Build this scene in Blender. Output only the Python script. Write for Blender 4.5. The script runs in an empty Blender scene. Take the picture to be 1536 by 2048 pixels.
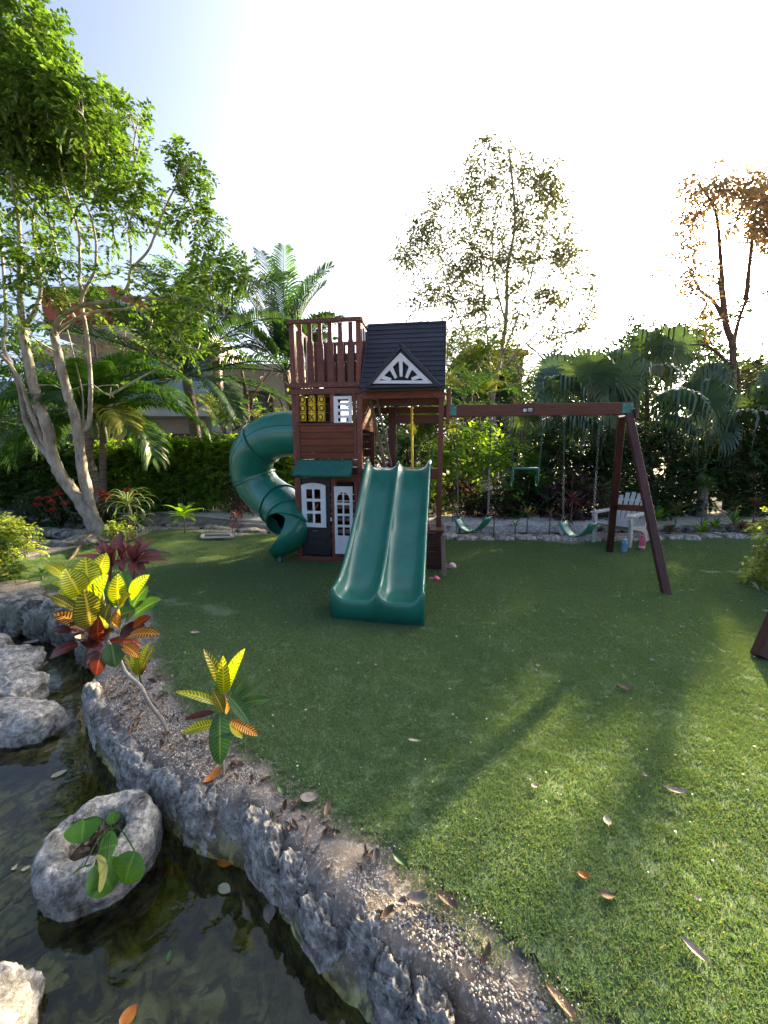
import bpy, bmesh, math, random
import numpy as np
from mathutils import Vector, Matrix, noise as mnoise

random.seed(7)
rng = np.random.default_rng(7)
R = math.radians
scene = bpy.context.scene
COL = scene.collection

# ------------------------------------------------------------------ camera, sky, sun, exposure
EYE = 1.63
TILT = R(9.15)
FPX = 769.0
cam_d = bpy.data.cameras.new('camera')
cam = bpy.data.objects.new('camera', cam_d)
COL.objects.link(cam)
cam.location = (0, 0, EYE)
cam.rotation_euler = (R(90) - TILT, 0, 0)
cam_d.sensor_fit = 'VERTICAL'
cam_d.sensor_height = 36.0
cam_d.lens = 36.0 * FPX / 2048.0
cam_d.clip_start = 0.02
cam_d.clip_end = 2000
scene.camera = cam

SUN_EL, SUN_AZ = R(20.8), R(41.0)          # azimuth from +Y towards +X
SUN = Vector((math.sin(SUN_AZ) * math.cos(SUN_EL), math.cos(SUN_AZ) * math.cos(SUN_EL), math.sin(SUN_EL)))
world = bpy.data.worlds.new('World')
scene.world = world
world.use_nodes = True
wt = world.node_tree
for n in list(wt.nodes):
    wt.nodes.remove(n)
wo = wt.nodes.new('ShaderNodeOutputWorld')
bg = wt.nodes.new('ShaderNodeBackground')
sky = wt.nodes.new('ShaderNodeTexSky')
sky.sky_type = 'NISHITA'
sky.sun_disc = False
sky.sun_elevation = SUN_EL
sky.sun_rotation = SUN_AZ
sky.air_density = 0.38
sky.dust_density = 6.0
sky.ozone_density = 3.4
bg.inputs['Strength'].default_value = 0.15
wt.links.new(sky.outputs[0], bg.inputs['Color'])
wt.links.new(bg.outputs[0], wo.inputs['Surface'])

sl = bpy.data.lights.new('sun', 'SUN')
sl.energy = 5.0
sl.angle = R(1.0)
sl.color = (1.0, 0.83, 0.58)
so = bpy.data.objects.new('sun', sl)
COL.objects.link(so)
so.rotation_euler = SUN.to_track_quat('Z', 'Y').to_euler()

scene.view_settings.view_transform = 'Standard'
scene.view_settings.look = 'None'
scene.view_settings.exposure = 2.42
scene.view_settings.gamma = 1.0
scene.view_settings.use_white_balance = True
scene.view_settings.white_balance_temperature = 7700
scene.view_settings.white_balance_tint = 2
scene.view_settings.use_curve_mapping = False
scene.render.engine = 'CYCLES'
scene.cycles.use_denoising = True
scene.cycles.max_bounces = 8
scene.cycles.transparent_max_bounces = 12
scene.cycles.caustics_reflective = False
scene.cycles.caustics_refractive = False

# ------------------------------------------------------------------ survey: directions read off the photograph
def ray(px, py):
    u = (px - 768) / FPX
    v = (1024 - py) / FPX
    return Vector((u, math.cos(TILT) + v * math.sin(TILT), -math.sin(TILT) + v * math.cos(TILT)))
def G(px, py, z=0.0):
    r = ray(px, py)
    t = (z - EYE) / r.z
    return Vector((r.x * t, r.y * t, z))
def P(px, py, Y):
    r = ray(px, py)
    t = Y / r.y
    return Vector((r.x * t, Y, EYE + r.z * t))

# ------------------------------------------------------------------ object helpers
def link(o, parent=None):
    COL.objects.link(o)
    if parent is not None:
        o.parent = parent
    return o
def tag(o, label=None, cat=None, group=None, kind=None):
    if label: o['label'] = label
    if cat: o['category'] = cat
    if group: o['group'] = group
    if kind: o['kind'] = kind
    return o
def thing(name, label, cat, loc=(0, 0, 0), rz=0.0, group=None):
    o = bpy.data.objects.new(name, None)
    o.empty_display_size = 0.1
    link(o)
    o.location = loc
    o.rotation_euler = (0, 0, rz)
    return tag(o, label, cat, group)
def mk(V, F, smooth=False, name='mesh', uv=None):
    me = bpy.data.meshes.new(name)
    if isinstance(V, np.ndarray) and isinstance(F, np.ndarray):
        nv, nf, k = len(V), len(F), F.shape[1]
        me.vertices.add(nv)
        me.vertices.foreach_set('co', np.ascontiguousarray(V, dtype=np.float32).ravel())
        me.loops.add(nf * k)
        me.loops.foreach_set('vertex_index', np.ascontiguousarray(F, dtype=np.int32).ravel())
        me.polygons.add(nf)
        me.polygons.foreach_set('loop_start', np.arange(0, nf * k, k, dtype=np.int32))
        me.polygons.foreach_set('loop_total', np.full(nf, k, dtype=np.int32))
        me.update(calc_edges=True)
    else:
        me.from_pydata([tuple(v) for v in V], [], [tuple(f) for f in F])
    if smooth:
        me.polygons.foreach_set('use_smooth', np.ones(len(me.polygons), dtype=bool))
    if uv is not None:
        L = me.uv_layers.new(name='UVMap')
        for lp in me.loops:
            L.data[lp.index].uv = uv[lp.vertex_index]
    me.update()
    return me
def obj(name, me, m=None, parent=None, M=None):
    o = bpy.data.objects.new(name, me)
    if m is not None and len(me.materials) == 0:
        me.materials.append(m)
    link(o, parent)
    if M is not None:
        o.matrix_local = M
    return o
RM = {}                                    # matrix of a part in its thing's space, for its sub-parts
def part(name, me, m, parent, M=Matrix.Identity(4)):
    loc = RM[parent.name].inverted() @ M if parent.name in RM else M
    o = obj(name, me, m, parent, loc)
    RM[o.name] = M.copy()
    return o
def inv_to(root, v):
    return root.matrix_basis.inverted() @ Vector(v)

# ------------------------------------------------------------------ geometry helpers
_box = {}
def box_mesh(L, W, T, bev=0.004):
    key = (round(L, 3), round(W, 3), round(T, 3), bev)
    if key in _box: return _box[key]
    bm = bmesh.new()
    bmesh.ops.create_cube(bm, size=1)
    bmesh.ops.scale(bm, vec=(L, W, T), verts=bm.verts)
    if bev > 0:
        bmesh.ops.bevel(bm, geom=bm.edges[:], offset=min(bev, min(L, W, T) * .3), segments=1, affect='EDGES')
    me = bpy.data.meshes.new('board')
    bm.to_mesh(me); bm.free()
    _box[key] = me
    return me
def frame_M(c, x, y):
    x = Vector(x).normalized()
    z = x.cross(Vector(y)).normalized()
    yy = z.cross(x)
    return Matrix(((x.x, yy.x, z.x, c[0]), (x.y, yy.y, z.y, c[1]), (x.z, yy.z, z.z, c[2]), (0, 0, 0, 1)))
_bymat = {}
def board(name, p0, p1, w, t, side, m, parent, bev=0.004):
    """a board from p0 to p1, w wide along side, t thick; grain runs along its length"""
    p0, p1 = Vector(p0), Vector(p1)
    L = (p1 - p0).length
    key = (round(L, 3), round(w, 3), round(t, 3), bev, m.name)
    if key not in _bymat:
        me = box_mesh(L, w, t, bev).copy()
        me.materials.append(m)
        _bymat[key] = me
    return part(name, _bymat[key], None, parent, frame_M((p0 + p1) / 2, p1 - p0, side))
def smooth_path(pts, rad, n=6):
    pts = [Vector(p) for p in pts]
    if len(pts) < 3:
        return pts, list(rad)
    out, ro = [], []
    for i in range(len(pts) - 1):
        p0 = pts[max(i - 1, 0)]; p1 = pts[i]; p2 = pts[i + 1]; p3 = pts[min(i + 2, len(pts) - 1)]
        for k in range(n):
            t = k / n
            out.append(0.5 * ((2 * p1) + (p2 - p0) * t + (2 * p0 - 5 * p1 + 4 * p2 - p3) * t * t + (3 * p1 - p0 - 3 * p2 + p3) * t ** 3))
            ro.append(rad[i] * (1 - t) + rad[i + 1] * t)
    out.append(pts[-1]); ro.append(rad[-1])
    return out, ro
def frames(pts):
    T = []
    for i in range(len(pts)):
        a = pts[max(i - 1, 0)]; b = pts[min(i + 1, len(pts) - 1)]
        T.append((b - a).normalized() if (b - a).length > 1e-9 else Vector((0, 0, 1)))
    u = T[0].orthogonal().normalized()
    fr = []
    for t in T:
        u = (u - t * u.dot(t))
        u = u.normalized() if u.length > 1e-6 else t.orthogonal().normalized()
        fr.append((t, u, t.cross(u)))
    return fr
def tube(pts, rad, sides=8, V=None, F=None, cap=True, wob=0.0):
    V = [] if V is None else V
    F = [] if F is None else F
    fr = frames(pts)
    b0 = len(V)
    for i, p in enumerate(pts):
        t, u, w = fr[i]
        for k in range(sides):
            a = 2 * math.pi * k / sides
            r = rad[i] * (1 + wob * mnoise.noise(p * 9 + Vector((k, 0, 0))))
            V.append(p + (u * math.cos(a) + w * math.sin(a)) * r)
    for i in range(len(pts) - 1):
        for k in range(sides):
            k2 = (k + 1) % sides
            F.append((b0 + i * sides + k, b0 + i * sides + k2, b0 + (i + 1) * sides + k2, b0 + (i + 1) * sides + k))
    if cap:
        F.append(tuple(b0 + k for k in reversed(range(sides))))
        e = b0 + (len(pts) - 1) * sides
        F.append(tuple(e + k for k in range(sides)))
    return V, F
def lathe(prof, n=20):
    V, F = [], []
    for r, z in prof:
        for k in range(n):
            a = 2 * math.pi * k / n
            V.append((r * math.cos(a), r * math.sin(a), z))
    for i in range(len(prof) - 1):
        for k in range(n):
            k2 = (k + 1) % n
            F.append((i * n + k, i * n + k2, (i + 1) * n + k2, (i + 1) * n + k))
    F.append(tuple(reversed(range(n))))
    F.append(tuple((len(prof) - 1) * n + k for k in range(n)))
    return V, F
def prism(poly, y0, y1):
    """poly: list of (x, z), extruded from y0 to y1"""
    n = len(poly)
    V = [(x, y0, z) for x, z in poly] + [(x, y1, z) for x, z in poly]
    F = [tuple(range(n)), tuple(reversed(range(n, 2 * n)))]
    for i in range(n):
        j = (i + 1) % n
        F.append((i, i + n, j + n, j))
    return V, F
def plate_with_holes(outer, holes, y0, y1):
    """a flat plate in the x-z plane with window openings, given thickness"""
    bm = bmesh.new()
    edges = []
    for loop in [outer] + holes:
        vs = [bm.verts.new((x, y0, z)) for x, z in loop]
        for i in range(len(vs)):
            edges.append(bm.edges.new((vs[i], vs[(i + 1) % len(vs)])))
    bmesh.ops.triangle_fill(bm, use_beauty=True, use_dissolve=False, edges=edges)
    # drop faces whose centre lies in a hole
    def inside(p, poly):
        c = False
        for i in range(len(poly)):
            x1, z1 = poly[i]; x2, z2 = poly[i - 1]
            if (z1 > p[1]) != (z2 > p[1]) and p[0] < (x2 - x1) * (p[1] - z1) / (z2 - z1) + x1: c = not c
        return c
    kill = [f for f in bm.faces if any(inside((f.calc_center_median().x, f.calc_center_median().z), h) for h in holes)]
    bmesh.ops.delete(bm, geom=kill, context='FACES')
    geo = bmesh.ops.extrude_face_region(bm, geom=bm.faces[:])
    bmesh.ops.translate(bm, vec=(0, y1 - y0, 0), verts=[g for g in geo['geom'] if isinstance(g, bmesh.types.BMVert)])
    bmesh.ops.recalc_face_normals(bm, faces=bm.faces[:])
    me = bpy.data.meshes.new('plate')
    bm.to_mesh(me); bm.free()
    return me
def poly_inside(X, Y, poly):
    ins = np.zeros(X.shape, bool)
    n = len(poly)
    for i in range(n):
        x1, y1 = poly[i][0], poly[i][1]; x2, y2 = poly[i - 1][0], poly[i - 1][1]
        if y1 == y2: continue
        c = ((y1 > Y) != (y2 > Y)) & (X < (x2 - x1) * (Y - y1) / (y2 - y1) + x1)
        ins ^= c
    return ins
def poly_dist(X, Y, poly, closed=True):
    d = np.full(X.shape, 1e9)
    n = len(poly)
    for i in range(n if closed else n - 1):
        ax, ay = poly[i][0], poly[i][1]; bx, by = poly[(i + 1) % n][0], poly[(i + 1) % n][1]
        vx, vy = bx - ax, by - ay
        l2 = vx * vx + vy * vy + 1e-12
        t = np.clip(((X - ax) * vx + (Y - ay) * vy) / l2, 0, 1)
        d = np.minimum(d, np.hypot(X - ax - t * vx, Y - ay - t * vy))
    return d

# ------------------------------------------------------------------ materials
MATS = {}
def nodes(name):
    m = bpy.data.materials.new(name)
    m.use_nodes = True
    nt = m.node_tree
    for n in list(nt.nodes): nt.nodes.remove(n)
    out = nt.nodes.new('ShaderNodeOutputMaterial')
    MATS[name] = m
    return m, nt, out
def N(nt, t, **kw):
    n = nt.nodes.new(t)
    for k, v in kw.items():
        if k in n.inputs: n.inputs[k].default_value = v
        else: setattr(n, k, v)
    return n
def ramp(nt, fac, stops):
    r = nt.nodes.new('ShaderNodeValToRGB')
    els = r.color_ramp.elements
    while len(els) < len(stops): els.new(0.5)
    for e, (p, c) in zip(els, stops):
        e.position = p
        e.color = (*c, 1) if len(c) == 3 else c
    nt.links.new(fac, r.inputs[0])
    return r.outputs[0]
def mixc(nt, fac, a, b, mode='MIX'):
    n = nt.nodes.new('ShaderNodeMix')
    n.data_type = 'RGBA'; n.blend_type = mode
    for sock, v in ((n.inputs[0], fac), (n.inputs[6], a), (n.inputs[7], b)):
        if isinstance(v, (int, float)): sock.default_value = v
        elif isinstance(v, (tuple, list)): sock.default_value = (*v, 1)
        else: nt.links.new(v, sock)
    return n.outputs[2]
def coords(nt, kind='Object', scale=(1, 1, 1)):
    tc = nt.nodes.new('ShaderNodeTexCoord')
    mp = nt.nodes.new('ShaderNodeMapping')
    mp.inputs['Scale'].default_value = scale
    nt.links.new(tc.outputs[kind], mp.inputs[0])
    return mp.outputs[0]
def noise_tex(nt, vec, scale, detail=4, rough=.55, dist=0):
    n = N(nt, 'ShaderNodeTexNoise', Scale=scale, Detail=detail, Roughness=rough, Distortion=dist)
    nt.links.new(vec, n.inputs['Vector'])
    return n.outputs['Fac']
def bumpn(nt, h, strength, dist=0.01):
    b = N(nt, 'ShaderNodeBump', Strength=strength, Distance=dist)
    nt.links.new(h, b.inputs['Height'])
    return b.outputs[0]
def simple(name, c1, c2=None, scale=6, rough=.6, bump=0, stretch=(1, 1, 1), metallic=0, spec=.5, bdist=.004, coat=0, contrast=(.35, .65), rvar=0.0):
    if name in MATS: return MATS[name]
    m, nt, out = nodes(name)
    p = N(nt, 'ShaderNodeBsdfPrincipled')
    p.inputs['Roughness'].default_value = rough
    p.inputs['Metallic'].default_value = metallic
    p.inputs['Specular IOR Level'].default_value = spec
    p.inputs['Coat Weight'].default_value = coat
    vec = coords(nt, 'Object', stretch)
    f = noise_tex(nt, vec, scale)
    c2 = c2 or tuple(x * .8 for x in c1)
    col = ramp(nt, f, [(contrast[0], c2), (contrast[1], c1)])
    if rvar:
        oi = N(nt, 'ShaderNodeObjectInfo')
        hs = N(nt, 'ShaderNodeHueSaturation')
        mr = N(nt, 'ShaderNodeMapRange')
        mr.inputs['To Min'].default_value = 1 - rvar; mr.inputs['To Max'].default_value = 1 + rvar
        nt.links.new(oi.outputs['Random'], mr.inputs['Value'])
        nt.links.new(mr.outputs[0], hs.inputs['Value'])
        nt.links.new(col, hs.inputs['Color'])
        col = hs.outputs[0]
    nt.links.new(col, p.inputs['Base Color'])
    if rough > .1:
        rr = N(nt, 'ShaderNodeMapRange')
        rr.inputs['To Min'].default_value = rough - .08; rr.inputs['To Max'].default_value = min(1, rough + .08)
        nt.links.new(f, rr.inputs['Value']); nt.links.new(rr.outputs[0], p.inputs['Roughness'])
    if bump:
        f2 = noise_tex(nt, vec, scale * 3, 6)
        nt.links.new(bumpn(nt, f2, bump, bdist), p.inputs['Normal'])
    nt.links.new(p.outputs[0], out.inputs[0])
    return m
def leafmat(name, cols, transl=.45, rough=.45, tcol=None, spec=.35, tmul=1.6):
    """foliage: colour differs from leaf to leaf, light shines through"""
    if name in MATS: return MATS[name]
    m, nt, out = nodes(name)
    g = N(nt, 'ShaderNodeNewGeometry')
    if len(cols) == 1: cols = [tuple(x * .75 for x in cols[0]), tuple(x * 1.2 for x in cols[0])]
    k = len(cols)
    col = ramp(nt, g.outputs['Random Per Island'], [(i / max(k - 1, 1), c) for i, c in enumerate(cols)])
    p = N(nt, 'ShaderNodeBsdfPrincipled', Roughness=rough)
    p.inputs['Specular IOR Level'].default_value = spec
    tr = N(nt, 'ShaderNodeBsdfTranslucent')
    t = tcol or (1.15 * tmul, 1.1 * tmul, .45 * tmul)
    tc = mixc(nt, 1.0, col, t, 'MULTIPLY')
    nt.links.new(col, p.inputs['Base Color'])
    nt.links.new(tc, tr.inputs['Color'])
    mx = N(nt, 'ShaderNodeMixShader', Fac=transl)
    nt.links.new(p.outputs[0], mx.inputs[1]); nt.links.new(tr.outputs[0], mx.inputs[2])
    nt.links.new(mx.outputs[0], out.inputs[0])
    return m
def veinmat(name, blade, blade2, vein, transl=.5, tmul=1.5, freq=10, vw=.18, edge=None):
    """a broad leaf with a pale midrib and side veins, drawn on the leaf's own length and width"""
    m, nt, out = nodes(name)
    uv = N(nt, 'ShaderNodeUVMap')
    sp = N(nt, 'ShaderNodeSeparateXYZ')
    nt.links.new(uv.outputs[0], sp.inputs[0])
    def mt(op, a, b=None):
        n = N(nt, 'ShaderNodeMath', operation=op)
        for i, v in enumerate([a, b]):
            if v is None: continue
            if isinstance(v, (int, float)): n.inputs[i].default_value = v
            else: nt.links.new(v, n.inputs[i])
        return n.outputs[0]
    s = sp.outputs[0]
    t = mt('ABSOLUTE', mt('SUBTRACT', mt('MULTIPLY', sp.outputs[1], 2.0), 1.0))
    nz = noise_tex(nt, coords(nt, 'Object'), 30, 3)
    q = mt('FRACT', mt('ADD', mt('MULTIPLY', mt('SUBTRACT', s, mt('MULTIPLY', t, .09)), freq), mt('MULTIPLY', nz, .8)))
    v = mt('LESS_THAN', mt('ABSOLUTE', mt('SUBTRACT', q, .5)), vw)
    inner = mt('LESS_THAN', t, .88)
    mid = mt('LESS_THAN', t, .09)
    vf = mt('MAXIMUM', mt('MULTIPLY', v, inner), mid)
    base = mixc(nt, ramp(nt, nz, [(.35, (0, 0, 0)), (.65, (1, 1, 1))]), blade, blade2)
    if edge: base = mixc(nt, mt('GREATER_THAN', t, .8), base, edge)
    col = mixc(nt, vf, base, vein)
    p = N(nt, 'ShaderNodeBsdfPrincipled', Roughness=.32)
    nt.links.new(col, p.inputs['Base Color'])
    tr = N(nt, 'ShaderNodeBsdfTranslucent')
    nt.links.new(mixc(nt, 1.0, col, (tmul, tmul, tmul * .8), 'MULTIPLY'), tr.inputs['Color'])
    mx = N(nt, 'ShaderNodeMixShader', Fac=transl)
    nt.links.new(p.outputs[0], mx.inputs[1]); nt.links.new(tr.outputs[0], mx.inputs[2])
    nt.links.new(bumpn(nt, vf, .35, .003), p.inputs['Normal'])
    nt.links.new(mx.outputs[0], out.inputs[0])
    return m

def wood_mat(name, a, b, c, rough=.5):
    m, nt, out = nodes(name)
    oi = N(nt, 'ShaderNodeObjectInfo')
    tc = nt.nodes.new('ShaderNodeTexCoord')
    add = N(nt, 'ShaderNodeVectorMath', operation='ADD')
    mul = N(nt, 'ShaderNodeVectorMath', operation='SCALE')
    cmb = N(nt, 'ShaderNodeCombineXYZ')
    for i in range(3): nt.links.new(oi.outputs['Random'], cmb.inputs[i])
    nt.links.new(cmb.outputs[0], mul.inputs[0]); mul.inputs['Scale'].default_value = 37
    nt.links.new(tc.outputs['Object'], add.inputs[0]); nt.links.new(mul.outputs[0], add.inputs[1])
    mp = N(nt, 'ShaderNodeMapping'); mp.inputs['Scale'].default_value = (1.2, 16, 16)
    nt.links.new(add.outputs[0], mp.inputs[0])
    f = noise_tex(nt, mp.outputs[0], 3.0, 6, .6, .6)
    mp2 = N(nt, 'ShaderNodeMapping'); mp2.inputs['Scale'].default_value = (1, 2, 2)
    nt.links.new(add.outputs[0], mp2.inputs[0])
    f2 = noise_tex(nt, mp2.outputs[0], 3.5, 3)
    col = ramp(nt, f, [(.3, a), (.5, b), (.72, c)])
    hs = N(nt, 'ShaderNodeHueSaturation')
    mr = N(nt, 'ShaderNodeMapRange'); mr.inputs['To Min'].default_value = .78; mr.inputs['To Max'].default_value = 1.22
    nt.links.new(oi.outputs['Random'], mr.inputs['Value']); nt.links.new(mr.outputs[0], hs.inputs['Value'])
    col2 = mixc(nt, ramp(nt, f2, [(.35, (0, 0, 0)), (.8, (.5, .5, .5))]), col, tuple(x * 1.5 + .012 for x in b))
    nt.links.new(col2, hs.inputs['Color'])
    p = N(nt, 'ShaderNodeBsdfPrincipled', Roughness=rough)
    p.inputs['Specular IOR Level'].default_value = .35
    nt.links.new(hs.outputs[0], p.inputs['Base Color'])
    nt.links.new(bumpn(nt, f, .35, .003), p.inputs['Normal'])
    nt.links.new(p.outputs[0], out.inputs[0])
    return m
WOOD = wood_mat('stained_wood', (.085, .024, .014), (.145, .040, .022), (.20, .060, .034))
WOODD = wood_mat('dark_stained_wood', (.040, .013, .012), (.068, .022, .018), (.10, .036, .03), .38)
WOODG = wood_mat('weathered_wood', (.09, .06, .045), (.15, .105, .08), (.2, .15, .12), .7)
ROOFM = wood_mat('navy_painted_wood', (.016, .017, .026), (.024, .025, .038), (.036, .037, .052), .55)
BLACKW = wood_mat('black_painted_wood', (.009, .009, .012), (.013, .013, .017), (.02, .02, .026), .5)
WHITE = simple('white_plastic', (.72, .74, .76), (.62, .64, .67), 8, .4, .05)
GREEN = simple('green_plastic', (.012, .180, .125), (.008, .135, .094), 4, .32, .2, bdist=.002, coat=.35)
GREEND = simple('dark_green_plastic', (.006, .085, .055), (.004, .068, .045), 4, .36, .1, bdist=.002)
CANVAS = simple('green_canvas', (.010, .13, .10), (.008, .10, .078), 14, .8, .3)
YELLOW = simple('yellow_plastic', (.85, .60, .03), (.78, .52, .02), 8, .35)
INK = simple('black_ink', (.008, .008, .008), None, 8, .5)
STEEL = simple('galvanised_steel', (.30, .30, .30), (.2, .2, .2), 30, .4, .2, metallic=.9)
CHAIRM = simple('white_resin', (.52, .50, .47), (.44, .42, .40), 7, .5, .1)

def rockmat(name, light, mid, dark, moss=None):
    m, nt, out = nodes(name)
    v = coords(nt, 'Object')
    f1 = noise_tex(nt, v, 6, 8, .66, .5)
    f2 = noise_tex(nt, v, 26, 8, .7, .2)
    col = ramp(nt, f1, [(.33, dark), (.43, mid), (.54, light)])
    col = mixc(nt, ramp(nt, f2, [(.4, (.62, .62, .62)), (.6, (0, 0, 0))]), col, dark)
    col = mixc(nt, ramp(nt, f2, [(.60, (0, 0, 0)), (.70, (.8, .8, .8))]), col, tuple(min(1, x * 1.35) for x in light))
    if moss:
        f3 = noise_tex(nt, v, 3.3, 5)
        col = mixc(nt, ramp(nt, f3, [(.52, (0, 0, 0)), (.66, (.75, .75, .75))]), col, moss)
    p = N(nt, 'ShaderNodeBsdfPrincipled', Roughness=.85)
    p.inputs['Specular IOR Level'].default_value = .3
    nt.links.new(col, p.inputs['Base Color'])
    add = N(nt, 'ShaderNodeMath', operation='ADD')
    nt.links.new(f1, add.inputs[0]); nt.links.new(f2, add.inputs[1])
    nt.links.new(bumpn(nt, add.outputs[0], .9, .03), p.inputs['Normal'])
    nt.links.new(p.outputs[0], out.inputs[0])
    return m
ROCK = rockmat('limestone', (.68, .63, .57), (.38, .345, .31), (.04, .037, .034))
ROCKG = rockmat('mossy_limestone', (.46, .43, .38), (.20, .19, .165), (.018, .018, .014), (.06, .07, .018))
SLAB = rockmat('pale_limestone', (.80, .76, .72), (.66, .62, .58), (.22, .20, .19))
BARK = simple('grey_bark', (.40, .36, .30), (.20, .165, .13), 9, .85, .8, bdist=.012, stretch=(1, 1, .5))
BARKP = simple('palm_bark', (.27, .22, .18), (.12, .095, .075), 5, .9, .7, stretch=(1, 1, 6), bdist=.02)
BARKR = simple('brown_bark', (.17, .11, .08), (.08, .05, .035), 9, .9, .7, bdist=.01)
TWIG = simple('twig_bark', (.20, .16, .12), (.10, .08, .06), 20, .9)
LF_A = leafmat('tree_leaf', [(.05, .115, .030), (.075, .155, .036), (.12, .20, .045), (.040, .090, .028)], .42, tmul=1.4)
LF_B = leafmat('olive_tree_leaf', [(.075, .095, .050), (.10, .12, .055), (.15, .15, .065), (.065, .085, .05)], .25, tmul=1.2)
LF_C = leafmat('russet_tree_leaf', [(.26, .16, .13), (.32, .20, .15), (.20, .13, .11), (.22, .18, .12)], .35, tmul=1.3)
LF_D = leafmat('dark_forest_leaf', [(.032, .070, .028), (.045, .095, .034), (.024, .055, .024), (.06, .115, .035)], .3)
LF_H = leafmat('hedge_leaf', [(.11, .21, .04), (.17, .29, .05), (.085, .18, .04), (.26, .36, .07)], .55, tmul=1.9)
LF_Y = leafmat('variegated_leaf', [(.30, .36, .08), (.12, .20, .03), (.42, .46, .14), (.09, .16, .03)], .45)
LF_PU = leafmat('purple_shrub_leaf', [(.07, .035, .04), (.11, .05, .05), (.05, .05, .03), (.15, .09, .08)], .35, tcol=(1.5, 1.0, .8))
PALM = leafmat('palm_leaflet', [(.03, .09, .022), (.045, .12, .025), (.07, .16, .03), (.025, .07, .02)], .42)
PALMY = leafmat('golden_palm_leaflet', [(.14, .18, .04), (.22, .23, .05), (.10, .16, .035), (.28, .25, .06)], .4, tmul=1.3)
PALMD = leafmat('dark_palm_leaflet', [(.022, .058, .022), (.032, .075, .028), (.018, .045, .02), (.045, .09, .03)], .3, rough=.35)
FANL = leafmat('fan_palm_blade', [(.065, .125, .08), (.085, .15, .095), (.05, .10, .065), (.12, .18, .12)], .14, rough=.3, spec=.5)
STRAPG = leafmat('green_strap_leaf', [(.05, .12, .03)], .4)
STRAPY = leafmat('lime_strap_leaf', [(.16, .30, .03)], .45)
STRAPS = leafmat('striped_strap_leaf', [(.20, .25, .13)], .4)
STRAPR = leafmat('maroon_strap_leaf', [(.26, .10, .085)], .35, tcol=(1.7, .9, .8), rough=.35)
STRAPP = leafmat('purple_strap_leaf', [(.13, .055, .06)], .3, tcol=(1.9, .9, 1.0))
STRAPB = leafmat('bronze_strap_leaf', [(.17, .12, .05)], .4)
CR_Y = veinmat('yellow_veined_leaf', (.13, .23, .010), (.20, .30, .012), (.75, .62, .03), .42, 1.1, 13, .16)
CR_O = veinmat('olive_veined_leaf', (.07, .10, .010), (.10, .14, .012), (.62, .42, .08), .45, 1.5, 14, .10)
CR_G = veinmat('green_veined_leaf', (.02, .075, .016), (.03, .10, .02), (.12, .22, .05), .35, 1.5, 13, .05)
CR_R = veinmat('red_veined_leaf', (.055, .010, .010), (.09, .018, .012), (.42, .07, .03), .45, 1.8, 14, .10)
CR_OR = veinmat('orange_veined_leaf', (.10, .045, .012), (.18, .06, .012), (.80, .36, .07), .5, 1.7, 13, .22)
CR_M = veinmat('maroon_veined_leaf', (.035, .006, .008), (.055, .010, .012), (.11, .02, .02), .4, 1.6, 14, .06)
PHIL = veinmat('heart_leaf', (.05, .16, .015), (.07, .20, .018), (.12, .26, .03), .45, 1.4, 8, .03)
PHILY = veinmat('pale_heart_leaf', (.42, .40, .12), (.50, .46, .20), (.30, .33, .10), .45, 1.2, 8, .04)
DRY = simple('dry_leaf', (.30, .19, .12), (.16, .095, .06), 25, .75, .4, rvar=.35)
DRYG = simple('grey_dry_leaf', (.34, .28, .23), (.20, .155, .13), 25, .8, .4, rvar=.3)
DRYO = simple('orange_fallen_leaf', (.55, .19, .02), (.40, .11, .015), 20, .5, .3)
DRYY = simple('pale_fallen_leaf', (.50, .46, .30), (.38, .36, .22), 20, .6, .3)
GRLF = simple('green_fallen_leaf', (.05, .11, .03), (.035, .08, .02), 20, .5, .3)
PINK = simple('pink_foam', (.72, .12, .20), (.62, .09, .16), 12, .5)
PINKL = simple('pale_pink_foam', (.75, .38, .40), (.66, .32, .34), 12, .55)
REDP = simple('red_plastic', (.45, .02, .03), None, 8, .4)

print('materials ready')

# ================================================================== GROUND, POND, LAWN
WZ = -0.27                                  # water level
def g2(lst, z=0.0):
    return [tuple(G(x, y, z))[:2] for x, y in lst]
POND = g2([(1010, 2048), (900, 1975), (800, 1900), (700, 1830), (640, 1770), (580, 1690), (500, 1610), (420, 1590), (340, 1540),
           (255, 1475), (205, 1420), (190, 1370), (205, 1310), (190, 1250), (120, 1215), (60, 1203), (0, 1192), (-250, 1180)])
POND = [(1.0, -.2), (.6, .55)] + POND + [(-9, 3.0), (-9, -3), (1.2, -3)]
STREAM = g2([(-420, 1112), (0, 1098), (70, 1090), (140, 1078), (175, 1052), (250, 1053), (330, 1050), (420, 1054), (520, 1060), (700, 1062), (1000, 1068),
             (1250, 1067), (1536, 1065), (1900, 1060), (1900, 1046), (1536, 1052), (1250, 1056), (1000, 1058), (700, 1050), (520, 1050), (430, 1040),
             (330, 1036), (250, 1034), (120, 1036), (0, 1036), (-420, 1040)])
LAWN = g2([(1290, 2150), (1150, 2048), (1040, 1960), (960, 1868), (850, 1790), (745, 1705), (640, 1630), (520, 1540), (460, 1500), (400, 1440), (340, 1380),
           (310, 1310), (318, 1260), (290, 1225), (210, 1205), (130, 1190), (60, 1172), (0, 1160), (-200, 1150), (-200, 1125), (0, 1120),
           (70, 1118), (130, 1100), (190, 1088), (250, 1085), (300, 1066), (380, 1058), (470, 1068), (600, 1068), (800, 1078), (1000, 1082),
           (1150, 1084), (1400, 1080), (1536, 1070)]) + [(9.5, 7.2), (9.5, -.3), (1.3, -.3)]
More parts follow.
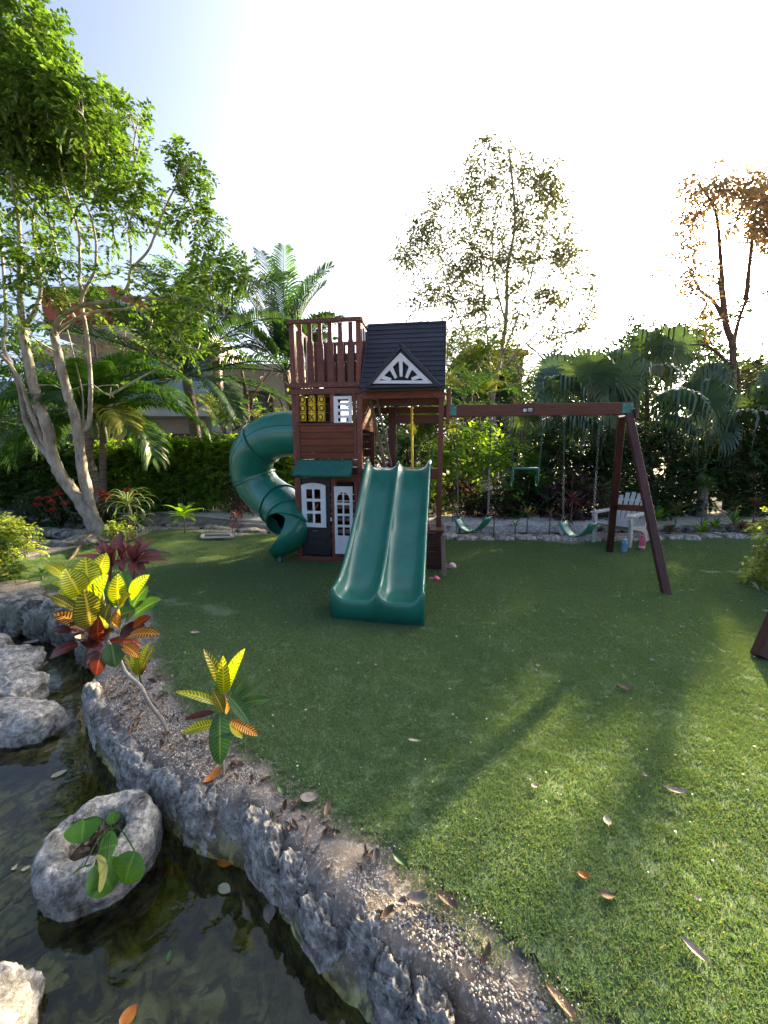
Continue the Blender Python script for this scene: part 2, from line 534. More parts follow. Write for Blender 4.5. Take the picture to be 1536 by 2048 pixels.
def gheight(X, Y):
    z = np.zeros(X.shape)
    for poly, dep, w in ((POND, .56, .13), (STREAM, .30, .16)):
        ins = poly_inside(X, Y, poly)
        d = poly_dist(X, Y, poly)
        k = np.clip(d / w, 0, 1); k = k * k * (3 - 2 * k)
        z = np.where(ins, -dep * k, z)
    return z
def axis(a, b, fine, step, far):
    core = np.arange(a, b + 1e-6, step)
    lo = a - np.geomspace(.3, far, 14)[::-1]
    hi = b + np.geomspace(.3, far, 14)
    return np.concatenate([lo, core, hi])
xs = axis(-9, 10, 0, .07, 240); ys = axis(-1.5, 10.5, 0, .06, 400)
GX, GY = np.meshgrid(xs, ys)
GZ = gheight(GX, GY)
wav = (np.sin(GX * 3.1 + GY * 1.7) * .5 + np.sin(GX * 1.3 - GY * 4.3 + 2) * .5) * .012 + (np.sin(GX * 17 + 3) * np.sin(GY * 19)) * .006
inl = poly_inside(GX, GY, LAWN)
GZ = GZ + np.where(inl & (poly_dist(GX, GY, LAWN) > .14), -.03, wav * np.where(inl, .3, 1)) + np.where(GZ < -.15, (np.sin(GX * 5) * np.sin(GY * 6 + GX * 2)) * .035, 0)
ny, nx = GX.shape
idx = np.arange(nx * ny).reshape(ny, nx)
Fg = np.stack([idx[:-1, :-1], idx[:-1, 1:], idx[1:, 1:], idx[1:, :-1]], -1).reshape(-1, 4)
m, nt, out = nodes('soil_and_pond_bed')
v = coords(nt, 'Object')
f1 = noise_tex(nt, v, 1.6, 6); f2 = noise_tex(nt, v, 60, 4, .7); f3 = noise_tex(nt, v, 7, 5)
soil = ramp(nt, f3, [(.3, (.11, .085, .068)), (.55, (.22, .175, .145)), (.75, (.34, .28, .235))])
soil = mixc(nt, ramp(nt, f2, [(.52, (0, 0, 0)), (.64, (.9, .9, .9))]), soil, (.46, .42, .37))
bed = ramp(nt, noise_tex(nt, v, 4.2, 7, .62, .8), [(.30, (.08, .072, .025)), (.42, (.24, .205, .06)), (.53, (.42, .38, .15)), (.64, (.66, .64, .42))])
bed = mixc(nt, ramp(nt, noise_tex(nt, v, 11, 5, .6, 1.0), [(.42, (.8, .8, .8)), (.56, (0, 0, 0))]), bed, (.03, .026, .010))
sp = N(nt, 'ShaderNodeSeparateXYZ'); nt.links.new(v, sp.inputs[0])
mr = N(nt, 'ShaderNodeMapRange'); mr.inputs['From Min'].default_value = -.12; mr.inputs['From Max'].default_value = -.25
nt.links.new(sp.outputs[2], mr.inputs['Value'])
col = mixc(nt, mr.outputs[0], soil, bed)
p = N(nt, 'ShaderNodeBsdfPrincipled', Roughness=.9)
nt.links.new(col, p.inputs['Base Color']); nt.links.new(bumpn(nt, f2, .8, .01), p.inputs['Normal'])
nt.links.new(p.outputs[0], out.inputs[0])
ground = obj('ground', mk(np.stack([GX, GY, GZ], -1).reshape(-1, 3), Fg, True), m)
tag(ground, kind='structure')
def ground_z(x, y):
    a = np.array([[float(x)]]); b = np.array([[float(y)]])
    return float(gheight(a, b)[0, 0])

# water: clear surface over a murky bed; the look below comes from the bed itself
m, nt, out = nodes('pond_water')
v = coords(nt, 'Object')
fw = noise_tex(nt, v, 7, 3, .5, .4); fw2 = noise_tex(nt, v, 34, 2, .5)
bp = bumpn(nt, fw, .10, .02); b2 = N(nt, 'ShaderNodeBump', Strength=.05, Distance=.005)
nt.links.new(fw2, b2.inputs['Height']); nt.links.new(bp, b2.inputs['Normal'])
gl = N(nt, 'ShaderNodeBsdfGlossy', Roughness=.015); gl.inputs['Color'].default_value = (1, 1, 1, 1)
tr = N(nt, 'ShaderNodeBsdfTransparent'); tr.inputs['Color'].default_value = (.86, .88, .70, 1)
fr = N(nt, 'ShaderNodeFresnel', IOR=1.5)
for n_ in (gl, fr): nt.links.new(b2.outputs[0], n_.inputs['Normal'])
mx = N(nt, 'ShaderNodeMixShader')
nt.links.new(fr.outputs[0], mx.inputs[0]); nt.links.new(tr.outputs[0], mx.inputs[1]); nt.links.new(gl.outputs[0], mx.inputs[2])
nt.links.new(mx.outputs[0], out.inputs[0])
def sheet(name, poly, z, mat, kind='structure', thick=0):
    bm = bmesh.new()
    f = bm.faces.new([bm.verts.new((x, y, z)) for x, y in poly])
    bmesh.ops.triangulate(bm, faces=[f])
    if thick:
        geo = bmesh.ops.extrude_face_region(bm, geom=bm.faces[:])
        bmesh.ops.translate(bm, vec=(0, 0, -thick), verts=[g for g in geo['geom'] if isinstance(g, bmesh.types.BMVert)])
    bmesh.ops.recalc_face_normals(bm, faces=bm.faces[:])
    if not thick and bm.faces[0].normal.z < 0: bmesh.ops.reverse_faces(bm, faces=bm.faces[:])
    me = bpy.data.meshes.new(name); bm.to_mesh(me); bm.free()
    return tag(obj(name, me, mat), kind=kind)
sheet('pond_water', POND, WZ, m)
sheet('stream_water', STREAM, -.17, m)
# path
PATHM = simple('concrete_path', (.62, .55, .48), (.52, .46, .40), 3, .85, .4)
sheet('path', g2([(180, 1018), (250, 1014), (320, 1006), (400, 1014), (480, 1025), (600, 1033), (850, 1037), (1050, 1040), (1200, 1042), (1330, 1036), (1430, 1026), (1536, 1011), (1750, 990),
                  (1750, 1010), (1536, 1036), (1440, 1050), (1330, 1056), (1200, 1056), (1000, 1051), (850, 1050), (600, 1047), (500, 1043), (400, 1034), (320, 1026), (250, 1032), (180, 1034)]), .035, PATHM, thick=.12)

# lawn backing and the blades of the artificial turf
m = simple('turf_backing', (.10, .15, .07), (.07, .11, .05), 40, .9)
step = .045
lx = np.arange(-7.2, 9.4, step); ly = np.arange(-.3, 7.9, step)
LX, LY = np.meshgrid(lx, ly)
li = poly_inside(LX, LY, LAWN) & (poly_dist(LX, LY, LAWN) > .035)
cells = li[:-1, :-1] & li[1:, :-1] & li[:-1, 1:] & li[1:, 1:]
ii = np.arange(LX.size).reshape(LX.shape)
Fl = np.stack([ii[:-1, :-1], ii[:-1, 1:], ii[1:, 1:], ii[1:, :-1]], -1)[cells]
def lawn_z(X, Y):
    return .010 + .016 * np.sin(X * 1.9 + 1) * np.sin(Y * 1.5 + .4) + .008 * np.sin(X * 5 + Y * 3)
V_ = np.stack([LX, LY, lawn_z(LX, LY)], -1).reshape(-1, 3)
used = np.unique(Fl); remap = np.zeros(len(V_), int); remap[used] = np.arange(len(used))
lawn = tag(obj('lawn', mk(V_[used], remap[Fl], True), m), kind='structure')

TURF = leafmat('turf_blade', [(.080, .160, .070), (.120, .215, .092), (.160, .255, .125), (.098, .185, .085), (.140, .230, .10), (.29, .27, .13)], .35, rough=.42, tmul=1.3, spec=.4)
def blade_patch(radius, count, h):
    Vv, Ff = [], []
    for i in range(count):
        a = rng.uniform(0, 6.283); r = radius * math.sqrt(rng.uniform()) * (1 + .15 * rng.uniform(-1, 1))
        x, y = r * math.cos(a), r * math.sin(a)
        d = rng.uniform(0, 6.283); w = rng.uniform(.0011, .0019); hh = h * rng.uniform(.6, 1.15)
        lean = rng.uniform(.3, 1.3) * hh; ld = rng.uniform(0, 6.283)
        dx, dy = math.cos(d) * w, math.sin(d) * w
        lx_, ly_ = math.cos(ld) * lean, math.sin(ld) * lean
        b = len(Vv)
        Vv += [(x - dx, y - dy, 0), (x + dx, y + dy, 0), (x - dx * .8 + lx_ * .4, y - dy * .8 + ly_ * .4, hh * .62), (x + dx * .8 + lx_ * .4, y + dy * .8 + ly_ * .4, hh * .62), (x + lx_, y + ly_, hh * .95)]
        Ff += [(b, b + 1, b + 3), (b, b + 3, b + 2), (b + 2, b + 3, b + 4)]
    return mk(np.array(Vv), np.array(Ff))
patch = bpy.data.objects.new('turf_tuft', blade_patch(.095, 540, .016))
patch.data.materials.append(TURF)
sp_ = .098
tx = np.arange(-7, 9.2, sp_); ty = np.arange(-.2, 7.8, sp_)
TX, TY = np.meshgrid(tx, ty)
TX = TX + rng.uniform(-.035, .035, TX.shape); TY = TY + rng.uniform(-.035, .035, TY.shape)
SEAMS = [[tuple(G(300, 1196))[:2], tuple(G(390, 1216))[:2], tuple(G(480, 1232))[:2]], [tuple(G(1370, 1140))[:2], tuple(G(1450, 1144))[:2], tuple(G(1540, 1155))[:2]]]
ok = poly_inside(TX, TY, LAWN) & (np.abs(TX) < 1.35 * TY + 1.6)
ok &= (poly_dist(TX, TY, LAWN) > .035) 
for s in SEAMS: ok &= poly_dist(TX, TY, s, False) > .068
TZ = lawn_z(TX, TY) - .003
pts = np.stack([TX[ok], TY[ok], TZ[ok]], -1)
me = bpy.data.meshes.new('turf_points'); me.vertices.add(len(pts)); me.vertices.foreach_set('co', pts.astype(np.float32).ravel())
turf = obj('turf_grass', me, TURF)
tag(turf, 'short green artificial turf blades covering the lawn', 'grass', kind='stuff')
def scatter_group(name, inst, smin, smax):
    ng = bpy.data.node_groups.new(name, 'GeometryNodeTree')
    ng.interface.new_socket('Geometry', in_out='INPUT', socket_type='NodeSocketGeometry')
    ng.interface.new_socket('Geometry', in_out='OUTPUT', socket_type='NodeSocketGeometry')
    gi = ng.nodes.new('NodeGroupInput'); go = ng.nodes.new('NodeGroupOutput')
    iop = ng.nodes.new('GeometryNodeInstanceOnPoints')
    oi = ng.nodes.new('GeometryNodeObjectInfo'); oi.inputs['Object'].default_value = inst
    rv = ng.nodes.new('FunctionNodeRandomValue'); rv.data_type = 'FLOAT_VECTOR'
    rv.inputs[0].default_value = (0, 0, 0); rv.inputs[1].default_value = (0, 0, 6.283)
    rs = ng.nodes.new('FunctionNodeRandomValue'); rs.data_type = 'FLOAT'
    rs.inputs[2].default_value = smin; rs.inputs[3].default_value = smax
    ng.links.new(gi.outputs[0], iop.inputs['Points']); ng.links.new(oi.outputs['Geometry'], iop.inputs['Instance'])
    ng.links.new(rv.outputs[0], iop.inputs['Rotation']); ng.links.new(rs.outputs[1], iop.inputs['Scale'])
    ng.links.new(iop.outputs[0], go.inputs[0])
    return ng
md = turf.modifiers.new('scatter', 'NODES'); md.node_group = scatter_group('turf_scatter', patch, .9, 1.15)

# ------------------------------------------------------------------ rocks
def rock_mesh(sx, sy, sz, seed, sub=5, box=.62, amp=.28, freq=1.6, ledge=.0):
    bm = bmesh.new()
    bmesh.ops.create_icosphere(bm, subdivisions=sub, radius=1)
    off = Vector((seed * 7.3, seed * 3.1, seed * 1.7))
    for v_ in bm.verts:
        n = v_.co.normalized()
        q = Vector([math.copysign(abs(c) ** box, c) for c in n])
        s = Vector((q.x * sx, q.y * sy, q.z * sz))
        w = s * freq / max(sx, sy) + off
        d = mnoise.fractal(w * 1.0, 1.0, 2.1, 3) * amp * .62
        d -= abs(mnoise.noise(w * 3.1 + off)) * amp * .40
        d += mnoise.noise(w * 7.0 + off) * amp * .10
        d += mnoise.fractal(s * 34 + off, .9, 2.0, 4) * amp * .06 * .2 / max(sx, .1)
        k = 1 + d
        v_.co = Vector((s.x * k, s.y * k, s.z * (1 + d * 1.2)))
        if ledge: v_.co.z += ledge * mnoise.noise(Vector((s.x * 6, s.y * 6, seed)))
    me = bpy.data.meshes.new('rock'); bm.to_mesh(me); bm.free()
    me.polygons.foreach_set('use_smooth', np.ones(len(me.polygons), bool))
    return me
def rock(c, sx, sy, sz, yaw, seed, label, group=None, mat=ROCK, sub=5, cat='rock', name='rock', **k):
    o = obj(name, rock_mesh(sx, sy, sz, seed, sub, **k), mat)
    o.location = c; o.rotation_euler = (random.uniform(-.08, .08), random.uniform(-.08, .08), yaw)
    return tag(o, label, cat, group)
# the ledge between pond and gravel strip, stone after stone
ledge = [(1020, 2110), (925, 2025), (850, 1945), (775, 1880), (705, 1815), (640, 1755), (585, 1690), (520, 1620), (455, 1597), (385, 1572), (320, 1530), (262, 1483), (222, 1433), (196, 1372)]
L3 = [G(x, y, -.06) for x, y in ledge]
lab = ['grey limestone block of the pond edge, cut by the bottom of the picture', 'dark grey edge stone beside the bottom right of the pond', 'pitted pale edge stone on the pond bank, low in the picture',
       'grey edge stone with black streaks beside the deep part of the pond', 'grey edge stone below the bare brown soil', 'dark weathered edge stone right of the floating orange leaf',
       'big whitish edge stone standing highest, right of the orange dead leaf', 'dark edge stone just below the small croton plant', 'low dark edge stone behind the ring shaped rock',
       'narrow grey edge stone above the ring shaped rock', 'grey edge stone by the foot of the leaning croton stem', 'white topped edge stone left of the leaning stem foot', 'large pale edge stone under the big croton']
for i in range(len(L3) - 1):
    a, b = L3[i], L3[i + 1]
    d = (b - a)
    c = (a + b) / 2
    yaw = math.atan2(d.y, d.x)
    big = 1.35 if i in (6, 12) else 1.0
    nrm = Vector((-d.y, d.x, 0)).normalized() * .035
    c += nrm * (1.0 if i % 2 else 1.5)
    rock((c.x + random.uniform(-.012, .012), c.y + random.uniform(-.012, .012), -.165 + random.uniform(-.03, .015)), d.length * random.uniform(.52, .62), (.048 + .010 * (i % 3)) * big, .160 + (.045 if i in (6, 12) else 0) + .012 * (i % 2), yaw, i + 3, lab[i], 'limestone edge stones of the pond', amp=.34, freq=1.9, ledge=.02, sub=6)
# second bank upstream
for i, (x0, y0, sx, sy, sz, lb) in enumerate([(20, 1222, .42, .17, .22, 'dark mossy bank rock at the left edge above the stream'), (95, 1232, .26, .15, .24, 'dark bank rock above the water left of the big croton'),
        (150, 1245, .22, .16, .22, 'dark bank rock hidden behind the big croton leaves'), (195, 1285, .17, .13, .2, 'small bank rock below the big croton')]):
    c = G(x0, y0, -.08)
    rock((c.x, c.y, -.13), sx, sy, sz, R(-18), 30 + i, lb, 'rocks of the upper bank', ROCKG, amp=.35)
for i, (x0, y0, sx, sy, sz, yaw, lb) in enumerate([(-10, 1322, .30, .2, .17, .3, 'pale grey boulder at the left edge of the pond'), (30, 1362, .20, .15, .17, -.3, 'upper part of the grey boulders in the stream'),
        (15, 1425, .33, .17, .14, .15, 'flat grey boulder lying in the water at the left edge'), (-30, 1290, .16, .14, .2, 0, 'small pale boulder cut by the left edge of the picture')]):
    c = G(x0, y0, -.12)
    rock((c.x, c.y, -.22), sx, sy, sz, yaw, 40 + i, lb, None, ROCK, amp=.32)
c = G(-60, 2070, -.2); rock((c.x, c.y, -.27), .16, .15, .17, .4, 55, 'pinkish grey rock in the bottom left corner')
# far stream: layered dark ledges
far_rocks = []
def ledge_rock(px, py, sx, sy, sz, z=-.05, mat=ROCKG, yaw=0, lb=None, gp=None, sub=4):
    c = G(px, py, 0)
    return rock((c.x, c.y, z), sx, sy, sz, yaw, px * .13 + py, lb, gp, mat, sub, amp=.32)
for px, py, sx in [(30, 1046, .75), (120, 1049, .6), (60, 1062, .7), (150, 1066, .45), (10, 1083, .6), (110, 1088, .5), (165, 1085, .35), (215, 1062, .35), (270, 1062, .3), (225, 1095, .25)]:
    ledge_rock(px, py, sx, .16, .11, -.04, ROCKG, R(-6), 'low dark layered rock in the stream left of the multi stemmed tree', 'layered rocks in the far left stream')
for px, py, sx, sz in [(355, 1050, .35, .09), (430, 1057, .34, .08), (500, 1062, .33, .08), (560, 1064, .28, .07), (320, 1060, .22, .06), (390, 1064, .26, .05), (470, 1071, .22, .05)]:
    ledge_rock(px, py, sx, .15, sz, -.02, ROCKG, R(-8), 'low dark rock of the ditch left of the playhouse', 'ditch rocks left of the playhouse')
random.seed(5)
for k in range(17):
    px = 890 + k * 41 + random.uniform(-6, 6)
    ledge_rock(px, 1080 + random.uniform(-1, 1) - (5 if px > 1400 else 0) - (3 if px < 930 else 0), random.uniform(.16, .24), .13, random.uniform(.07, .11), -.015, ROCK, random.uniform(-.1, .1),
               'small pale limestone rock lining the back edge of the lawn', 'rocks lining the back edge of the lawn')
for k in range(11):
    px = 885 + k * 66 + random.uniform(-9, 9)
    ledge_rock(px, 1066 + random.uniform(-1, 1), random.uniform(.25, .38), .12, .07, -.07, ROCKG if k % 2 else ROCK, random.uniform(-.06, .06),
               'dark layered rock standing in the ditch behind the swings', 'rocks in the ditch behind the swings')
for k in range(9):
    px = 1215 + k * 42
    ledge_rock(px, 1060 - max(0, px - 1400) * .03, random.uniform(.18, .3), .13, .09, .0, ROCKG, random.uniform(-.1, .1),
               'dark rock between the ditch and the right hand path', 'rocks along the right hand path')
# white flagstones behind the swings, each its own stone
m_ = SLAB
random.seed(11)
fl_n = 0
for row, (y0, y1) in enumerate([(1040.5, 1045.0), (1045.3, 1051.0), (1051.3, 1059.5)]):
    px = 868 + row * 9
    while px < 1195:
        w = random.uniform(26, 52)
        j = lambda a: random.uniform(-a, a)
        q = [G(px + j(3), y1 + j(.8)), G(px + w * .5, y1 + .6 + j(.8)), G(px + w - 1.5 + j(3), y1 + j(.8)), G(px + w - 1 + j(3), y0 + j(.5)), G(px + w * .45 + j(6), y0 - .4), G(px + j(3), y0 + j(.5))]
        zt = .10 + random.uniform(-.012, .015)
        bm = bmesh.new()
        fa = bm.faces.new([bm.verts.new((v_.x, v_.y, zt + random.uniform(-.006, .006))) for v_ in q])
        geo = bmesh.ops.extrude_face_region(bm, geom=[fa])
        bmesh.ops.translate(bm, vec=(0, 0, -.16), verts=[g for g in geo['geom'] if isinstance(g, bmesh.types.BMVert)])
        bmesh.ops.recalc_face_normals(bm, faces=bm.faces[:])
        me = bpy.data.meshes.new('flagstone'); bm.to_mesh(me); bm.free()
        tag(obj('flagstone', me, SLAB), 'irregular white flagstone laid behind the swings', 'flagstone', 'white flagstones behind the swings')
        px += w

# ------------------------------------------------------------------ ring rock in the pond with debris and a trailing plant
rc = G(198, 1655, -.07)
Vr, Fr = [], []
nu, nv_ = 120, 64
for i in range(nu):
    a = 2 * math.pi * i / nu
    for j in range(nv_):
        b = 2 * math.pi * j / nv_
        # squarish section: ring radius .215, half width .115, half height .14
        cb = math.copysign(abs(math.cos(b)) ** .62, math.cos(b)); sb = math.copysign(abs(math.sin(b)) ** .62, math.sin(b))
        rr = .222 + .090 * cb
        p_ = Vector((rr * math.cos(a) * 1.0, rr * math.sin(a) * .94, .145 * sb))
        d = mnoise.fractal(p_ * 7 + Vector((3, 1, 4)), 1, 2, 3) * .018 + mnoise.fractal(p_ * 40, 1, 2, 3) * .006 - abs(mnoise.noise(p_ * 15)) * .008
        nrm = Vector((math.cos(a) * cb, math.sin(a) * cb, sb))
        if nrm.length > 0: p_ += nrm.normalized() * d
        Vr.append(p_)
for i in range(nu):
    for j in range(nv_):
        i2, j2 = (i + 1) % nu, (j + 1) % nv_
        Fr.append((i * nv_ + j, i2 * nv_ + j, i2 * nv_ + j2, i * nv_ + j2))
ring = obj('ring_rock', mk(Vr, Fr, True), ROCK)
ring.location = (rc.x, rc.y, -.195); ring.rotation_euler = (R(3), R(-3), .4); ring.scale = (.76, .76, .88)
tag(ring, 'round grey hollow rock standing in the pond with dead leaves in its hole', 'rock')

def fallen_leaf_mesh(L, W, seed, curl=.3, round_=1.0):
    r_ = random.Random(seed)
    V, F, UV = [], [], []
    n, c = 7, 4
    k1 = r_.uniform(-.5, .5); tw = r_.uniform(-.8, .8)
    for i in range(n + 1):
        s = i / n
        w = W * .5 * math.sin(math.pi * min(1, max(0, s)) ** .85) ** (.75 * round_) + .0008
        for j in range(c + 1):
            t = j / c * 2 - 1
            z = curl * W * (t * t) * .8 + curl * L * .35 * (s - .5) ** 2 * 4 * .5 + tw * t * (s - .5) * W * .4
            V.append((L * (s - .5), t * w + k1 * L * .15 * math.sin(math.pi * s), z + .002)); UV.append((s, (t + 1) / 2))
    for i in range(n):
        for j in range(c):
            a = i * (c + 1) + j
            F.append((a, a + 1, a + c + 2, a + c + 1))
    return mk(V, F, True, 'fallen_leaf', UV)
leaf_pool = {}
def drop_leaf(x, y, z, L, W, m_, seed, label, group=None, curl=.3, tilt=.2, yaw=None):
    key = (m_.name, seed % 6, round(L, 2), round(W, 2), curl)
    if key not in leaf_pool:
        me = fallen_leaf_mesh(L, W, seed, curl); me.materials.append(m_); leaf_pool[key] = me
    o = obj('fallen_leaf', leaf_pool[key])
    o.location = (x, y, z)
    o.rotation_euler = (random.uniform(-tilt, tilt), random.uniform(-tilt, tilt), random.uniform(0, 6.28) if yaw is None else yaw)
    return tag(o, label, 'leaf', group)
random.seed(3)
for k in range(26):
    a = random.uniform(0, 6.28); r = .075 * math.sqrt(random.random())
    drop_leaf(rc.x + r * math.cos(a), rc.y + r * math.sin(a), -.135 + .02 * random.random(), random.uniform(.05, .08), .022, [DRY, DRYG][k % 2], k, 'brown dead leaf lying in the hole of the ring rock', 'dead leaves in the ring rock', .6, .6)
# debris bed inside the hole
obj_ = obj('leaf_mulch', rock_mesh(.10, .10, .03, 77, 4), DRY); obj_.location = (rc.x, rc.y, -.175)
tag(obj_, 'brown mulch filling the hole of the ring rock', 'mulch', kind='stuff')

def blade_leaf(base, tip, width, up, bulge=.12, fold=.25, shape=.8, nL=9, nW=4, wave=.0, tipw=.0):
    """a leaf blade from base to tip; returns verts, faces, uvs"""
    base, tip, up = Vector(base), Vector(tip), Vector(up)
    d = tip - base; L = d.length; x = d.normalized()
    side = x.cross(up).normalized(); nrm = side.cross(x).normalized()
    V, F, UV = [], [], []
    for i in range(nL + 1):
        s = i / nL
        w = width * .5 * (math.sin(math.pi * (s * .94 + .05)) ** shape) * (1 - .25 * (s - .6)) + .0006
        if i == nL: w = width * .03 + tipw
        for j in range(nW + 1):
            t = j / nW * 2 - 1
            h = bulge * L * math.sin(math.pi * s) + abs(t) * w * fold + wave * width * math.sin(s * 22 + t * 2) * abs(t)
            V.append(base + x * (L * s) + side * (t * w) + nrm * h); UV.append((s, (t + 1) / 2))
    for i in range(nL):
        for j in range(nW):
            a = i * (nW + 1) + j
            F.append((a, a + 1, a + nW + 2, a + nW + 1))
    return V, F, UV
def add_leaf(root, base, tip, width, m_, up=None, label=None, name='leaf', **k):
    inv = root.matrix_basis.inverted()
    b, t = Vector(base), Vector(tip)
    if up is None:
        up = (Vector((0, 0, EYE)) - (b + t) / 2).normalized() * .6 + Vector((0, 0, .8))
    V, F, UV = blade_leaf(inv @ b, inv @ t, width, up, **k)
    o = obj(name, mk(V, F, True, name, UV), m_, root)
    if label: o['label'] = label
    return o

# trailing heart-leaved plant on the ring rock
hp = thing('trailing_plant', 'green heart leaved vine hanging from the hole of the ring rock', 'plant', (rc.x, rc.y, -.12))
hubp = Vector((rc.x + .05, rc.y + .02, -.10))
for (bx, by), (tx_, ty_), wpx, mm, zz, zt in [((168, 1640), (163, 1686), 40, PHIL, .05, .01), ((225, 1648), (228, 1622), 16, PHIL, .03, .06), ((196, 1700), (236, 1690), 36, PHIL, .0, -.01), ((190, 1730), (225, 1782), 40, PHIL, .01, -.10),
        ((270, 1703), (250, 1767), 44, PHIL, .01, -.10), ((215, 1728), (195, 1762), 42, PHILY, .025, -.05), ((170, 1730), (168, 1785), 34, PHIL, -.01, -.12)]:
    b = G(bx, by, -.06 + zz); t = G(tx_, ty_, -.06 + zt)
    add_leaf(hp, b, t, wpx / FPX * 2.4, mm, shape=.6, fold=.15, bulge=.08)
    V, F = tube(*smooth_path([hp.matrix_basis.inverted() @ q for q in (hubp, (hubp + b) / 2 + Vector((0, 0, .04)), b)], [.004, .003, .0025], 5), 6)
    obj('stem', mk(V, F, True), STRAPG, hp)

# ------------------------------------------------------------------ pebbles and litter on the strip
STRIP = g2([(1180, 2048), (1040, 1965), (960, 1875), (850, 1797), (745, 1712), (640, 1637), (520, 1548), (460, 1508), (395, 1450), (335, 1385), (300, 1300), (225, 1300), (205, 1400),
            (260, 1475), (340, 1530), (430, 1580), (520, 1600), (600, 1690), (680, 1765), (800, 1870), (900, 1950), (1000, 2048)])
ico = bmesh.new(); bmesh.ops.create_icosphere(ico, subdivisions=1, radius=1)
IV = np.array([v_.co[:] for v_ in ico.verts]); IF = np.array([[v_.index for v_ in f.verts] for f in ico.faces]); ico.free()
def pebbles(name, P_, size, mat, label):
    n = len(P_)
    sc = rng.uniform(.6, 1.3, (n, 1, 3)) * np.array([1, 1, .62]) * size[:, None, None]
    jit = rng.uniform(.6, 1.3, (n, len(IV), 1))
    a = rng.uniform(0, 6.28, n); ca, sa = np.cos(a), np.sin(a)
    V = IV[None] * jit * sc
    X = V[..., 0] * ca[:, None] - V[..., 1] * sa[:, None]; Y = V[..., 0] * sa[:, None] + V[..., 1] * ca[:, None]
    V = np.stack([X, Y, V[..., 2]], -1) + P_[:, None, :]
    F = IF[None] + (np.arange(n) * len(IV))[:, None, None]
    o = obj(name, mk(V.reshape(-1, 3), F.reshape(-1, 3)), mat)
    return tag(o, label, 'gravel', kind='stuff')
m, nt, out = nodes('gravel_stone')
g_ = N(nt, 'ShaderNodeNewGeometry')
col = ramp(nt, g_.outputs['Random Per Island'], [(0, (.46, .43, .39)), (.3, (.34, .29, .25)), (.55, (.55, .52, .48)), (.75, (.25, .19, .15)), (1, (.38, .30, .25))])
p = N(nt, 'ShaderNodeBsdfPrincipled', Roughness=.85); nt.links.new(col, p.inputs['Base Color']); nt.links.new(p.outputs[0], out.inputs[0])
GRAVEL = m
sx_ = np.array([q[0] for q in STRIP]); sy_ = np.array([q[1] for q in STRIP])
C_ = rng.uniform((sx_.min(), sy_.min()), (sx_.max(), sy_.max()), (230000, 2))
ins = poly_inside(C_[:, 0], C_[:, 1], STRIP)
dl = poly_dist(C_[:, 0], C_[:, 1], LAWN)
keep = ins & (rng.uniform(0, 1, len(C_)) < np.where(C_[:, 1] > 1.45, .60, .30) * np.exp(-dl / .13) + .13)
C_ = C_[keep][:24000]
# a few strays on the turf edge
pebbles('gravel', np.column_stack([C_, np.full(len(C_), .004)]), rng.uniform(.0018, .0065, len(C_)), GRAVEL, 'pale gravel strewn between the turf and the pond edge')
E_ = []
for i in range(8):
    a, b = np.array(LAWN[i + 1]), np.array(LAWN[i + 2])
    for k in range(20):
        t = rng.uniform(); q = a * (1 - t) + b * t
        E_.append((q[0] + rng.uniform(-.02, 1) ** 3 * .10 if False else q[0] + abs(rng.normal()) * .025, q[1] + abs(rng.normal()) * .02))
E_ = np.array(E_)
pebbles('stray_gravel', np.column_stack([E_, lawn_z(E_[:, 0], E_[:, 1]) + .022]), rng.uniform(.0015, .0042, len(E_)), GRAVEL, 'stray pale pebbles on the edge of the turf')
# tiny petals and bits all over the lawn
B_ = rng.uniform((-4, 1.2), (6.5, 7.2), (900, 2)); B_ = B_[poly_inside(B_[:, 0], B_[:, 1], LAWN)]
pebbles('petal_litter', np.column_stack([B_, lawn_z(B_[:, 0], B_[:, 1]) + .022]), rng.uniform(.003, .008, len(B_)), simple('petal', (.6, .58, .5), (.5, .47, .36), 20, .7), 'tiny pale petals scattered over the lawn')

random.seed(21)
def in_strip(): 
    while True:
        x = random.uniform(sx_.min(), sx_.max()); y = random.uniform(sy_.min(), sy_.max())
        if poly_inside(np.array([x]), np.array([y]), STRIP)[0]: return x, y
nl = 0
while nl < 150:
    x, y = in_strip()
    if y < 1.25 and random.random() < .8: continue
    L = random.uniform(.03, .065)
    drop_leaf(x, y, .008 + random.random() * .01, L, L * random.uniform(.3, .45), [DRY, DRYG, DRYG, DRY][nl % 4], nl, 'small dry curled leaf lying on the gravel beside the pond edge', 'dry leaves on the gravel strip', .7, .5)
    nl += 1
def px_leaf(px, py, z, Lpx, Wpx, m_, lb, yaw=None, curl=.3, tilt=.1):
    c = G(px, py, z); dep = (c.y * math.cos(TILT) + (EYE - z) * math.sin(TILT))
    drop_leaf(c.x, c.y, z + .003, Lpx * dep / FPX, Wpx * dep / FPX * 1.15, m_, int(px + py), lb, None, curl, tilt, yaw)
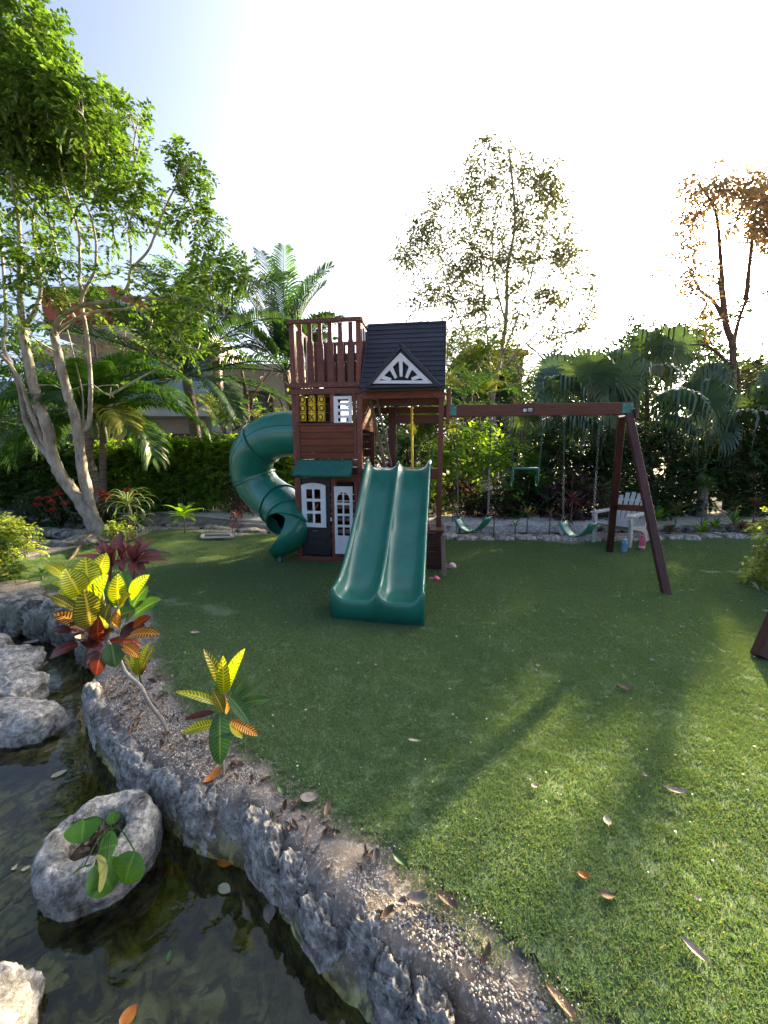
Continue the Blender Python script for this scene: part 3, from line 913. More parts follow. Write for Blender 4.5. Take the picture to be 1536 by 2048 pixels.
for a in [(428, 1552, .02, 46, 16, DRYO, 'orange dead leaf at the foot of the small croton', 1.1), (620, 1600, .02, 40, 18, DRYG, 'pale curled leaf on the gravel above the highest edge stone', .2),
          (654, 1618, .03, 36, 9, DRY, 'narrow brown leaf standing on the gravel by the turf', 1.5), (800, 1722, .03, 40, 14, GRLF, 'dark green leaf lying where gravel meets turf', -.7), (832, 1800, .02, 46, 18, DRYG, 'grey leaf pair on the bare soil', .1),
          (895, 1806, .02, 44, 16, DRY, 'brown curled leaf on the bare soil near the turf', -.6), (563, 1585, .02, 28, 14, GRLF, 'green curled leaf among gravel', -.9), (1120, 2010, .02, 70, 16, DRY, 'long brown pod like leaf at the bottom edge of the picture', -1.0),
          (1350, 1583, .035, 46, 12, DRYG, 'long grey green leaf lying on the lawn right of centre', -.3), (1390, 1905, .035, 52, 14, DRYG, 'long grey leaf lying on the lawn at lower right', -1.0), (1214, 1645, .035, 26, 12, DRYY, 'pale crumpled leaf on the sunny turf', 1.2),
          (1165, 1755, .035, 24, 12, DRYO, 'small orange leaf on the turf', -.2), (1215, 1793, .035, 32, 14, DRY, 'tan oval leaf below the small orange leaf', -.1), (1070, 1575, .035, 16, 9, DRYG, 'small grey leaf left of the sunny turf patch', .1),
          (829, 1484, .035, 26, 6, DRYY, 'pale yellow strip of leaf on the middle of the lawn', -.1), (392, 1268, .035, 22, 8, DRYG, 'pale leaf on the lawn right of the big croton', .1), (1077, 1332, .035, 14, 6, DRYG, 'small white leaf on the lawn in front of the swings', .1),
          (1290, 1552, .035, 12, 8, DRYG, 'tiny grey leaf above the long grey green leaf', -.4), (1250, 1378, .035, 30, 12, DRY, 'dark tuft of dead leaf on the lawn right of centre', -.3), (1320, 1387, .035, 16, 6, DRYG, 'thin pale leaf beside the dark leaf tuft', -.8),
          (1305, 1322, .035, 12, 6, DRYG, 'small pale leaf in the large sunny patch', -1.0), (1396, 1800, .035, 12, 9, DRYY, 'tiny pale leaf at the right part of the lawn', .5), (1120, 1590, .035, 10, 9, DRYY, 'round pale petal beside the small grey leaf', .5),
          (1365, 1255, .035, 12, 6, DRYG, 'small white leaf near the right wooden foot', .5)]:
    px_leaf(*a)
for a in [(118, 1550, WZ, 26, 12, DRYY, 'pale leaf floating above the ring rock', .8), (450, 1727, WZ, 34, 20, DRYO, 'orange leaf floating right of the ring rock', -.2), (408, 1662, WZ, 26, 14, DRYO, 'rust coloured leaf floating against the pond edge', 1.0),
          (449, 1780, WZ, 30, 16, DRYY, 'pale green leaf floating below the orange leaf', -.4), (539, 1830, WZ, 34, 20, DRYG, 'whitish leaf floating at the middle of the pond', -1.3), (258, 2035, WZ, 36, 24, DRYO, 'red leaf floating at the bottom edge of the pond', 1.1),
          (52, 1738, WZ, 16, 7, DRYY, 'narrow yellow leaf floating left of the ring rock', .5), (30, 1737, WZ, 9, 9, DRYY, 'small round yellow leaf floating left of the ring rock', 0), (60, 1285, WZ, 30, 12, DRYG, 'grey leaf floating by the boulders', .3),
          (100, 1500, WZ, 20, 9, DRY, 'brown leaf floating between boulders and ring rock', .9), (90, 1330, WZ, 24, 10, DRYG, 'pale leaf floating left of the big croton', 1.9), (340, 1915, WZ, 20, 8, GRLF, 'dark leaf floating low in the pond', 1.9)]:
    px_leaf(*a, curl=.12, tilt=.03)
# algae mats floating on the pond
ALG = simple('algae_mat', (.30, .29, .12), (.08, .085, .03), 22, .9, .8, contrast=(.42, .56))
for i, (px, py, rx, ry, yaw) in enumerate([(45, 1690, .16, .09, .5), (110, 1700, .07, .03, -.3), (20, 1850, .13, .05, .9), (60, 1955, .13, .07, .4), (110, 1620, .05, .02, .2), (30, 1780, .06, .03, 1.2)]):
    c = G(px, py, WZ)
    V = []
    n = 46
    for k in range(n):
        a = 2 * math.pi * k / n
        rr = 1 + .9 * mnoise.noise(Vector((math.cos(a) * 1.8, math.sin(a) * 1.8, i * 3.3))) + .5 * mnoise.noise(Vector((math.cos(a) * 5, math.sin(a) * 6, i)))
        V.append((math.cos(a) * rx * rr, math.sin(a) * ry * rr, 0))
    Vt = [(x, y, .004) for x, y, _ in V] + [(x * 1.02, y * 1.02, -.006) for x, y, _ in V]
    F = [tuple(range(n))] + [(k, k + n, (k + 1) % n + n, (k + 1) % n) for k in range(n)]
    o = obj('algae_patch', mk(Vt, F), ALG); o.location = (c.x, c.y, WZ - .022); o.rotation_euler = (0, 0, yaw)
    tag(o, ['large olive algae mat left of the ring rock', 'thin algae streak touching the ring rock', 'olive algae mat at the left edge low in the pond', 'yellowish algae mat near the bottom left corner',
            'small algae speck upper left of the ring rock', 'little algae mat below the large one'][i], 'algae')
print('ground ready')

# ================================================================== PLAY SET
PO = Vector((-1.30, 5.58, 0)); PA = R(-8)
play = thing('playset', 'brown wooden playhouse tower with green slides and swing beam on the lawn', 'playset', PO, PA)
ex = Vector((math.cos(PA), math.sin(PA), 0)); ey = Vector((-math.sin(PA), math.cos(PA), 0))
CAMP = Vector((0, 0, EYE))
def LP(px, py, yl=0.0):
    r = ray(px, py)
    t = (yl - (CAMP - PO).dot(ey)) / r.dot(ey)
    w = CAMP + r * t - PO
    return Vector((w.dot(ex), yl, w.z))
def LW(v):                                  # world point to playset space
    w = Vector(v) - PO
    return Vector((w.dot(ex), w.dot(ey), w.z))
X, Y_, Z = Vector((1, 0, 0)), Vector((0, 1, 0)), Vector((0, 0, 1))
def hb(x0, x1, z, y, w, t, m=WOOD, name='board', **k):      # horizontal board along x, w high
    return board(name, (x0, y, z), (x1, y, z), w, t, Z, m, play, **k)
def vb(x, z0, z1, y, w, t, m=WOOD, name='post', **k):       # upright, w wide along x
    return board(name, (x, y, z0), (x, y, z1), w, t, X, m, play, **k)
def db(y0, y1, z, x, w, t, m=WOOD, name='board', **k):      # board running in depth, w high
    return board(name, (x, y0, z), (x, y1, z), w, t, Z, m, play, **k)
WA, WB, DP = 1.0, 2.12, 1.12
PT = .07
# corner posts
for x in (PT / 2, WA - PT / 2):
    for y in (PT / 2, DP - PT / 2):
        vb(x, 0, 3.33, y, PT, PT)
for y in (PT / 2, DP - PT / 2):
    vb(WB - PT / 2, 0, 2.44, y, PT, PT)
vb(WB + .055, 1.98, 2.42, .10, .05, .09, WOOD, 'bracket_block')
# crow's nest railing: rails and pickets on four sides
def picket(x, y, z0, z1, w, along):
    """picket with a narrowed head"""
    h = z1 - z0
    a = w / 2; b = w * .33
    me = mk(*prism([(-a, 0), (a, 0), (a, h * .66), (b, h * .74), (b, h), (-b, h), (-b, h * .74), (-a, h * .66)], -.009, .009), name='picket')
    rot = Matrix.Identity(4) if along == 'x' else Matrix.Rotation(R(90), 4, 'Z')
    return part('picket', me, WOODP, play, Matrix.Translation((x, y, z0)) @ rot)
WOODP = wood_mat('picket_wood', (.075, .022, .014), (.12, .035, .020), (.17, .052, .030))
hb(-.012, WA + .012, 3.345, -.012, .055, .03, name='top_rail'); hb(-.012, WA + .012, 3.345, DP + .012, .055, .03, name='top_rail')
db(0, DP, 3.345, -.012, .055, .03, name='top_rail'); db(0, DP, 3.345, WA + .012, .055, .03, name='top_rail')
hb(0, WA, 2.515, -.014, .07, .028, name='bottom_rail'); hb(0, WA, 2.515, DP + .014, .07, .028, name='bottom_rail')
db(0, DP, 2.515, -.014, .07, .028, name='bottom_rail'); db(0, DP, 2.515, WA + .014, .07, .028, name='bottom_rail')
for k in range(6):
    picket(.145 + k * .142, .02, 2.50, 3.32, .088, 'x')
for k in range(5):
    picket(.19 + k * .155, DP - .02, 2.50, 3.32, .088, 'x')
for k in range(6):
    picket(.02, .16 + k * .16, 2.50, 3.32, .085, 'y')
    picket(WA - .02, .16 + k * .16, 2.50, 3.32, .085, 'y')
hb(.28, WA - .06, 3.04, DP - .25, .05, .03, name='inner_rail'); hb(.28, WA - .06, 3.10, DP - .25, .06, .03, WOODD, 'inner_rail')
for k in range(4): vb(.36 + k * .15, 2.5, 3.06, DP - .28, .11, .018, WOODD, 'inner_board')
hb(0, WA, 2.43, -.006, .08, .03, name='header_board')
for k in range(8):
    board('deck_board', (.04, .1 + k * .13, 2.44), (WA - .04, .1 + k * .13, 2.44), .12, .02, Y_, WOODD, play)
# wall of the first storey: opening with the game, white shutter, siding
zo0, zo1 = 2.01, 2.385
hb(PT, WA - PT, 1.985, -.004, .035, .05, WOODP, 'window_sill')
vb(PT + .02, zo0, zo1 + .01, .0, .05, .03, WOOD, 'window_stile')
vb(.595, zo0, zo1 + .01, .0, .07, .03, WOOD, 'window_stile')
vb(.90, zo0, zo1 + .01, .0, .05, .03, WOOD, 'window_stile')
for k in range(5):
    z = 1.925 - k * .094
    o = board('siding_board', (PT + .035, .004 , z), (WA - PT - .035, .004, z), .089, .018, (0, -.20, 1), WOOD, play)
for x in (PT + .018, WA - PT - .018): vb(x, 1.50, 1.97, -.004, .036, .03, WOOD, 'trim_board')
hb(PT, WA - PT, 1.445, -.003, .09, .03, WOOD, 'header_board')
hb(PT, WA - PT, 1.33, .0, .12, .024, WOODD, 'header_board')
for s in range(2):
    for k in range(10):
        db(.07, DP - .07, 1.05 - k * .094 if s else 1.05 - k * .094, WA - .02 if s else .02, .092, .016, WOOD, 'siding_board')
for k in range(5): db(.07, DP - .07, 2.34 - k * .094, WA - .02, .092, .016, WOOD, 'siding_board')
for k in range(2): db(.07, DP - .07, 2.38 - k * .094, .02, .092, .016, WOOD, 'siding_board')
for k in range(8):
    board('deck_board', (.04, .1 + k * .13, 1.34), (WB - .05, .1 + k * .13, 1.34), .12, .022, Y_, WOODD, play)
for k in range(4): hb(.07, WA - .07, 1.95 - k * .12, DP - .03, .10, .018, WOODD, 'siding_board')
for k in range(4): hb(.07, .60, 2.36 - k * .095, .42, .10, .018, WOODD, 'siding_board')  # dark boards added inside so the opening behind the drums reads dark
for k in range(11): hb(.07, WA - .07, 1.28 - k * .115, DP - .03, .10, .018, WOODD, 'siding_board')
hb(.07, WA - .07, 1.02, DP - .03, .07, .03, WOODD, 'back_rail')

# noughts and crosses: nine yellow drums on three rods
DR = .054
def letter_strip(kind, cx, r, half, name):
    """a painted X or O that follows the drum's round face; cx is the angle round the drum"""
    V, F = [], []
    def pt(u, v):
        a = cx + u / r
        return (r * 1.012 * math.sin(a), -r * 1.012 * math.cos(a), v)
    def seg(path, w):
        b = len(V)
        for i, (u, v) in enumerate(path):
            u2, v2 = path[min(i + 1, len(path) - 1)]; u1, v1 = path[max(i - 1, 0)]
            dx, dv = u2 - u1, v2 - v1; l = math.hypot(dx, dv) or 1
            V.append(pt(u - dv / l * w, v + dx / l * w)); V.append(pt(u + dv / l * w, v - dx / l * w))
        for i in range(len(path) - 1): F.append((b + 2 * i, b + 2 * i + 1, b + 2 * i + 3, b + 2 * i + 2))
    if kind == 'O':
        seg([(half * .82 * math.cos(t), half * math.sin(t)) for t in np.linspace(0, 2 * math.pi, 25)], .0085)
    else:
        seg([(-half * .75 + 1.5 * half * t, -half + 2 * half * t) for t in np.linspace(0, 1, 8)], .0085)
        seg([(-half * .75 + 1.5 * half * t, half - 2 * half * t) for t in np.linspace(0, 1, 8)], .0085)
    return mk(V, F, name=name)
dh = .118
faces = [('XO', 'OX', 'XO'), ('XO', 'OX', 'XO'), ('XO', 'OX', ' O')]
for row in range(3):
    for c_ in range(3):
        cx = LP(624 if c_ == 1 else (605 if c_ == 0 else 643), 820, .07).x
        cz = 2.335 - row * (dh + .002) - .005
        prof = [(.02, -dh / 2), (DR * .8, -dh / 2), (DR, -dh / 2 + .008), (DR, dh / 2 - .008), (DR * .8, dh / 2), (.02, dh / 2)]
        V, F = lathe(prof, 24)
        Mx = Matrix.Translation((cx, .075, cz))
        dr = part('game_drum', mk(V, F, True), YELLOW, play, Mx)
        kinds = faces[row][c_]
        ang = {'XO': (-.95, .35), 'OX': (-1.05, .15), ' O': (None, -.05)}[kinds]
        for kd, an in zip(kinds, ang):
            if an is None or kd == ' ': continue
            part('painted_cross' if kd == 'X' else 'painted_nought', letter_strip(kd, an, DR, .036, 'mark'), INK, dr, Mx)
for k in range(3):
    z = 2.335 - k * (dh + .002) - .065
    V, F = tube([Vector((.10, .075, z)), Vector((.57, .075, z))], [.006, .006], 8)
    part('rod', mk(V, F, True), STEEL, play)
def rect(x0, x1, z0, z1): return [(x0, z0), (x1, z0), (x1, z1), (x0, z1)]
# slotted white shutter
a_, b_ = LP(668, 848, -.02), LP(703, 792, -.02)
sx0, sx1, sz0, sz1 = a_.x, b_.x, a_.z, b_.z
sw, sh = sx1 - sx0, sz1 - sz0
holes = [rect(sx0 + sw * .23, sx1 - sw * .18, sz0 + sh * f, sz0 + sh * (f + .125)) for f in (.09, .32, .55, .77)]
part('white_shutter', plate_with_holes(rect(sx0, sx1, sz0, sz1), holes, -.022, -.004), WHITE, play)

# awning of green canvas
aL, aR = LP(596, 920, -.02), LP(706, 920, -.02)
bL, bR = LP(584, 949, -.28), LP(701, 951, -.28)
V, F = [], []
nx_, ny_ = 34, 9
for i in range(nx_ + 1):
    s = i / nx_
    for j in range(ny_ + 2):
        t = min(j / ny_, 1)
        q = aL.lerp(aR, s).lerp(bL.lerp(bR, s), t)
        fold = mnoise.noise(Vector((s * 6 + t * 2, t * 1.6 - s * 2, 3))) * .014 + mnoise.noise(Vector((s * 17, t * 5, 8))) * .004
        q = q + Vector((0, -fold * .4, fold * (1 if 0 < t < 1 else .3)))
        q.z -= .02 * math.sin(math.pi * s) * math.sin(math.pi * t)
        if j == ny_ + 1: q = q + Vector((0, .045, -.045 + .008 * math.sin(s * 9)))
        V.append(q)
w_ = ny_ + 2
for i in range(nx_):
    for j in range(w_ - 1):
        F.append((i * w_ + j, (i + 1) * w_ + j, (i + 1) * w_ + j + 1, i * w_ + j + 1))
aw = part('awning', mk(V, F, True), CANVAS, play)
md = aw.modifiers.new('cloth', 'SOLIDIFY'); md.thickness = .003
for q0, q1 in ((aL, bL), (aR, bR), (bL, bR)):
    V, F = tube([q0 + Vector((0, .01, -.018)), q1 + Vector((0, .02, -.018))], [.008, .008], 8)
    part('awning_frame', mk(V, F, True), GREEND, play)

# ground floor: door, side light, frame
hb(0, 1.28, .035, -.005, .07, .05, name='base_board')
dL, dR = LP(603, 1000, .0).x, LP(661, 1000, .0).x
vb(.083, .07, 1.3, .0, .03, .03, WOODD, 'door_jamb')
vb(dR + .055, .07, 1.3, -.002, .075, .036, WOOD, 'door_jamb')
dz0, dz1 = .10, 1.235
a_, b_ = LP(606, 1053, .0), LP(652, 966, .0)
wx0, wx1, wz0, wz1 = a_.x, b_.x, a_.z, b_.z
dM = Matrix.Translation((dL, .018, 0)) @ Matrix.Rotation(R(-3), 4, 'Z')
doorw = dR - dL
door = part('door', plate_with_holes(rect(0, doorw, dz0, dz1), [rect(wx0 - dL + .02, wx1 - dL - .02, wz0 + .02, wz1 - .05)], -.012, .012), BLACKW, play, dM)
def arch(x0, x1, z0, z1, rise, n=10):
    L = [(x0, z0), (x1, z0), (x1, z1 - rise)]
    for k in range(1, n):
        t = k / n
        L.append((x1 + (x0 - x1) * t, z1 - rise + rise * math.sin(math.pi * t) ** .8))
    L.append((x0, z1 - rise))
    return L
ww, wh = wx1 - wx0, wz1 - wz0
o0 = wx0 - dL
holes = []
for r_ in range(3):
    for c_ in range(2):
        hx0 = o0 + ww * (.20 + c_ * .335); hz0 = wz0 + wh * (.095 + r_ * .275)
        holes.append(rect(hx0, hx0 + ww * .255, hz0, hz0 + wh * .215))
part('window_frame', plate_with_holes(arch(o0, o0 + ww, wz0, wz1, .035), holes, -.034, -.013), WHITE, door, dM)
for k in range(3):
    part('door_board', box_mesh(doorw * .72, .095, .008), BLACKW, door, dM @ frame_M((doorw * .5, -.016, .50 - k * .105), X, Z))
part('door_pull', box_mesh(.07, .008, .012, .002), STEEL, door, dM @ frame_M((doorw * .45, -.024, .46), X, Z))
for hz in (.35, 1.1): part('hinge', box_mesh(.05, .02, .012, .002), STEEL, door, dM @ frame_M((.0, -.018, hz), Z, X))
part('latch', box_mesh(.05, .022, .014, .002), WHITE, play, frame_M((dR + .012, -.03, .64), Z, X))
# arched white side light
a_, b_ = LP(671, 1107, -.02), LP(705, 973, -.02)
qx0, qx1, qz0, qz1 = a_.x, b_.x, a_.z, b_.z
qw, qh = qx1 - qx0, qz1 - qz0
holes = []
for r_ in range(3):
    for c_ in range(2):
        hx0 = qx0 + qw * (.15 + c_ * .38); hz0 = qz0 + qh * (.275 + r_ * .162)
        holes.append(rect(hx0, hx0 + qw * .30, hz0, hz0 + qh * .132))
zA = qz0 + qh * .762; rh = qh * .155
cxm = qx0 + qw * .495
for sgn in (-1, 1):
    L_ = [(cxm + sgn * qw * .04, zA), (cxm + sgn * qw * .345, zA)]
    for t in np.linspace(0.15, 1, 7):
        L_.append((cxm + sgn * max(qw * .04, qw * .345 * math.cos(t * math.pi / 2)), zA + rh * (.25 + .75 * math.sin(t * math.pi / 2))))
    holes.append(L_)
part('side_light', plate_with_holes(rect(qx0, qx1, qz0, qz1), holes, -.03, -.012), WHITE, play)
hb(.52, 1.0, 1.24, .0, .10, .03, WOOD, 'header_board')
vb(.98, .07, 1.3, .002, .09, .03, WOOD, 'trim_board')
vb(.91, .07, 1.26, .004, .05, .02, WOOD, 'trim_board'); hb(dR + .08, 1.0, .12, .0, .10, .02, WOOD, 'trim_board')
# things seen inside: shelves
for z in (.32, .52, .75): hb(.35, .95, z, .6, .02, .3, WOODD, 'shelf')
for i in range(3):
    part('toy_kitchen_knob', mk(*lathe([(.0, 0), (.035, 0), (.03, .05), (0, .05)], 12)), simple('ivory_plastic', (.6, .56, .48)), play, Matrix.Translation((.45 + i * .16, .5, .53)))
# screws on the front boards
SCREWS = []
for x in (.035, .965): SCREWS += [(x, 3.33), (x, 3.1), (x, 2.8), (x, 2.52), (x, 2.2), (x, 1.9), (x, 1.6), (x, 1.2), (x, .6), (x, .1)]
for k in range(6): SCREWS += [(.145 + k * .142, 3.345), (.145 + k * .142, 2.515)]
SCREWS += [(1.15, 2.36), (1.5, 2.36), (2.0, 2.36), (.3, 2.43), (.7, 2.43)]
for x, z in SCREWS:
    part('screw', mk(*lathe([(0, 0), (.0075, 0), (.006, .004), (0, .0045)], 8)), STEEL, play, Matrix.Translation((x, -.0305, z)) @ Matrix.Rotation(R(90), 4, 'X'))

# ---- roofed half
hb(WA, WB, 2.37, .0, .11, .034, name='header_board'); hb(WA, WB, 2.27, DP - .02, .10, .034, WOODD, 'header_board')
hb(WA + .05, WB, 2.30, .30, .09, .034, WOODD, 'header_board')
hb(WA + .28, WB, 2.12, DP - .04, .13, .034, WOODD, 'back_beam')
vb(WA + .30, 1.3, 2.3, DP - .06, .13, .05, WOODD, 'back_post')
db(0, DP, 2.37, WB - .02, .11, .034, name='header_board'); db(0, DP, 1.42, WB - .02, .12, .03, name='side_rail')
hb(WA, WA + .12, 1.30, .02, .14, .03, WOOD, 'rim_board'); hb(WB - .22, WB, 1.30, .02, .14, .03, WOOD, 'rim_board')
# roof boards, front and back slope, each course laid over the one below
ez, ey0, rz_, ry = 2.43, -.16, 3.37, .46
rx0, rx1 = 1.025, WB + .0
nrow = 13
sl_ = Vector((0, ry - ey0, rz_ - ez)); SL = sl_.length; sd = sl_.normalized(); sn = Vector((0, -sd.z, sd.y))
roof = part('roof', mk(*prism([(0, 0), (rx1 - rx0 - .03, 0), (rx1 - rx0 - .03, .014), (0, .014)], 0, SL)), ROOFM, play,
            Matrix(((1, 0, 0, rx0 + .015), (0, sd.y, sn.y, ey0), (0, sd.z, sn.z, ez), (0, 0, 0, 1))))
for k in range(nrow):
    w = SL / nrow * 1.18
    c = Vector(((rx0 + rx1) / 2, ey0, ez)) + sd * (SL * (k + .5) / nrow) + sn * .026
    tiltd = (sd + sn * -.10).normalized()
    part('roof_board', box_mesh(rx1 - rx0, w, .012, .003), ROOFM, roof, frame_M(c, X, tiltd))
sdb = Vector((0, -sd.y, sd.z)); 
for k in range(nrow):
    w = SL / nrow * 1.18
    c = Vector(((rx0 + rx1) / 2, 2 * ry - ey0, ez)) + sdb * (SL * (k + .5) / nrow) + Vector((0, sd.z, sd.y)) * .02
    part('roof_board', box_mesh(rx1 - rx0, w, .012, .003), ROOFM, roof, frame_M(c, X, sdb))
part('ridge_board', box_mesh(rx1 - rx0 + .01, .06, .03, .004), ROOFM, roof, frame_M(((rx0 + rx1) / 2, ry, rz_ + .03), X, Y_))
for x in (rx0 - .002, rx1 + .002):
    for s_ in (0, 1):
        q0 = Vector((x, ey0 if s_ == 0 else 2 * ry - ey0, ez)); q1 = Vector((x, ry, rz_ + .02))
        board('barge_board', q0, q1, .07, .022, (sd.cross(X) if s_ == 0 else sdb.cross(X)), ROOFM, play)
hb(rx0, rx1, ez - .015, ey0 - .005, .05, .03, ROOFM, 'eave_board')
# gable with the white sunburst
yg = ey0 - .05
ga, gb, gc = LP(738, 774, yg), LP(876, 774, yg), LP(802, 694, yg)
part('gable_panel', mk(*prism([(ga.x + .05, ga.z + .02), (gb.x - .05, ga.z + .02), (gc.x, gc.z - .05)], yg + .055, yg + .07)), BLACKW, play)
board('gable_trim', ga + Vector((-.02, 0, .0)), gc + Vector((.012, 0, .02)), .05, .09, (gc - ga).cross(Y_), ROOFM, play)
board('gable_trim', gb + Vector((.02, 0, 0)), gc + Vector((-.012, 0, .02)), .05, .09, (gb - gc).cross(Y_), ROOFM, play)
hb(ga.x - .03, gb.x + .03, ga.z - .005, yg, .035, .09, ROOFM, 'gable_trim')
ta, tb, tc_ = LP(740, 767, yg - .02), LP(866, 767, yg - .02), LP(801, 705, yg - .02)
def inset(P_, d):
    c = ((P_[0][0] + P_[1][0] + P_[2][0]) / 3, (P_[0][1] + P_[1][1] + P_[2][1]) / 3)
    return [(c[0] + (x - c[0]) * d, c[1] + (z - c[1]) * d) for x, z in P_]
tri = [(ta.x, ta.z), (tb.x, tb.z), (tc_.x, tc_.z)]
sbm = part('sunburst_frame', plate_with_holes(tri, [inset(tri, .70)], yg - .02, yg + .005), WHITE, play)
itri = inset(tri, .74)
bc = Vector(((tri[0][0] + tri[1][0]) / 2, 0, itri[0][1] + .005))
for tx_, side_ in ((-.72, 0), (-.36, 0), (0, 0), (.36, 1), (.72, 1)):
    # a ray from the base centre to the slope
    ax_, az_ = tri[2]
    t = abs(tx_)
    end = Vector((ax_ + (tri[1 if tx_ > 0 else 0][0] - ax_) * t * .95, 0, az_ + (tri[0][1] - az_) * t * .95 - .03))
    st = bc + (end - bc) * .14 + Vector((tx_ * .13, 0, 0))
    d = (end - st)
    n_ = d.cross(Y_).normalized()
    w0, w1 = .018, .028
    poly = [(st.x - n_.x * w0, st.z - n_.z * w0), (end.x - n_.x * w1, end.z - n_.z * w1), (end.x + n_.x * w1, end.z + n_.z * w1), (st.x + n_.x * w0, st.z + n_.z * w0)]
    part('sunburst_ray', mk(*prism(poly, yg - .016, yg + .001)), WHITE, sbm)

# rope ladder leaning inside, fireman's pole
lad0, lad1 = LP(738, 790, .25), LP(770, 935, .35)
off = Vector((.095, .0, .02))
for o_ in (Vector(), off): board('ladder_rail', lad0 + o_, lad1 + o_ * 1.0, .05 if o_.length == 0 else .03, .03, X, WOODG, play)
for t in (.15, .35, .55, .75, .95):
    q = lad0.lerp(lad1, t); V, F = tube([q, q + off + Vector((.02, 0, 0))], [.010, .010], 8); part('ladder_rung', mk(V, F, True), STEEL, play)
pq0, pq1 = LP(824, 812, .62), LP(829, 940, .5)
V, F = tube([Vector((pq0.x, .55, pq0.z)), Vector((pq1.x, .50, .0))], [.019, .019], 14)
part('climbing_pole', mk(V, F, True), YELLOW, play)
part('pole_bell', mk(*lathe([(.0, 0), (.045, .0), (.05, .02), (.035, .07), (.0, .1)], 14), True), YELLOW, play, Matrix.Translation((pq0.x, .55, pq0.z)))

# box at the right foot
bx0, bx1 = 1.88, WB + .02
for k in range(6): hb(bx0, bx1 - .05, .06 + k * .085, -.24, .082, .02, WOODD, 'box_board')
vb(bx1 - .035, 0, .54, -.245, .07, .035, WOODD, 'box_post'); board('leaning_plank', (bx1 + .03, -.50, 0), (bx1 + .0, -.26, .50), .055, .03, X, WOODG, play)
for k in range(6): db(-.22, 0, .06 + k * .085, bx1 - .01, .082, .02, WOODD, 'box_board')
part('box_top', box_mesh(bx1 - bx0 + .04, .30, .03), WOODD, play, frame_M(((bx0 + bx1) / 2, -.14, .56), X, Y_))
# foot beam of the tower, behind the tube
hb(-.30, 0, .05, .9, .10, .04, WOODD, 'foot_beam'); hb(-.12, .02, 1.30, .5, .12, .05, WOODD, 'tube_support_beam')

# ---- double wave slide
sxc, sw2 = 1.512, .425
prof = [(.06, 1.360), (-.04, 1.355), (-.16, 1.30), (-.34, 1.155), (-.55, .98), (-.78, .785), (-.98, .65), (-1.18, .505), (-1.38, .365), (-1.56, .265), (-1.72, .208), (-1.85, .196), (-1.905, .196)]
path, _ = smooth_path([Vector((0, y, z)) for y, z in prof], [0] * len(prof), 5)
nU = 49
V, F = [], []
def cross(u, lip):
    """u in -1..1 over the two channels; height above the bed"""
    s = (abs(u) - .5) * 2
    a = abs(s)
    h = lip * (a ** 4.2)
    if abs(u) < .5: h *= .90
    return h
us = np.linspace(-1, 1, nU)
for i, q in enumerate(path):
    t = i / (len(path) - 1)
    lip = .115 - .01 * math.sin(t * 6)
    lip += .015 * max(0, 1 - t / .08)
    half = sw2 - .012 * math.sin(t * math.pi)
    sk = q.z - .07 if q.y > -1.50 else q.z - .07 - (q.z - .07) * min(1, (-1.50 - q.y) / .14)
    sk = max(0.0, sk)
    ring = [(sxc - half - .022, sk), (sxc - half - .022, q.z + lip - .012), (sxc - half - .012, q.z + lip + .003)]
    ring += [(sxc + half * u, q.z + cross(u, lip)) for u in us]
    ring += [(sxc + half + .012, q.z + lip + .003), (sxc + half + .022, q.z + lip - .012), (sxc + half + .022, sk)]
    for x, z in ring: V.append((x, q.y, z))
nr = nU + 6
for i in range(len(path) - 1):
    for k in range(nr - 1):
        F.append((i * nr + k, i * nr + k + 1, (i + 1) * nr + k + 1, (i + 1) * nr + k))
# rounded nose then the flat apron down to the turf
last = [(V[(len(path) - 1) * nr + k]) for k in range(nr)]
rows_ = [[(x, -1.913, max(0, z - .007)) for x, y, z in last], [(x, -1.917, max(0, z - .02)) for x, y, z in last], [(x, -1.922, 0.0) for x, y, z in last]]
base_i = (len(path) - 1) * nr
for rw in rows_:
    b = len(V); V += rw
    for k in range(nr - 1): F.append((base_i + k, base_i + k + 1, b + k + 1, b + k))
    base_i = b
slide = part('double_slide', mk(V, F, True), GREEN, play)
md = slide.modifiers.new('wall', 'SOLIDIFY'); md.thickness = .009; md.offset = -1
# embossed badge on the apron: a rounded frame
def rrect(w, h, r, n=5):
    L = []
    for cx_, cz_, a0 in ((w / 2 - r, h / 2 - r, 0), (-w / 2 + r, h / 2 - r, 90), (-w / 2 + r, -h / 2 + r, 180), (w / 2 - r, -h / 2 + r, 270)):
        for k in range(n + 1):
            a = R(a0 + 90 * k / n); L.append((cx_ + r * math.cos(a), cz_ + r * math.sin(a)))
    return L
badge = part('badge_rim', plate_with_holes(rrect(.21, .065, .02), [rrect(.195, .05, .016)], -.004, .003), GREEN, slide, Matrix.Translation((sxc - .02, -1.924, .085)))
part('badge_plate', mk(*prism(rrect(.13, .02, .008), -.003, .002)), GREEN, slide, Matrix.Translation((sxc - .02, -1.923, .085)))

# ---- tube slide in bolted sections
TR = .335
tp = [(618, 868, 5.95), (570, 868, 6.0), (532, 880, 6.08), (507, 908, 6.2), (505, 945, 6.3), (524, 980, 6.28), (552, 1003, 6.15), (572, 1022, 5.95), (580, 1040, 5.78)]
tpts = [LW(P(*q)) for q in tp]
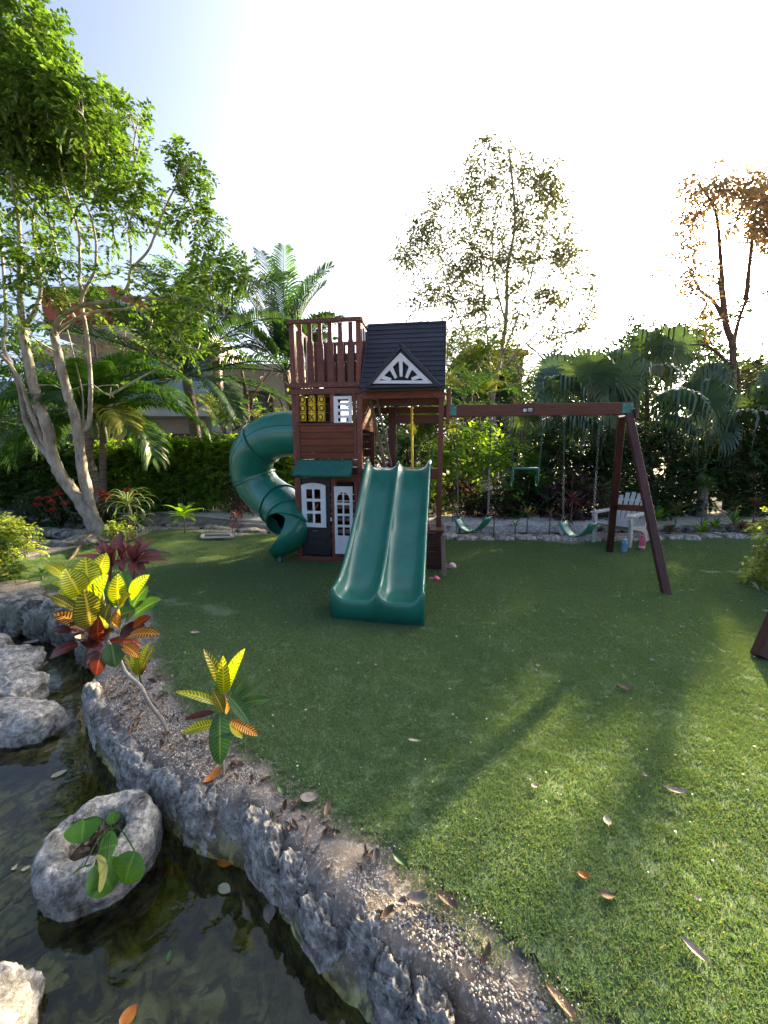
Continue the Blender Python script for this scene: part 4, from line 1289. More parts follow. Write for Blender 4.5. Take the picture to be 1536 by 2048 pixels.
# the exit turns back to the left
tpts += [LW(P(575, 1058, 5.66)), LW(P(560, 1066, 5.60)), LW(P(545, 1070, 5.60))]
sp_pts, _ = smooth_path(tpts, [TR] * len(tpts), 7)
tfr = frames(sp_pts)
SD = 36
def tube_piece(i0, i1, name, mat, mask=None, r0=TR):
    V, F = [], []
    for i in range(i0, i1 + 1):
        t, u, w = tfr[i]
        rr = r0
        for k in range(SD):
            a = 2 * math.pi * k / SD
            V.append(sp_pts[i] + (u * math.cos(a) + w * math.sin(a)) * rr)
    for i in range(i1 - i0):
        for k in range(SD):
            k2 = (k + 1) % SD
            q = (i * SD + k, i * SD + k2, (i + 1) * SD + k2, (i + 1) * SD + k)
            if mask and not mask(i / (i1 - i0), (Vector(V[q[0]]) + Vector(V[q[2]])) / 2, i0 + i): continue
            F.append(q)
    o = part(name, mk(V, F, True), mat, play)
    md = o.modifiers.new('wall', 'SOLIDIFY'); md.thickness = .012; md.offset = 0
    return o
def flange(i, name='flange', r=TR):
    t, u, w = tfr[i]
    prf = [(-.016, .0), (-.016, .022), (.016, .022), (.016, 0)]
    V, F = [], []
    for k in range(48):
        a = 2 * math.pi * k / 48
        d = u * math.cos(a) + w * math.sin(a)
        sc = 1 + (.008 if k % 6 == 0 else 0)
        for s, h in prf: V.append(sp_pts[i] + d * ((r + .004 + h) * sc) + t * s)
    for k in range(48):
        k2 = (k + 1) % 48
        for j in range(3): F.append((k * 4 + j, k2 * 4 + j, k2 * 4 + j + 1, k * 4 + j + 1))
    part(name, mk(V, F, False), GREEN, play)
nS = len(sp_pts) - 1
cuts = [0, 16, 30, 44, 54, 60]
mats_ = [GREEN, GREEND, GREEN, GREEND, GREEN]
for a, b in zip(cuts[:-1], cuts[1:]):
    tube_piece(a, b, 'tube_section', GREEN)
for c_ in cuts[1:]: flange(c_)
# seam along each section
for a, b in zip(cuts[:-1], cuts[1:]):
    pts_ = []
    for i in range(a, b + 1):
        t, u, w = tfr[i]
        d = (u * math.cos(1.1) + w * math.sin(1.1))
        pts_.append(sp_pts[i] + d * (TR + .004))
    V, F = tube(pts_, [.006] * len(pts_), 6); part('seam', mk(V, F, True), GREEND, play)
# exit trough with open top: the shell opens smoothly from full tube to a half pipe
V, F = [], []
i0_ = 60; ND = 40
rim_l = []
for i in range(i0_, nS + 1):
    t, u, w = tfr[i]
    upv = (Z + Vector((-.25, -.10, 0))); upv = (upv - t * upv.dot(t)).normalized(); sv = t.cross(upv)
    f = (i - i0_) / (nS - i0_)
    op = R(4 + 106 * min(1, f * 1.25) ** .8)
    for k in range(ND + 1):
        a = op + (2 * math.pi - 2 * op) * k / ND
        V.append(sp_pts[i] + (upv * math.cos(a) + sv * math.sin(a)) * TR)
    rim_l.append((V[-ND - 1], V[-1]))
for i in range(nS - i0_):
    for k in range(ND):
        a = i * (ND + 1) + k; F.append((a, a + 1, a + ND + 2, a + ND + 1))
o = part('exit_trough', mk(V, F, True), GREEN, play); md = o.modifiers.new('wall', 'SOLIDIFY'); md.thickness = .012; md.offset = 0
for sd_ in (0, 1):
    V2, F2 = tube([q[sd_] for q in rim_l], [.010] * len(rim_l), 6); part('trough_rim', mk(V2, F2, True), GREEN, play)
# lip and foot of the trough
tend, uend, wend = tfr[nS]
Vl = []
arc = []
for k in range(49):
    a = 2 * math.pi * k / 48
    q = sp_pts[nS] + (uend * math.cos(a) + wend * math.sin(a)) * (TR + .006)
    if q.z < sp_pts[nS].z - TR * .35: arc.append(q)
arc.sort(key=lambda q: q.y)
if len(arc) > 2:
    V, F = tube(arc, [.016] * len(arc), 8); part('trough_lip', mk(V, F, True), GREEN, play)
low = min(arc, key=lambda q: q.z)
fo = LW(G(556, 1122)); 
board('trough_foot', Vector((low.x + .02, low.y - .02, low.z + .16)), Vector((low.x + .10, low.y - .12, 0)), .13, .05, Y_, GREEND, play)

# ---- swing beam and A frame
bw0, bw1 = P(884, 822, 5.42), P(1262, 818, 5.06)
b0, b1 = LW(bw0), LW(bw1)
b0.z = b1.z = (b0.z + b1.z) / 2
beam = board('swing_beam', b0, b1, .155, .07, Z, WOODP, play, .006)
bd = (b1 - b0).normalized(); bs = bd.cross(Z)
for q in (b0 + bd * .13, b1 - bd * .06):
    part('beam_bracket', box_mesh(.13, .125, .008, .003), GREEN, play, frame_M(q + bs * .040, bd, Z))
    for sx in (-.045, .045):
        for sz in (-.042, .042):
            part('bolt', mk(*lathe([(0, 0), (.011, 0), (.009, .008), (0, .009)], 8)), STEEL, play, frame_M(q + bs * .044 + bd * sx + Z * sz, bd, Z))
apex = b1 - bd * .02
f_far, f_near = LW(G(1219, 1104)), LW(G(1333, 1190))
tp_ = Vector((apex.x, apex.y, b1.z - .06))
bk = LW(P(1243, 838, 5.22)); fk = LW(P(1259, 836, 4.98))
legn = []
board('frame_leg', f_far, bk + (bk - f_far).normalized() * .04, .085, .07, bd, WOODD, play, .006)
board('frame_leg', f_near, fk + (fk - f_near).normalized() * .05, .085, .07, bd, WOODD, play, .006)
q0 = f_far.lerp(bk, .385); q1 = f_near.lerp(fk, .46)
board('cross_brace', q0 + bd * .05, q1 + bd * .05, .085, .035, Z, WOODP, play)
board('apex_block', tp_ + (bk - fk).normalized() * .14 + bd * .045, tp_ - (bk - fk).normalized() * .14 + bd * .045, .11, .035, Z, WOODD, play)
# badge on the beam: black plate with a white bear-like blob and lines of print
q = LW(P(1057, 820, 5.20)) ; tb_ = (q - b0).dot(bd)
bc_ = b0 + bd * tb_ + bs * .040
bM = frame_M(bc_, bd, Z)
bp_ = part('brand_plate', box_mesh(.15, .07, .006, .002), INK, play, bM)
for (dx, dz, w, h) in [(-.045, -.012, .04, .022), (-.052, .005, .022, .02), (-.03, .004, .014, .016), (.022, .014, .055, .010), (.022, -.003, .060, .009), (.022, -.018, .05, .005)]:
    part('print_mark', box_mesh(w, h, .002, .0), WHITE, bp_, bM @ Matrix.Translation((dx, dz, .0045)))
# swing hangers under the beam
def beam_x(px):                            # point on the beam's underside seen at column px
    r = ray(px, 832); a = LW(CAMP); d = LW(CAMP + r) - a
    # solve for the beam's vertical plane
    n_ = bs; t = (b0 - a).dot(n_) / d.dot(n_)
    h = a + d * t
    s = (h - b0).dot(bd)
    return b0 + bd * s - Z * .08
PM = play.matrix_basis.copy()
PM = Matrix.Translation(PO) @ Matrix.Rotation(PA, 4, 'Z')
HANG = {}
for px in (914, 982, 1022, 1088, 1129, 1200):
    q = beam_x(px); HANG[px] = q
    part('swing_hanger', box_mesh(.10, .04, .010, .003), STEEL, play, frame_M(q, bd, bs))
    V, F = tube([q + Vector((.022 * math.cos(a), 0, -.028 + .022 * math.sin(a))) for a in np.linspace(0, 2 * math.pi, 15)], [.005] * 15, 6, cap=False)
    part('hanger_ring', mk(V, F, True), STEEL, play)

def chain_mesh(p0, p1, link_len=.045, r=.0042):
    p0, p1 = Vector(p0), Vector(p1)
    d = p1 - p0; L = d.length; n = int(L / (link_len * .78)); d.normalize()
    s = d.orthogonal().normalized(); w = d.cross(s)
    V, F = [], []
    for i in range(n):
        c = p0 + d * (L * (i + .5) / n)
        a_ = s if i % 2 else w
        ring_ = [c + d * (link_len * .5 * math.cos(t)) + a_ * (.0115 * math.sin(t)) for t in np.linspace(0, 2 * math.pi, 9)]
        tube(ring_, [r] * 9, 4, V, F, cap=False)
    return mk(V, F)
CHG = simple('green_chain_sleeve', (.012, .075, .05), None, 8, .5)
def hanging(name, label, cat, ha, hb_, seatfun, group=None, green=.55):
    A, B = PM @ HANG[ha], PM @ HANG[hb_]
    root = thing(name, label, cat, (A + B) / 2 - Vector((0, 0, 1.6)), PA, group)
    inv = (Matrix.Translation(root.location) @ Matrix.Rotation(PA, 4, 'Z')).inverted()
    seatfun(root, inv, inv @ A, inv @ B)
    return root
def belt(root, inv, a, b, sA, sB, drop, width=.17):
    # sA, sB: seat ends in root space
    n = 18
    V, F = [], []
    side = Vector((0, 1, 0)) if abs((sB - sA).normalized().y) < .7 else Vector((1, 0, 0))
    side = (sB - sA).cross(Z).normalized()
    for i in range(n + 1):
        t = i / n
        c = sA.lerp(sB, t); c.z -= drop * (1 - (2 * t - 1) ** 2) ** .8
        for s in (-1, -.33, .33, 1): V.append(c + side * (width / 2 * s) + Z * (.004 * abs(s)))
    for i in range(n):
        for j in range(3): F.append((i * 4 + j, i * 4 + j + 1, i * 4 + j + 5, i * 4 + j + 4))
    o = obj('belt_seat', mk(V, F, True), GREEN, root); md = o.modifiers.new('wall', 'SOLIDIFY'); md.thickness = .012
    for h, s in ((a, sA), (b, sB)):
        m0 = h.lerp(s, .52)
        V, F = tube([h + Vector((.014 * math.sin(t), 0, -.055 - .035 * math.cos(t))) for t in np.linspace(0, 6.28, 13)], [.004] * 13, 6, cap=False)
        obj('spring_hook', mk(V, F, True), STEEL, root)
        obj('sleeved_chain', chain_mesh(h - Z * .09, m0, r=.0042), CHG, root)
        obj('chain', chain_mesh(m0, s + Z * .06), STEEL, root)
        V, F = tube([s + Z * .07 + side * .0, s + side * .05 + Z * .0, s - side * .05, s + Z * .07], [.005] * 4, 6)
        obj('seat_ring', mk(V, F, True), STEEL, root)
def mk_swing(ha, hb_, pA, pB, label):
    A, B = PM @ HANG[ha], PM @ HANG[hb_]
    def f(root, inv, a, b):
        sA = inv @ P(pA[0], pA[1], A.y + .17); sB = inv @ P(pB[0], pB[1], B.y - .17)
        belt(root, inv, a, b, sA, sB, .20)
    return hanging('swing', label, 'swing', ha, hb_, f, 'belt swings on chains')
mk_swing(914, 982, (916, 1036), (976, 1034), 'teal belt swing on chains, the one nearer the slides')
mk_swing(1129, 1200, (1126, 1042), (1186, 1046), 'teal belt swing on chains, hanging beside the wooden leg')
def trap(root, inv, a, b):
    A, B = PM @ HANG[1022], PM @ HANG[1088]
    sA, sB = inv @ P(1027, 937, A.y), inv @ P(1078, 937, B.y)
    V, F = tube([sA, sB], [.016, .016], 12); obj('trapeze_bar', mk(V, F, True), GREEN, root)
    for h, s in ((a, sA), (b, sB)):
        obj('sleeved_chain', chain_mesh(h - Z * .14, s + Z * .02, r=.0042), CHG, root)
        V, F = tube([h + Vector((.02 * math.sin(t), 0, -.085 - .05 * math.cos(t))) for t in np.linspace(0, 6.28, 13)], [.005] * 13, 6, cap=False)
        obj('spring_hook', mk(V, F, True), STEEL, root)
        V, F = tube(smooth_path([s, s + Vector((0, 0, -.20)), s + Vector((0, .07, -.25)), s + Vector((0, .14, -.20)), s + Vector((0, .07, -.0)), s], [.008] * 6, 4)[0], [.008] * 21, 8)
        obj('hand_ring', mk(V, F, True), GREEN, root)
hanging('trapeze', 'green trapeze bar with hand rings hanging between the two swings', 'trapeze', 1022, 1088, trap)

print('play set ready')

# ================================================================== SMALL THINGS ON THE LAWN
# garden chair
cc = G(1236, 1086)
chair = thing('garden_chair', 'white plastic slatted garden chair with sloping back, behind the wooden swing leg', 'chair', cc, R(38))
def cb(name, p0, p1, w, t, side): return board(name, p0, p1, w, t, side, CHAIRM, chair, .006)
# chair space: front is -X, width along Y, seat slopes down to the back
for k in range(6):
    s = k / 5
    cb('seat_slat', (-.30 + .50 * s, -.25, .36 - .13 * s), (-.30 + .50 * s, .25, .36 - .13 * s), .085, .016, (1, 0, -.26))
bb = Vector((.20, 0, .20)); bdv = Vector((.36, 0, .80)).normalized()
for k in range(7):
    y = (k - 3) * .078
    hgt = .74 - .018 * (k - 3) ** 2
    cb('back_slat', bb + Vector((0, y * .85, 0)), bb + bdv * hgt + Vector((0, y * 1.25, 0)), .070, .014, Y_)
cb('back_rail', bb + bdv * .22 + Vector((.02, -.27, 0)), bb + bdv * .22 + Vector((.02, .27, 0)), .05, .02, bdv)
cb('back_rail', bb + bdv * .58 + Vector((.02, -.27, 0)), bb + bdv * .58 + Vector((.02, .27, 0)), .04, .02, bdv)
for s in (-1, 1):
    y = .285 * s
    def slab(name, pts, w):
        V, F = prism(pts, y - w / 2, y + w / 2)
        part(name, mk(V, F), CHAIRM, chair)
    slab('arm', [(-.42, .555), (-.38, .575), (.34, .56), (.36, .54), (.34, .53), (-.38, .545)], .11)
    slab('front_leg', [(-.34, .0), (-.27, .0), (-.24, .20), (-.27, .36), (-.29, .55), (-.40, .55), (-.42, .50), (-.36, .38), (-.34, .2)], .04)
    slab('rear_leg', [(.42, .0), (.48, .0), (.40, .22), (.24, .32), (-.28, .38), (-.30, .33), (.14, .24), (.30, .17)], .035)
    slab('arm_support', [(.26, .28), (.33, .27), (.34, .54), (.28, .54)], .03)
# bottles
def bottle(name, px, py, prof, mat, capz, capm, label, Rr, Hh, extra=None):
    c = G(px, py)
    t = thing(name, label, 'bottle', (c.x, c.y, .012))
    part('body', mk(*lathe([(r * Rr, z * Hh) for r, z in prof], 24), True), mat, t)
    part('cap', mk(*lathe([(0, capz * Hh), (.72 * Rr, capz * Hh), (.72 * Rr, (capz + .11) * Hh), (.5 * Rr, (capz + .14) * Hh), (0, (capz + .14) * Hh)], 20), True), capm, t)
    return t
BLUEG = simple('blue_bottle_plastic', (.18, .38, .50), (.12, .30, .42), 9, .2)
b1_ = bottle('water_bottle', 1247, 1105, [(0, 0), (.9, 0), (1, .05), (.95, .3), (.85, .42), (.97, .55), (1, .68), (.6, .76), (0, .76)], BLUEG, .76, simple('pale_cap', (.5, .62, .66), None, 9, .3), 'small blue water bottle standing on the turf beside the pink one', .045, .24)
V, F = tube([Vector((0, 0, .21)), Vector((.0, .0, .245)), Vector((.025, 0, .25))], [.008, .008, .006], 8); part('spout', mk(V, F, True), simple('pale_cap', (.5, .62, .66)), b1_)
b2_ = bottle('water_bottle', 1283, 1101, [(0, 0), (.96, 0), (1, .03), (1, .74), (.92, .78), (.0, .78)], PINK, .78, PINK, 'tall pink water bottle standing on the turf near the garden chair', .045, .26)
V, F = tube([Vector((.03 * math.cos(a), 0, .235 + .03 * math.sin(a))) for a in np.linspace(0, math.pi, 9)], [.006] * 9, 8); part('handle', mk(V, F, True), PINK, b2_)
V, F = lathe([(.046, .04), (.0465, .05), (.0465, .06), (.046, .07)], 24); part('band', mk(V, F), WHITE, b2_)

# child's shoes: sole and upper lofted along the foot
def shoe(px, py, yaw, mU, mS, label, open_=False, L=.17):
    c = G(px, py)
    t = thing('shoe', label, 'shoe', (c.x, c.y, .020), yaw)
    def outline(s): return .030 + .010 * math.sin(math.pi * s) + (.006 if s > .6 else 0) - (.018 * max(0, (s - .88) / .12)) - (.012 * max(0, (.1 - s) / .1))
    V, F = [], []
    n = 14
    for zz in (0, .014):
        for i in range(n + 1):
            s = i / n; V.append((L * s, -outline(s), zz + .006 * s * s))
        for i in range(n, -1, -1):
            s = i / n; V.append((L * s, outline(s), zz + .006 * s * s))
    k = 2 * (n + 1)
    F = [tuple(reversed(range(k))), tuple(range(k, 2 * k))] + [(i, (i + 1) % k, (i + 1) % k + k, i + k) for i in range(k)]
    part('sole', mk(V, F), mS, t)
    V, F = [], []
    s0, s1, nn, na = (.52, .93, 8, 10) if open_ else (.40, .99, 10, 12)
    for i in range(nn + 1):
        s = s0 + (s1 - s0) * i / nn
        h = (.034 if open_ else .050) * math.sin(math.pi * (.35 + .62 * (s - s0) / (s1 - s0)))
        for j in range(na + 1):
            a = math.pi * j / na; V.append((L * s, outline(s) * 1.05 * math.cos(a), .012 + h * math.sin(a)))
    for i in range(nn):
        for j in range(na): a = i * (na + 1) + j; F.append((a, a + 1, a + na + 2, a + na + 1))
    o = part('upper', mk(V, F, True), mU, t); md = o.modifiers.new('wall', 'SOLIDIFY'); md.thickness = .005
    if not open_:
        V, F = tube(*smooth_path([Vector((L * .45, -.036, .02)), Vector((L * .12, -.032, .045)), Vector((.0, 0, .055)), Vector((L * .12, .032, .045)), Vector((L * .45, .036, .02))], [.006] * 5, 4), 6)
        part('heel_strap', mk(V, F, True), mU, t)
shoe(888, 1137, R(-10), PINKL, PINKL, 'pale pink clog at the foot of the playset, left one of the pair')
shoe(899, 1140, R(60), simple('white_foam', (.62, .52, .52), None), PINKL, 'whitish clog leaning beside the pale pink clog')
shoe(857, 1160, R(-22), PINK, PINK, 'bright pink sandal lying alone right of the double slide', True, .15)
q = PM @ Vector((1.93, -.18, .575))
t = thing('toy_cup', 'small red toy bowl left on the wooden box beside the slide', 'toy', q)
part('bowl', mk(*lathe([(0, 0), (.035, 0), (.055, .05), (.05, .05), (.032, .008), (0, .008)], 16), True), REDP, t)
part('handle', mk(*tube([Vector((.05, 0, .04)), Vector((.11, .0, .045))], [.006, .006], 6)), REDP, t)
c = G(1440, 1320); 
# leaning wooden foot of another play frame at the right edge
fr_ = thing('wooden_frame', 'dark brown wooden leg cut by the right edge of the picture', 'play frame', G(1524, 1318))
fM = Matrix.Translation(G(1524, 1318)).inverted()
lg0, lg1 = fM @ G(1522, 1316), fM @ (G(1522, 1316) + Vector((1.15, .55, 2.0)))
board('frame_leg', lg0, lg1, .12, .09, Vector((1, 0, 0)), WOODD, fr_, .006)
board('frame_leg', lg0 + Vector((2.3, .5, 0)), lg1 + Vector((.1, 0, 0)), .12, .09, Vector((1, 0, 0)), WOODD, fr_, .006)
# thin dry sticks on the lawn near the right edge
for a, b, lb in [((1504, 1172), (1516, 1186), 'short white stick on the turf near the right shrub'), ((1524, 1228), (1540, 1234), 'white stick on the turf above the wooden leg'), ((1518, 1182), (1545, 1204), 'dark forked stick on the turf by the right edge')]:
    V, F = tube([G(*a) + Z * .04, G((a[0] + b[0]) / 2 + 1, (a[1] + b[1]) / 2) + Z * .05, G(*b) + Z * .045], [.006, .008, .005], 6)
    tag(obj('stick', mk(V, F, True), TWIG if 'dark' in lb else simple('bleached_wood', (.5, .46, .4))), lb, 'stick')
# inspection cover by the ditch
c0 = [G(407, 1072), G(462, 1072), G(466, 1078), G(404, 1079)]
cx_ = sum((q for q in c0), Vector()) / 4
hat = thing('drain_cover', 'pale square concrete drain frame set in the lawn left of the tube slide', 'drain cover', cx_)
for i in range(4):
    a, b = c0[i] - cx_, c0[(i + 1) % 4] - cx_
    board('frame_side', a + Z * .03, b + Z * .03, .06, .03, (b - a).cross(Z), simple('old_concrete', (.42, .38, .33)), hat)
part('lid', box_mesh(.42, .34, .012), simple('dark_lid', (.05, .05, .045)), hat, Matrix.Translation((0, 0, .02)))

# ================================================================== VEGETATION
def leaves_mesh(Pn, D, Nn, L, W, droop=0.0):
    """Pn,D,Nn: (n,3) base points, directions, face normals; four-cornered folded leaves"""
    D = D / (np.linalg.norm(D, axis=1, keepdims=True) + 1e-9)
    S = np.cross(D, Nn); S /= (np.linalg.norm(S, axis=1, keepdims=True) + 1e-9)
    U = np.cross(S, D)
    L = L[:, None]; W = W[:, None]
    b = Pn; l = Pn + D * L * .45 + S * W * .5 + U * W * .14; r = Pn + D * L * .45 - S * W * .5 + U * W * .14
    t = Pn + D * L - U * L * droop
    V = np.stack([b, l, t, r], 1).reshape(-1, 3)
    n = len(Pn); a = (np.arange(n) * 4)[:, None]
    F = np.concatenate([a + np.array([0, 2, 1]), a + np.array([0, 3, 2])], 0)
    return V, F
def unit(n):
    v = rng.normal(size=(n, 3)); return v / np.linalg.norm(v, axis=1, keepdims=True)
def sprays(centres, radii, per, nleaf, L, W, sprayL=.22, down=.25, flat=.8):
    """clusters of leafy shoots round each centre"""
    n = 0; Ps, Ds, Ns, Ls, Ws = [], [], [], [], []
    for c, r, k in zip(centres, radii, per):
        k = int(k)
        if k < 1: continue
        o = unit(k); rad = r * rng.uniform(.1, 1, (k, 1)) ** .6
        base = np.array(c) + o * rad * np.array([1, 1, flat])
        d = o * .8 + unit(k) * .6; d[:, 2] += .15; d /= np.linalg.norm(d, axis=1, keepdims=True)
        up = np.array([0, 0, 1.0]) + unit(k) * .45
        s = np.cross(d, up); s /= np.linalg.norm(s, axis=1, keepdims=True) + 1e-9
        sl_ = sprayL * rng.uniform(.6, 1.2, k)
        for j in range(nleaf):
            f = (j + .5) / nleaf; sg = 1 if j % 2 else -1
            p_ = base + d * (sl_ * f)[:, None]; p_[:, 2] -= down * sl_ * f * f
            dd = d * .55 + s * sg * .85 + unit(k) * .25; dd[:, 2] -= .22
            Ps.append(p_); Ds.append(dd); Ns.append(up + unit(k) * .35)
            Ls.append(L * rng.uniform(.7, 1.2, k)); Ws.append(W * rng.uniform(.75, 1.15, k))
    return np.concatenate(Ps), np.concatenate(Ds), np.concatenate(Ns), np.concatenate(Ls), np.concatenate(Ws)
# openings in the canopy where the photograph's sun patches fall: leaves there are missing
SHAFTS = [(P(400, 900, 10.2), 1.3), (P(250, 900, 10.2), 1.2), (P(380, 700, 11), 2.0), (P(190, 800, 8.6), 1.3), (P(530, 1000, 10), .9), (P(100, 700, 7.5), 1.6), (G(1000, 1150), .25), (G(1250, 1650), .4), (G(1150, 1480), .35), (G(1300, 1900), .4), (G(1180, 1780), .3),  (G(1150, 1350), .2), (G(1250, 1500), .24), (G(1450, 1700), .3), (G(1350, 1850), .24), (G(1250, 1220), .25), (G(700, 1350), .16), (G(1500, 1250), .25), (G(1150, 1900), .2), (G(900, 1560), .18), (G(600, 1450), .16), (G(1345, 1262), .42), (G(1400, 1350), .38), (G(925, 1380), .17), (G(870, 1425), .15), (G(1130, 1680), .20), (G(1060, 1760), .22), (G(1230, 1980), .24), (G(1500, 1620), .3), (G(1530, 1480), .3), (G(1000, 1390), .14),
          (G(1400, 2030), .3), (P(180, 1190, 2.2), .34), (P(445, 1390, 1.8), .24), (G(215, 1650), .36), (G(510, 1640), .26), (G(690, 1830), .26), (G(860, 1990), .3), (P(120, 250, 7), 2.0), (G(20, 1400), .4), (P(20, 1060, 5.5), .9), (P(1530, 1080, 4.4), .6), (G(600, 1640), .3), (G(480, 1530), .25), (G(195, 1385), .3), (G(900, 1900), .25)]
sun_np = np.array(SUN[:])
SE1 = np.array(SUN.cross(Vector((0, 0, 1))).normalized()[:]); SE2 = np.cross(SE1, sun_np)
_r = np.random.default_rng(5); _ang = _r.uniform(0, 3.14, 7); _k = _r.uniform(2.0, 6.5, 7); _ph = _r.uniform(0, 6.28, 7)
def cull(Pn, keep_p=.08):
    """thin, uneven canopies: denser and sparser bands of leaves"""
    k = np.ones(len(Pn), bool)
    a_, b_ = Pn @ SE1, Pn @ SE2
    f = sum(np.sin((a_ * math.cos(t) + b_ * math.sin(t) * 1.6) * q + s) for t, q, s in zip(_ang, _k, _ph)) / 3.2
    pr = np.clip((f + .35) / .7, 0, 1) * .90
    for c, r in ((Vector((.2, 5.2, 1.6)), 1.5), (Vector((-1.0, 4.0, 0)), .9)):  # more leaves stay here, to keep the playset in shade
        d = np.hypot(a_ - float(np.array(c[:]) @ SE1), b_ - float(np.array(c[:]) @ SE2)); pr = np.where(d < r, pr * .35, pr)
    k &= rng.uniform(0, 1, len(Pn)) > pr
    for c, r in SHAFTS:
        v = Pn - np.array(c[:]); t = v @ sun_np
        d = np.linalg.norm(v - t[:, None] * sun_np, axis=1)
        w = r * 1.15
        k &= ~((d < w) & (t > 3.0) & (rng.uniform(0, 1, len(Pn)) > keep_p))
    return k
def foliage(root, centres, radii, per, nleaf, L, W, m_, name='crown', cullit=False, **k):
    Pn, D, Nn, Ls, Ws = sprays(centres, radii, per, nleaf, L, W, **k)
    if cullit:
        kk = cull(Pn); Pn, D, Nn, Ls, Ws = Pn[kk], D[kk], Nn[kk], Ls[kk], Ws[kk]
    V, F = leaves_mesh(Pn, D, Nn, Ls * 1.12, Ws * 1.2, .12)
    V = V - np.array(root.location[:])
    o = obj(name, mk(V, F), m_, root)
    return tag(o, kind='stuff')
def grow_twigs(skel, centres, radii, V, F, r0=.016, sub=3, wob=.12, sides=5):
    """a bent branch from the nearest lower point of the skeleton to each leaf cluster, with twigs"""
    sk = [Vector(q) for q in skel]
    for c, r in sorted(zip(centres, radii), key=lambda q: q[0][2]):
        c = Vector(c)
        best = min(sk, key=lambda q: (q - c).length + max(0, q.z - c.z + .1) * 2.5)
        L = (c - best).length
        mid = best.lerp(c, .5) + Vector((random.uniform(-wob, wob), random.uniform(-wob, wob), random.uniform(-.02, .18))) * L
        p_, rr = smooth_path([best, mid, c], [r0 * min(1.4, .5 + L * .5), r0 * .7, r0 * .4], 4)
        tube(p_, rr, sides, V, F, cap=False)
        sk += [p_[5], p_[-1]]
        for k in range(sub):
            o = Vector(unit(1)[0]) * r * .8
            tube([c, c + o * .5 + Vector((0, 0, .02)), c + o], [r0 * .4, r0 * .28, r0 * .15], 4, V, F, cap=False)

# ---- the multi stemmed tree on the left
TY = 7.5
def stem_px(l, Y0, Y1): 
    n = len(l)
    return [P(x, y, Y0 + (Y1 - Y0) * i / (n - 1)) for i, (x, y) in enumerate(l)]
base = P(196, 1062, 7.6); base.z = -.05
tree = thing('multi_stemmed_tree', 'tall tree with several smooth grey stems and bright green leaves on the far left', 'tree', base)
def stem(pts, r0, r1, name='trunk', sides=12, mat=BARK, root=tree):
    r0, r1 = r0 * .88, r1 * .88
    rad = [r0 + (r1 - r0) * (i / (len(pts) - 1)) ** .8 for i in range(len(pts))]
    p_, r_ = smooth_path(pts, rad, 6)
    V, F = tube([q - root.location for q in p_], r_, sides, wob=.28)
    obj(name, mk(V, F, True), mat, root)
    return p_
stems = []
stems += stem(stem_px([(200, 1068), (180, 1035), (165, 1010), (140, 975), (120, 947), (101, 895), (97, 862), (79, 810), (67, 769), (51, 690), (43, 640)], 7.6, 7.3), .155, .075)
stems += stem(stem_px([(43, 640), (40, 590), (39, 537), (38, 451), (22, 330), (28, 200), (45, 60)], 7.3, 6.8), .058, .015, 'branch')
stems += stem(stem_px([(44, 645), (62, 636), (80, 591), (78, 537), (66, 444), (80, 330), (60, 180)], 7.3, 7.7), .055, .014, 'branch')
stems += stem(stem_px([(103, 920), (68, 872), (51, 838), (39, 776), (20, 725), (6, 690), (12, 640), (5, 520), (-10, 400)], 7.5, 7.8), .07, .02, 'branch')
stems += stem(stem_px([(90, 890), (72, 850), (54, 800), (45, 770), (20, 730), (-10, 700)], 7.45, 7.0), .055, .03, 'branch')
stems += stem(stem_px([(205, 1068), (182, 1020), (174, 981), (163, 925), (156, 861), (146, 820), (137, 793), (120, 725), (108, 672)], 7.6, 7.3), .125, .072)
stems += stem(stem_px([(108, 675), (113, 648), (130, 629), (164, 612), (212, 603), (246, 594), (301, 597), (366, 602), (430, 615)], 7.3, 6.9), .06, .014, 'branch')
stems += stem(stem_px([(244, 595), (258, 566), (262, 540), (297, 500), (321, 438), (345, 385), (385, 315)], 7.1, 6.8), .034, .010, 'branch')
stems += stem(stem_px([(262, 545), (262, 500), (258, 455), (270, 400), (265, 330)], 7.1, 7.4), .026, .008, 'branch')
stems += stem(stem_px([(108, 672), (118, 660), (150, 639), (191, 624), (260, 618), (330, 622), (393, 628), (460, 632), (520, 638)], 7.3, 7.4), .045, .008, 'branch')
stems += stem(stem_px([(166, 862), (178, 848), (181, 800), (181, 759), (174, 673), (163, 610), (166, 585)], 7.5, 7.2), .050, .032, 'branch')
stems += stem(stem_px([(166, 587), (158, 560), (159, 537), (158, 468), (144, 417), (120, 330), (110, 230), (90, 120)], 7.2, 7.0), .030, .010, 'branch')
stems += stem(stem_px([(166, 587), (180, 560), (190, 537), (192, 485), (181, 431), (165, 390), (172, 330), (150, 240)], 7.2, 6.8), .030, .010, 'branch')
stems += stem(stem_px([(150, 639), (137, 605), (126, 571), (113, 502), (92, 420), (70, 340), (40, 260)], 7.3, 7.6), .028, .009, 'branch')
stems += stem(stem_px([(166, 858), (166, 820), (164, 780), (150, 720), (135, 660)], 7.5, 7.8), .022, .010, 'branch')
stems += stem(stem_px([(68, 772), (100, 770), (140, 780), (180, 768), (215, 790), (222, 775)], 7.3, 6.9), .014, .006, 'branch')
stem([P(205, 1062, 7.6), P(225, 1080, 7.45), P(245, 1098, 7.25)], .12, .05, 'root'); stem([P(190, 1062, 7.6), P(150, 1075, 7.3), P(120, 1088, 7.2)], .07, .03, 'root')
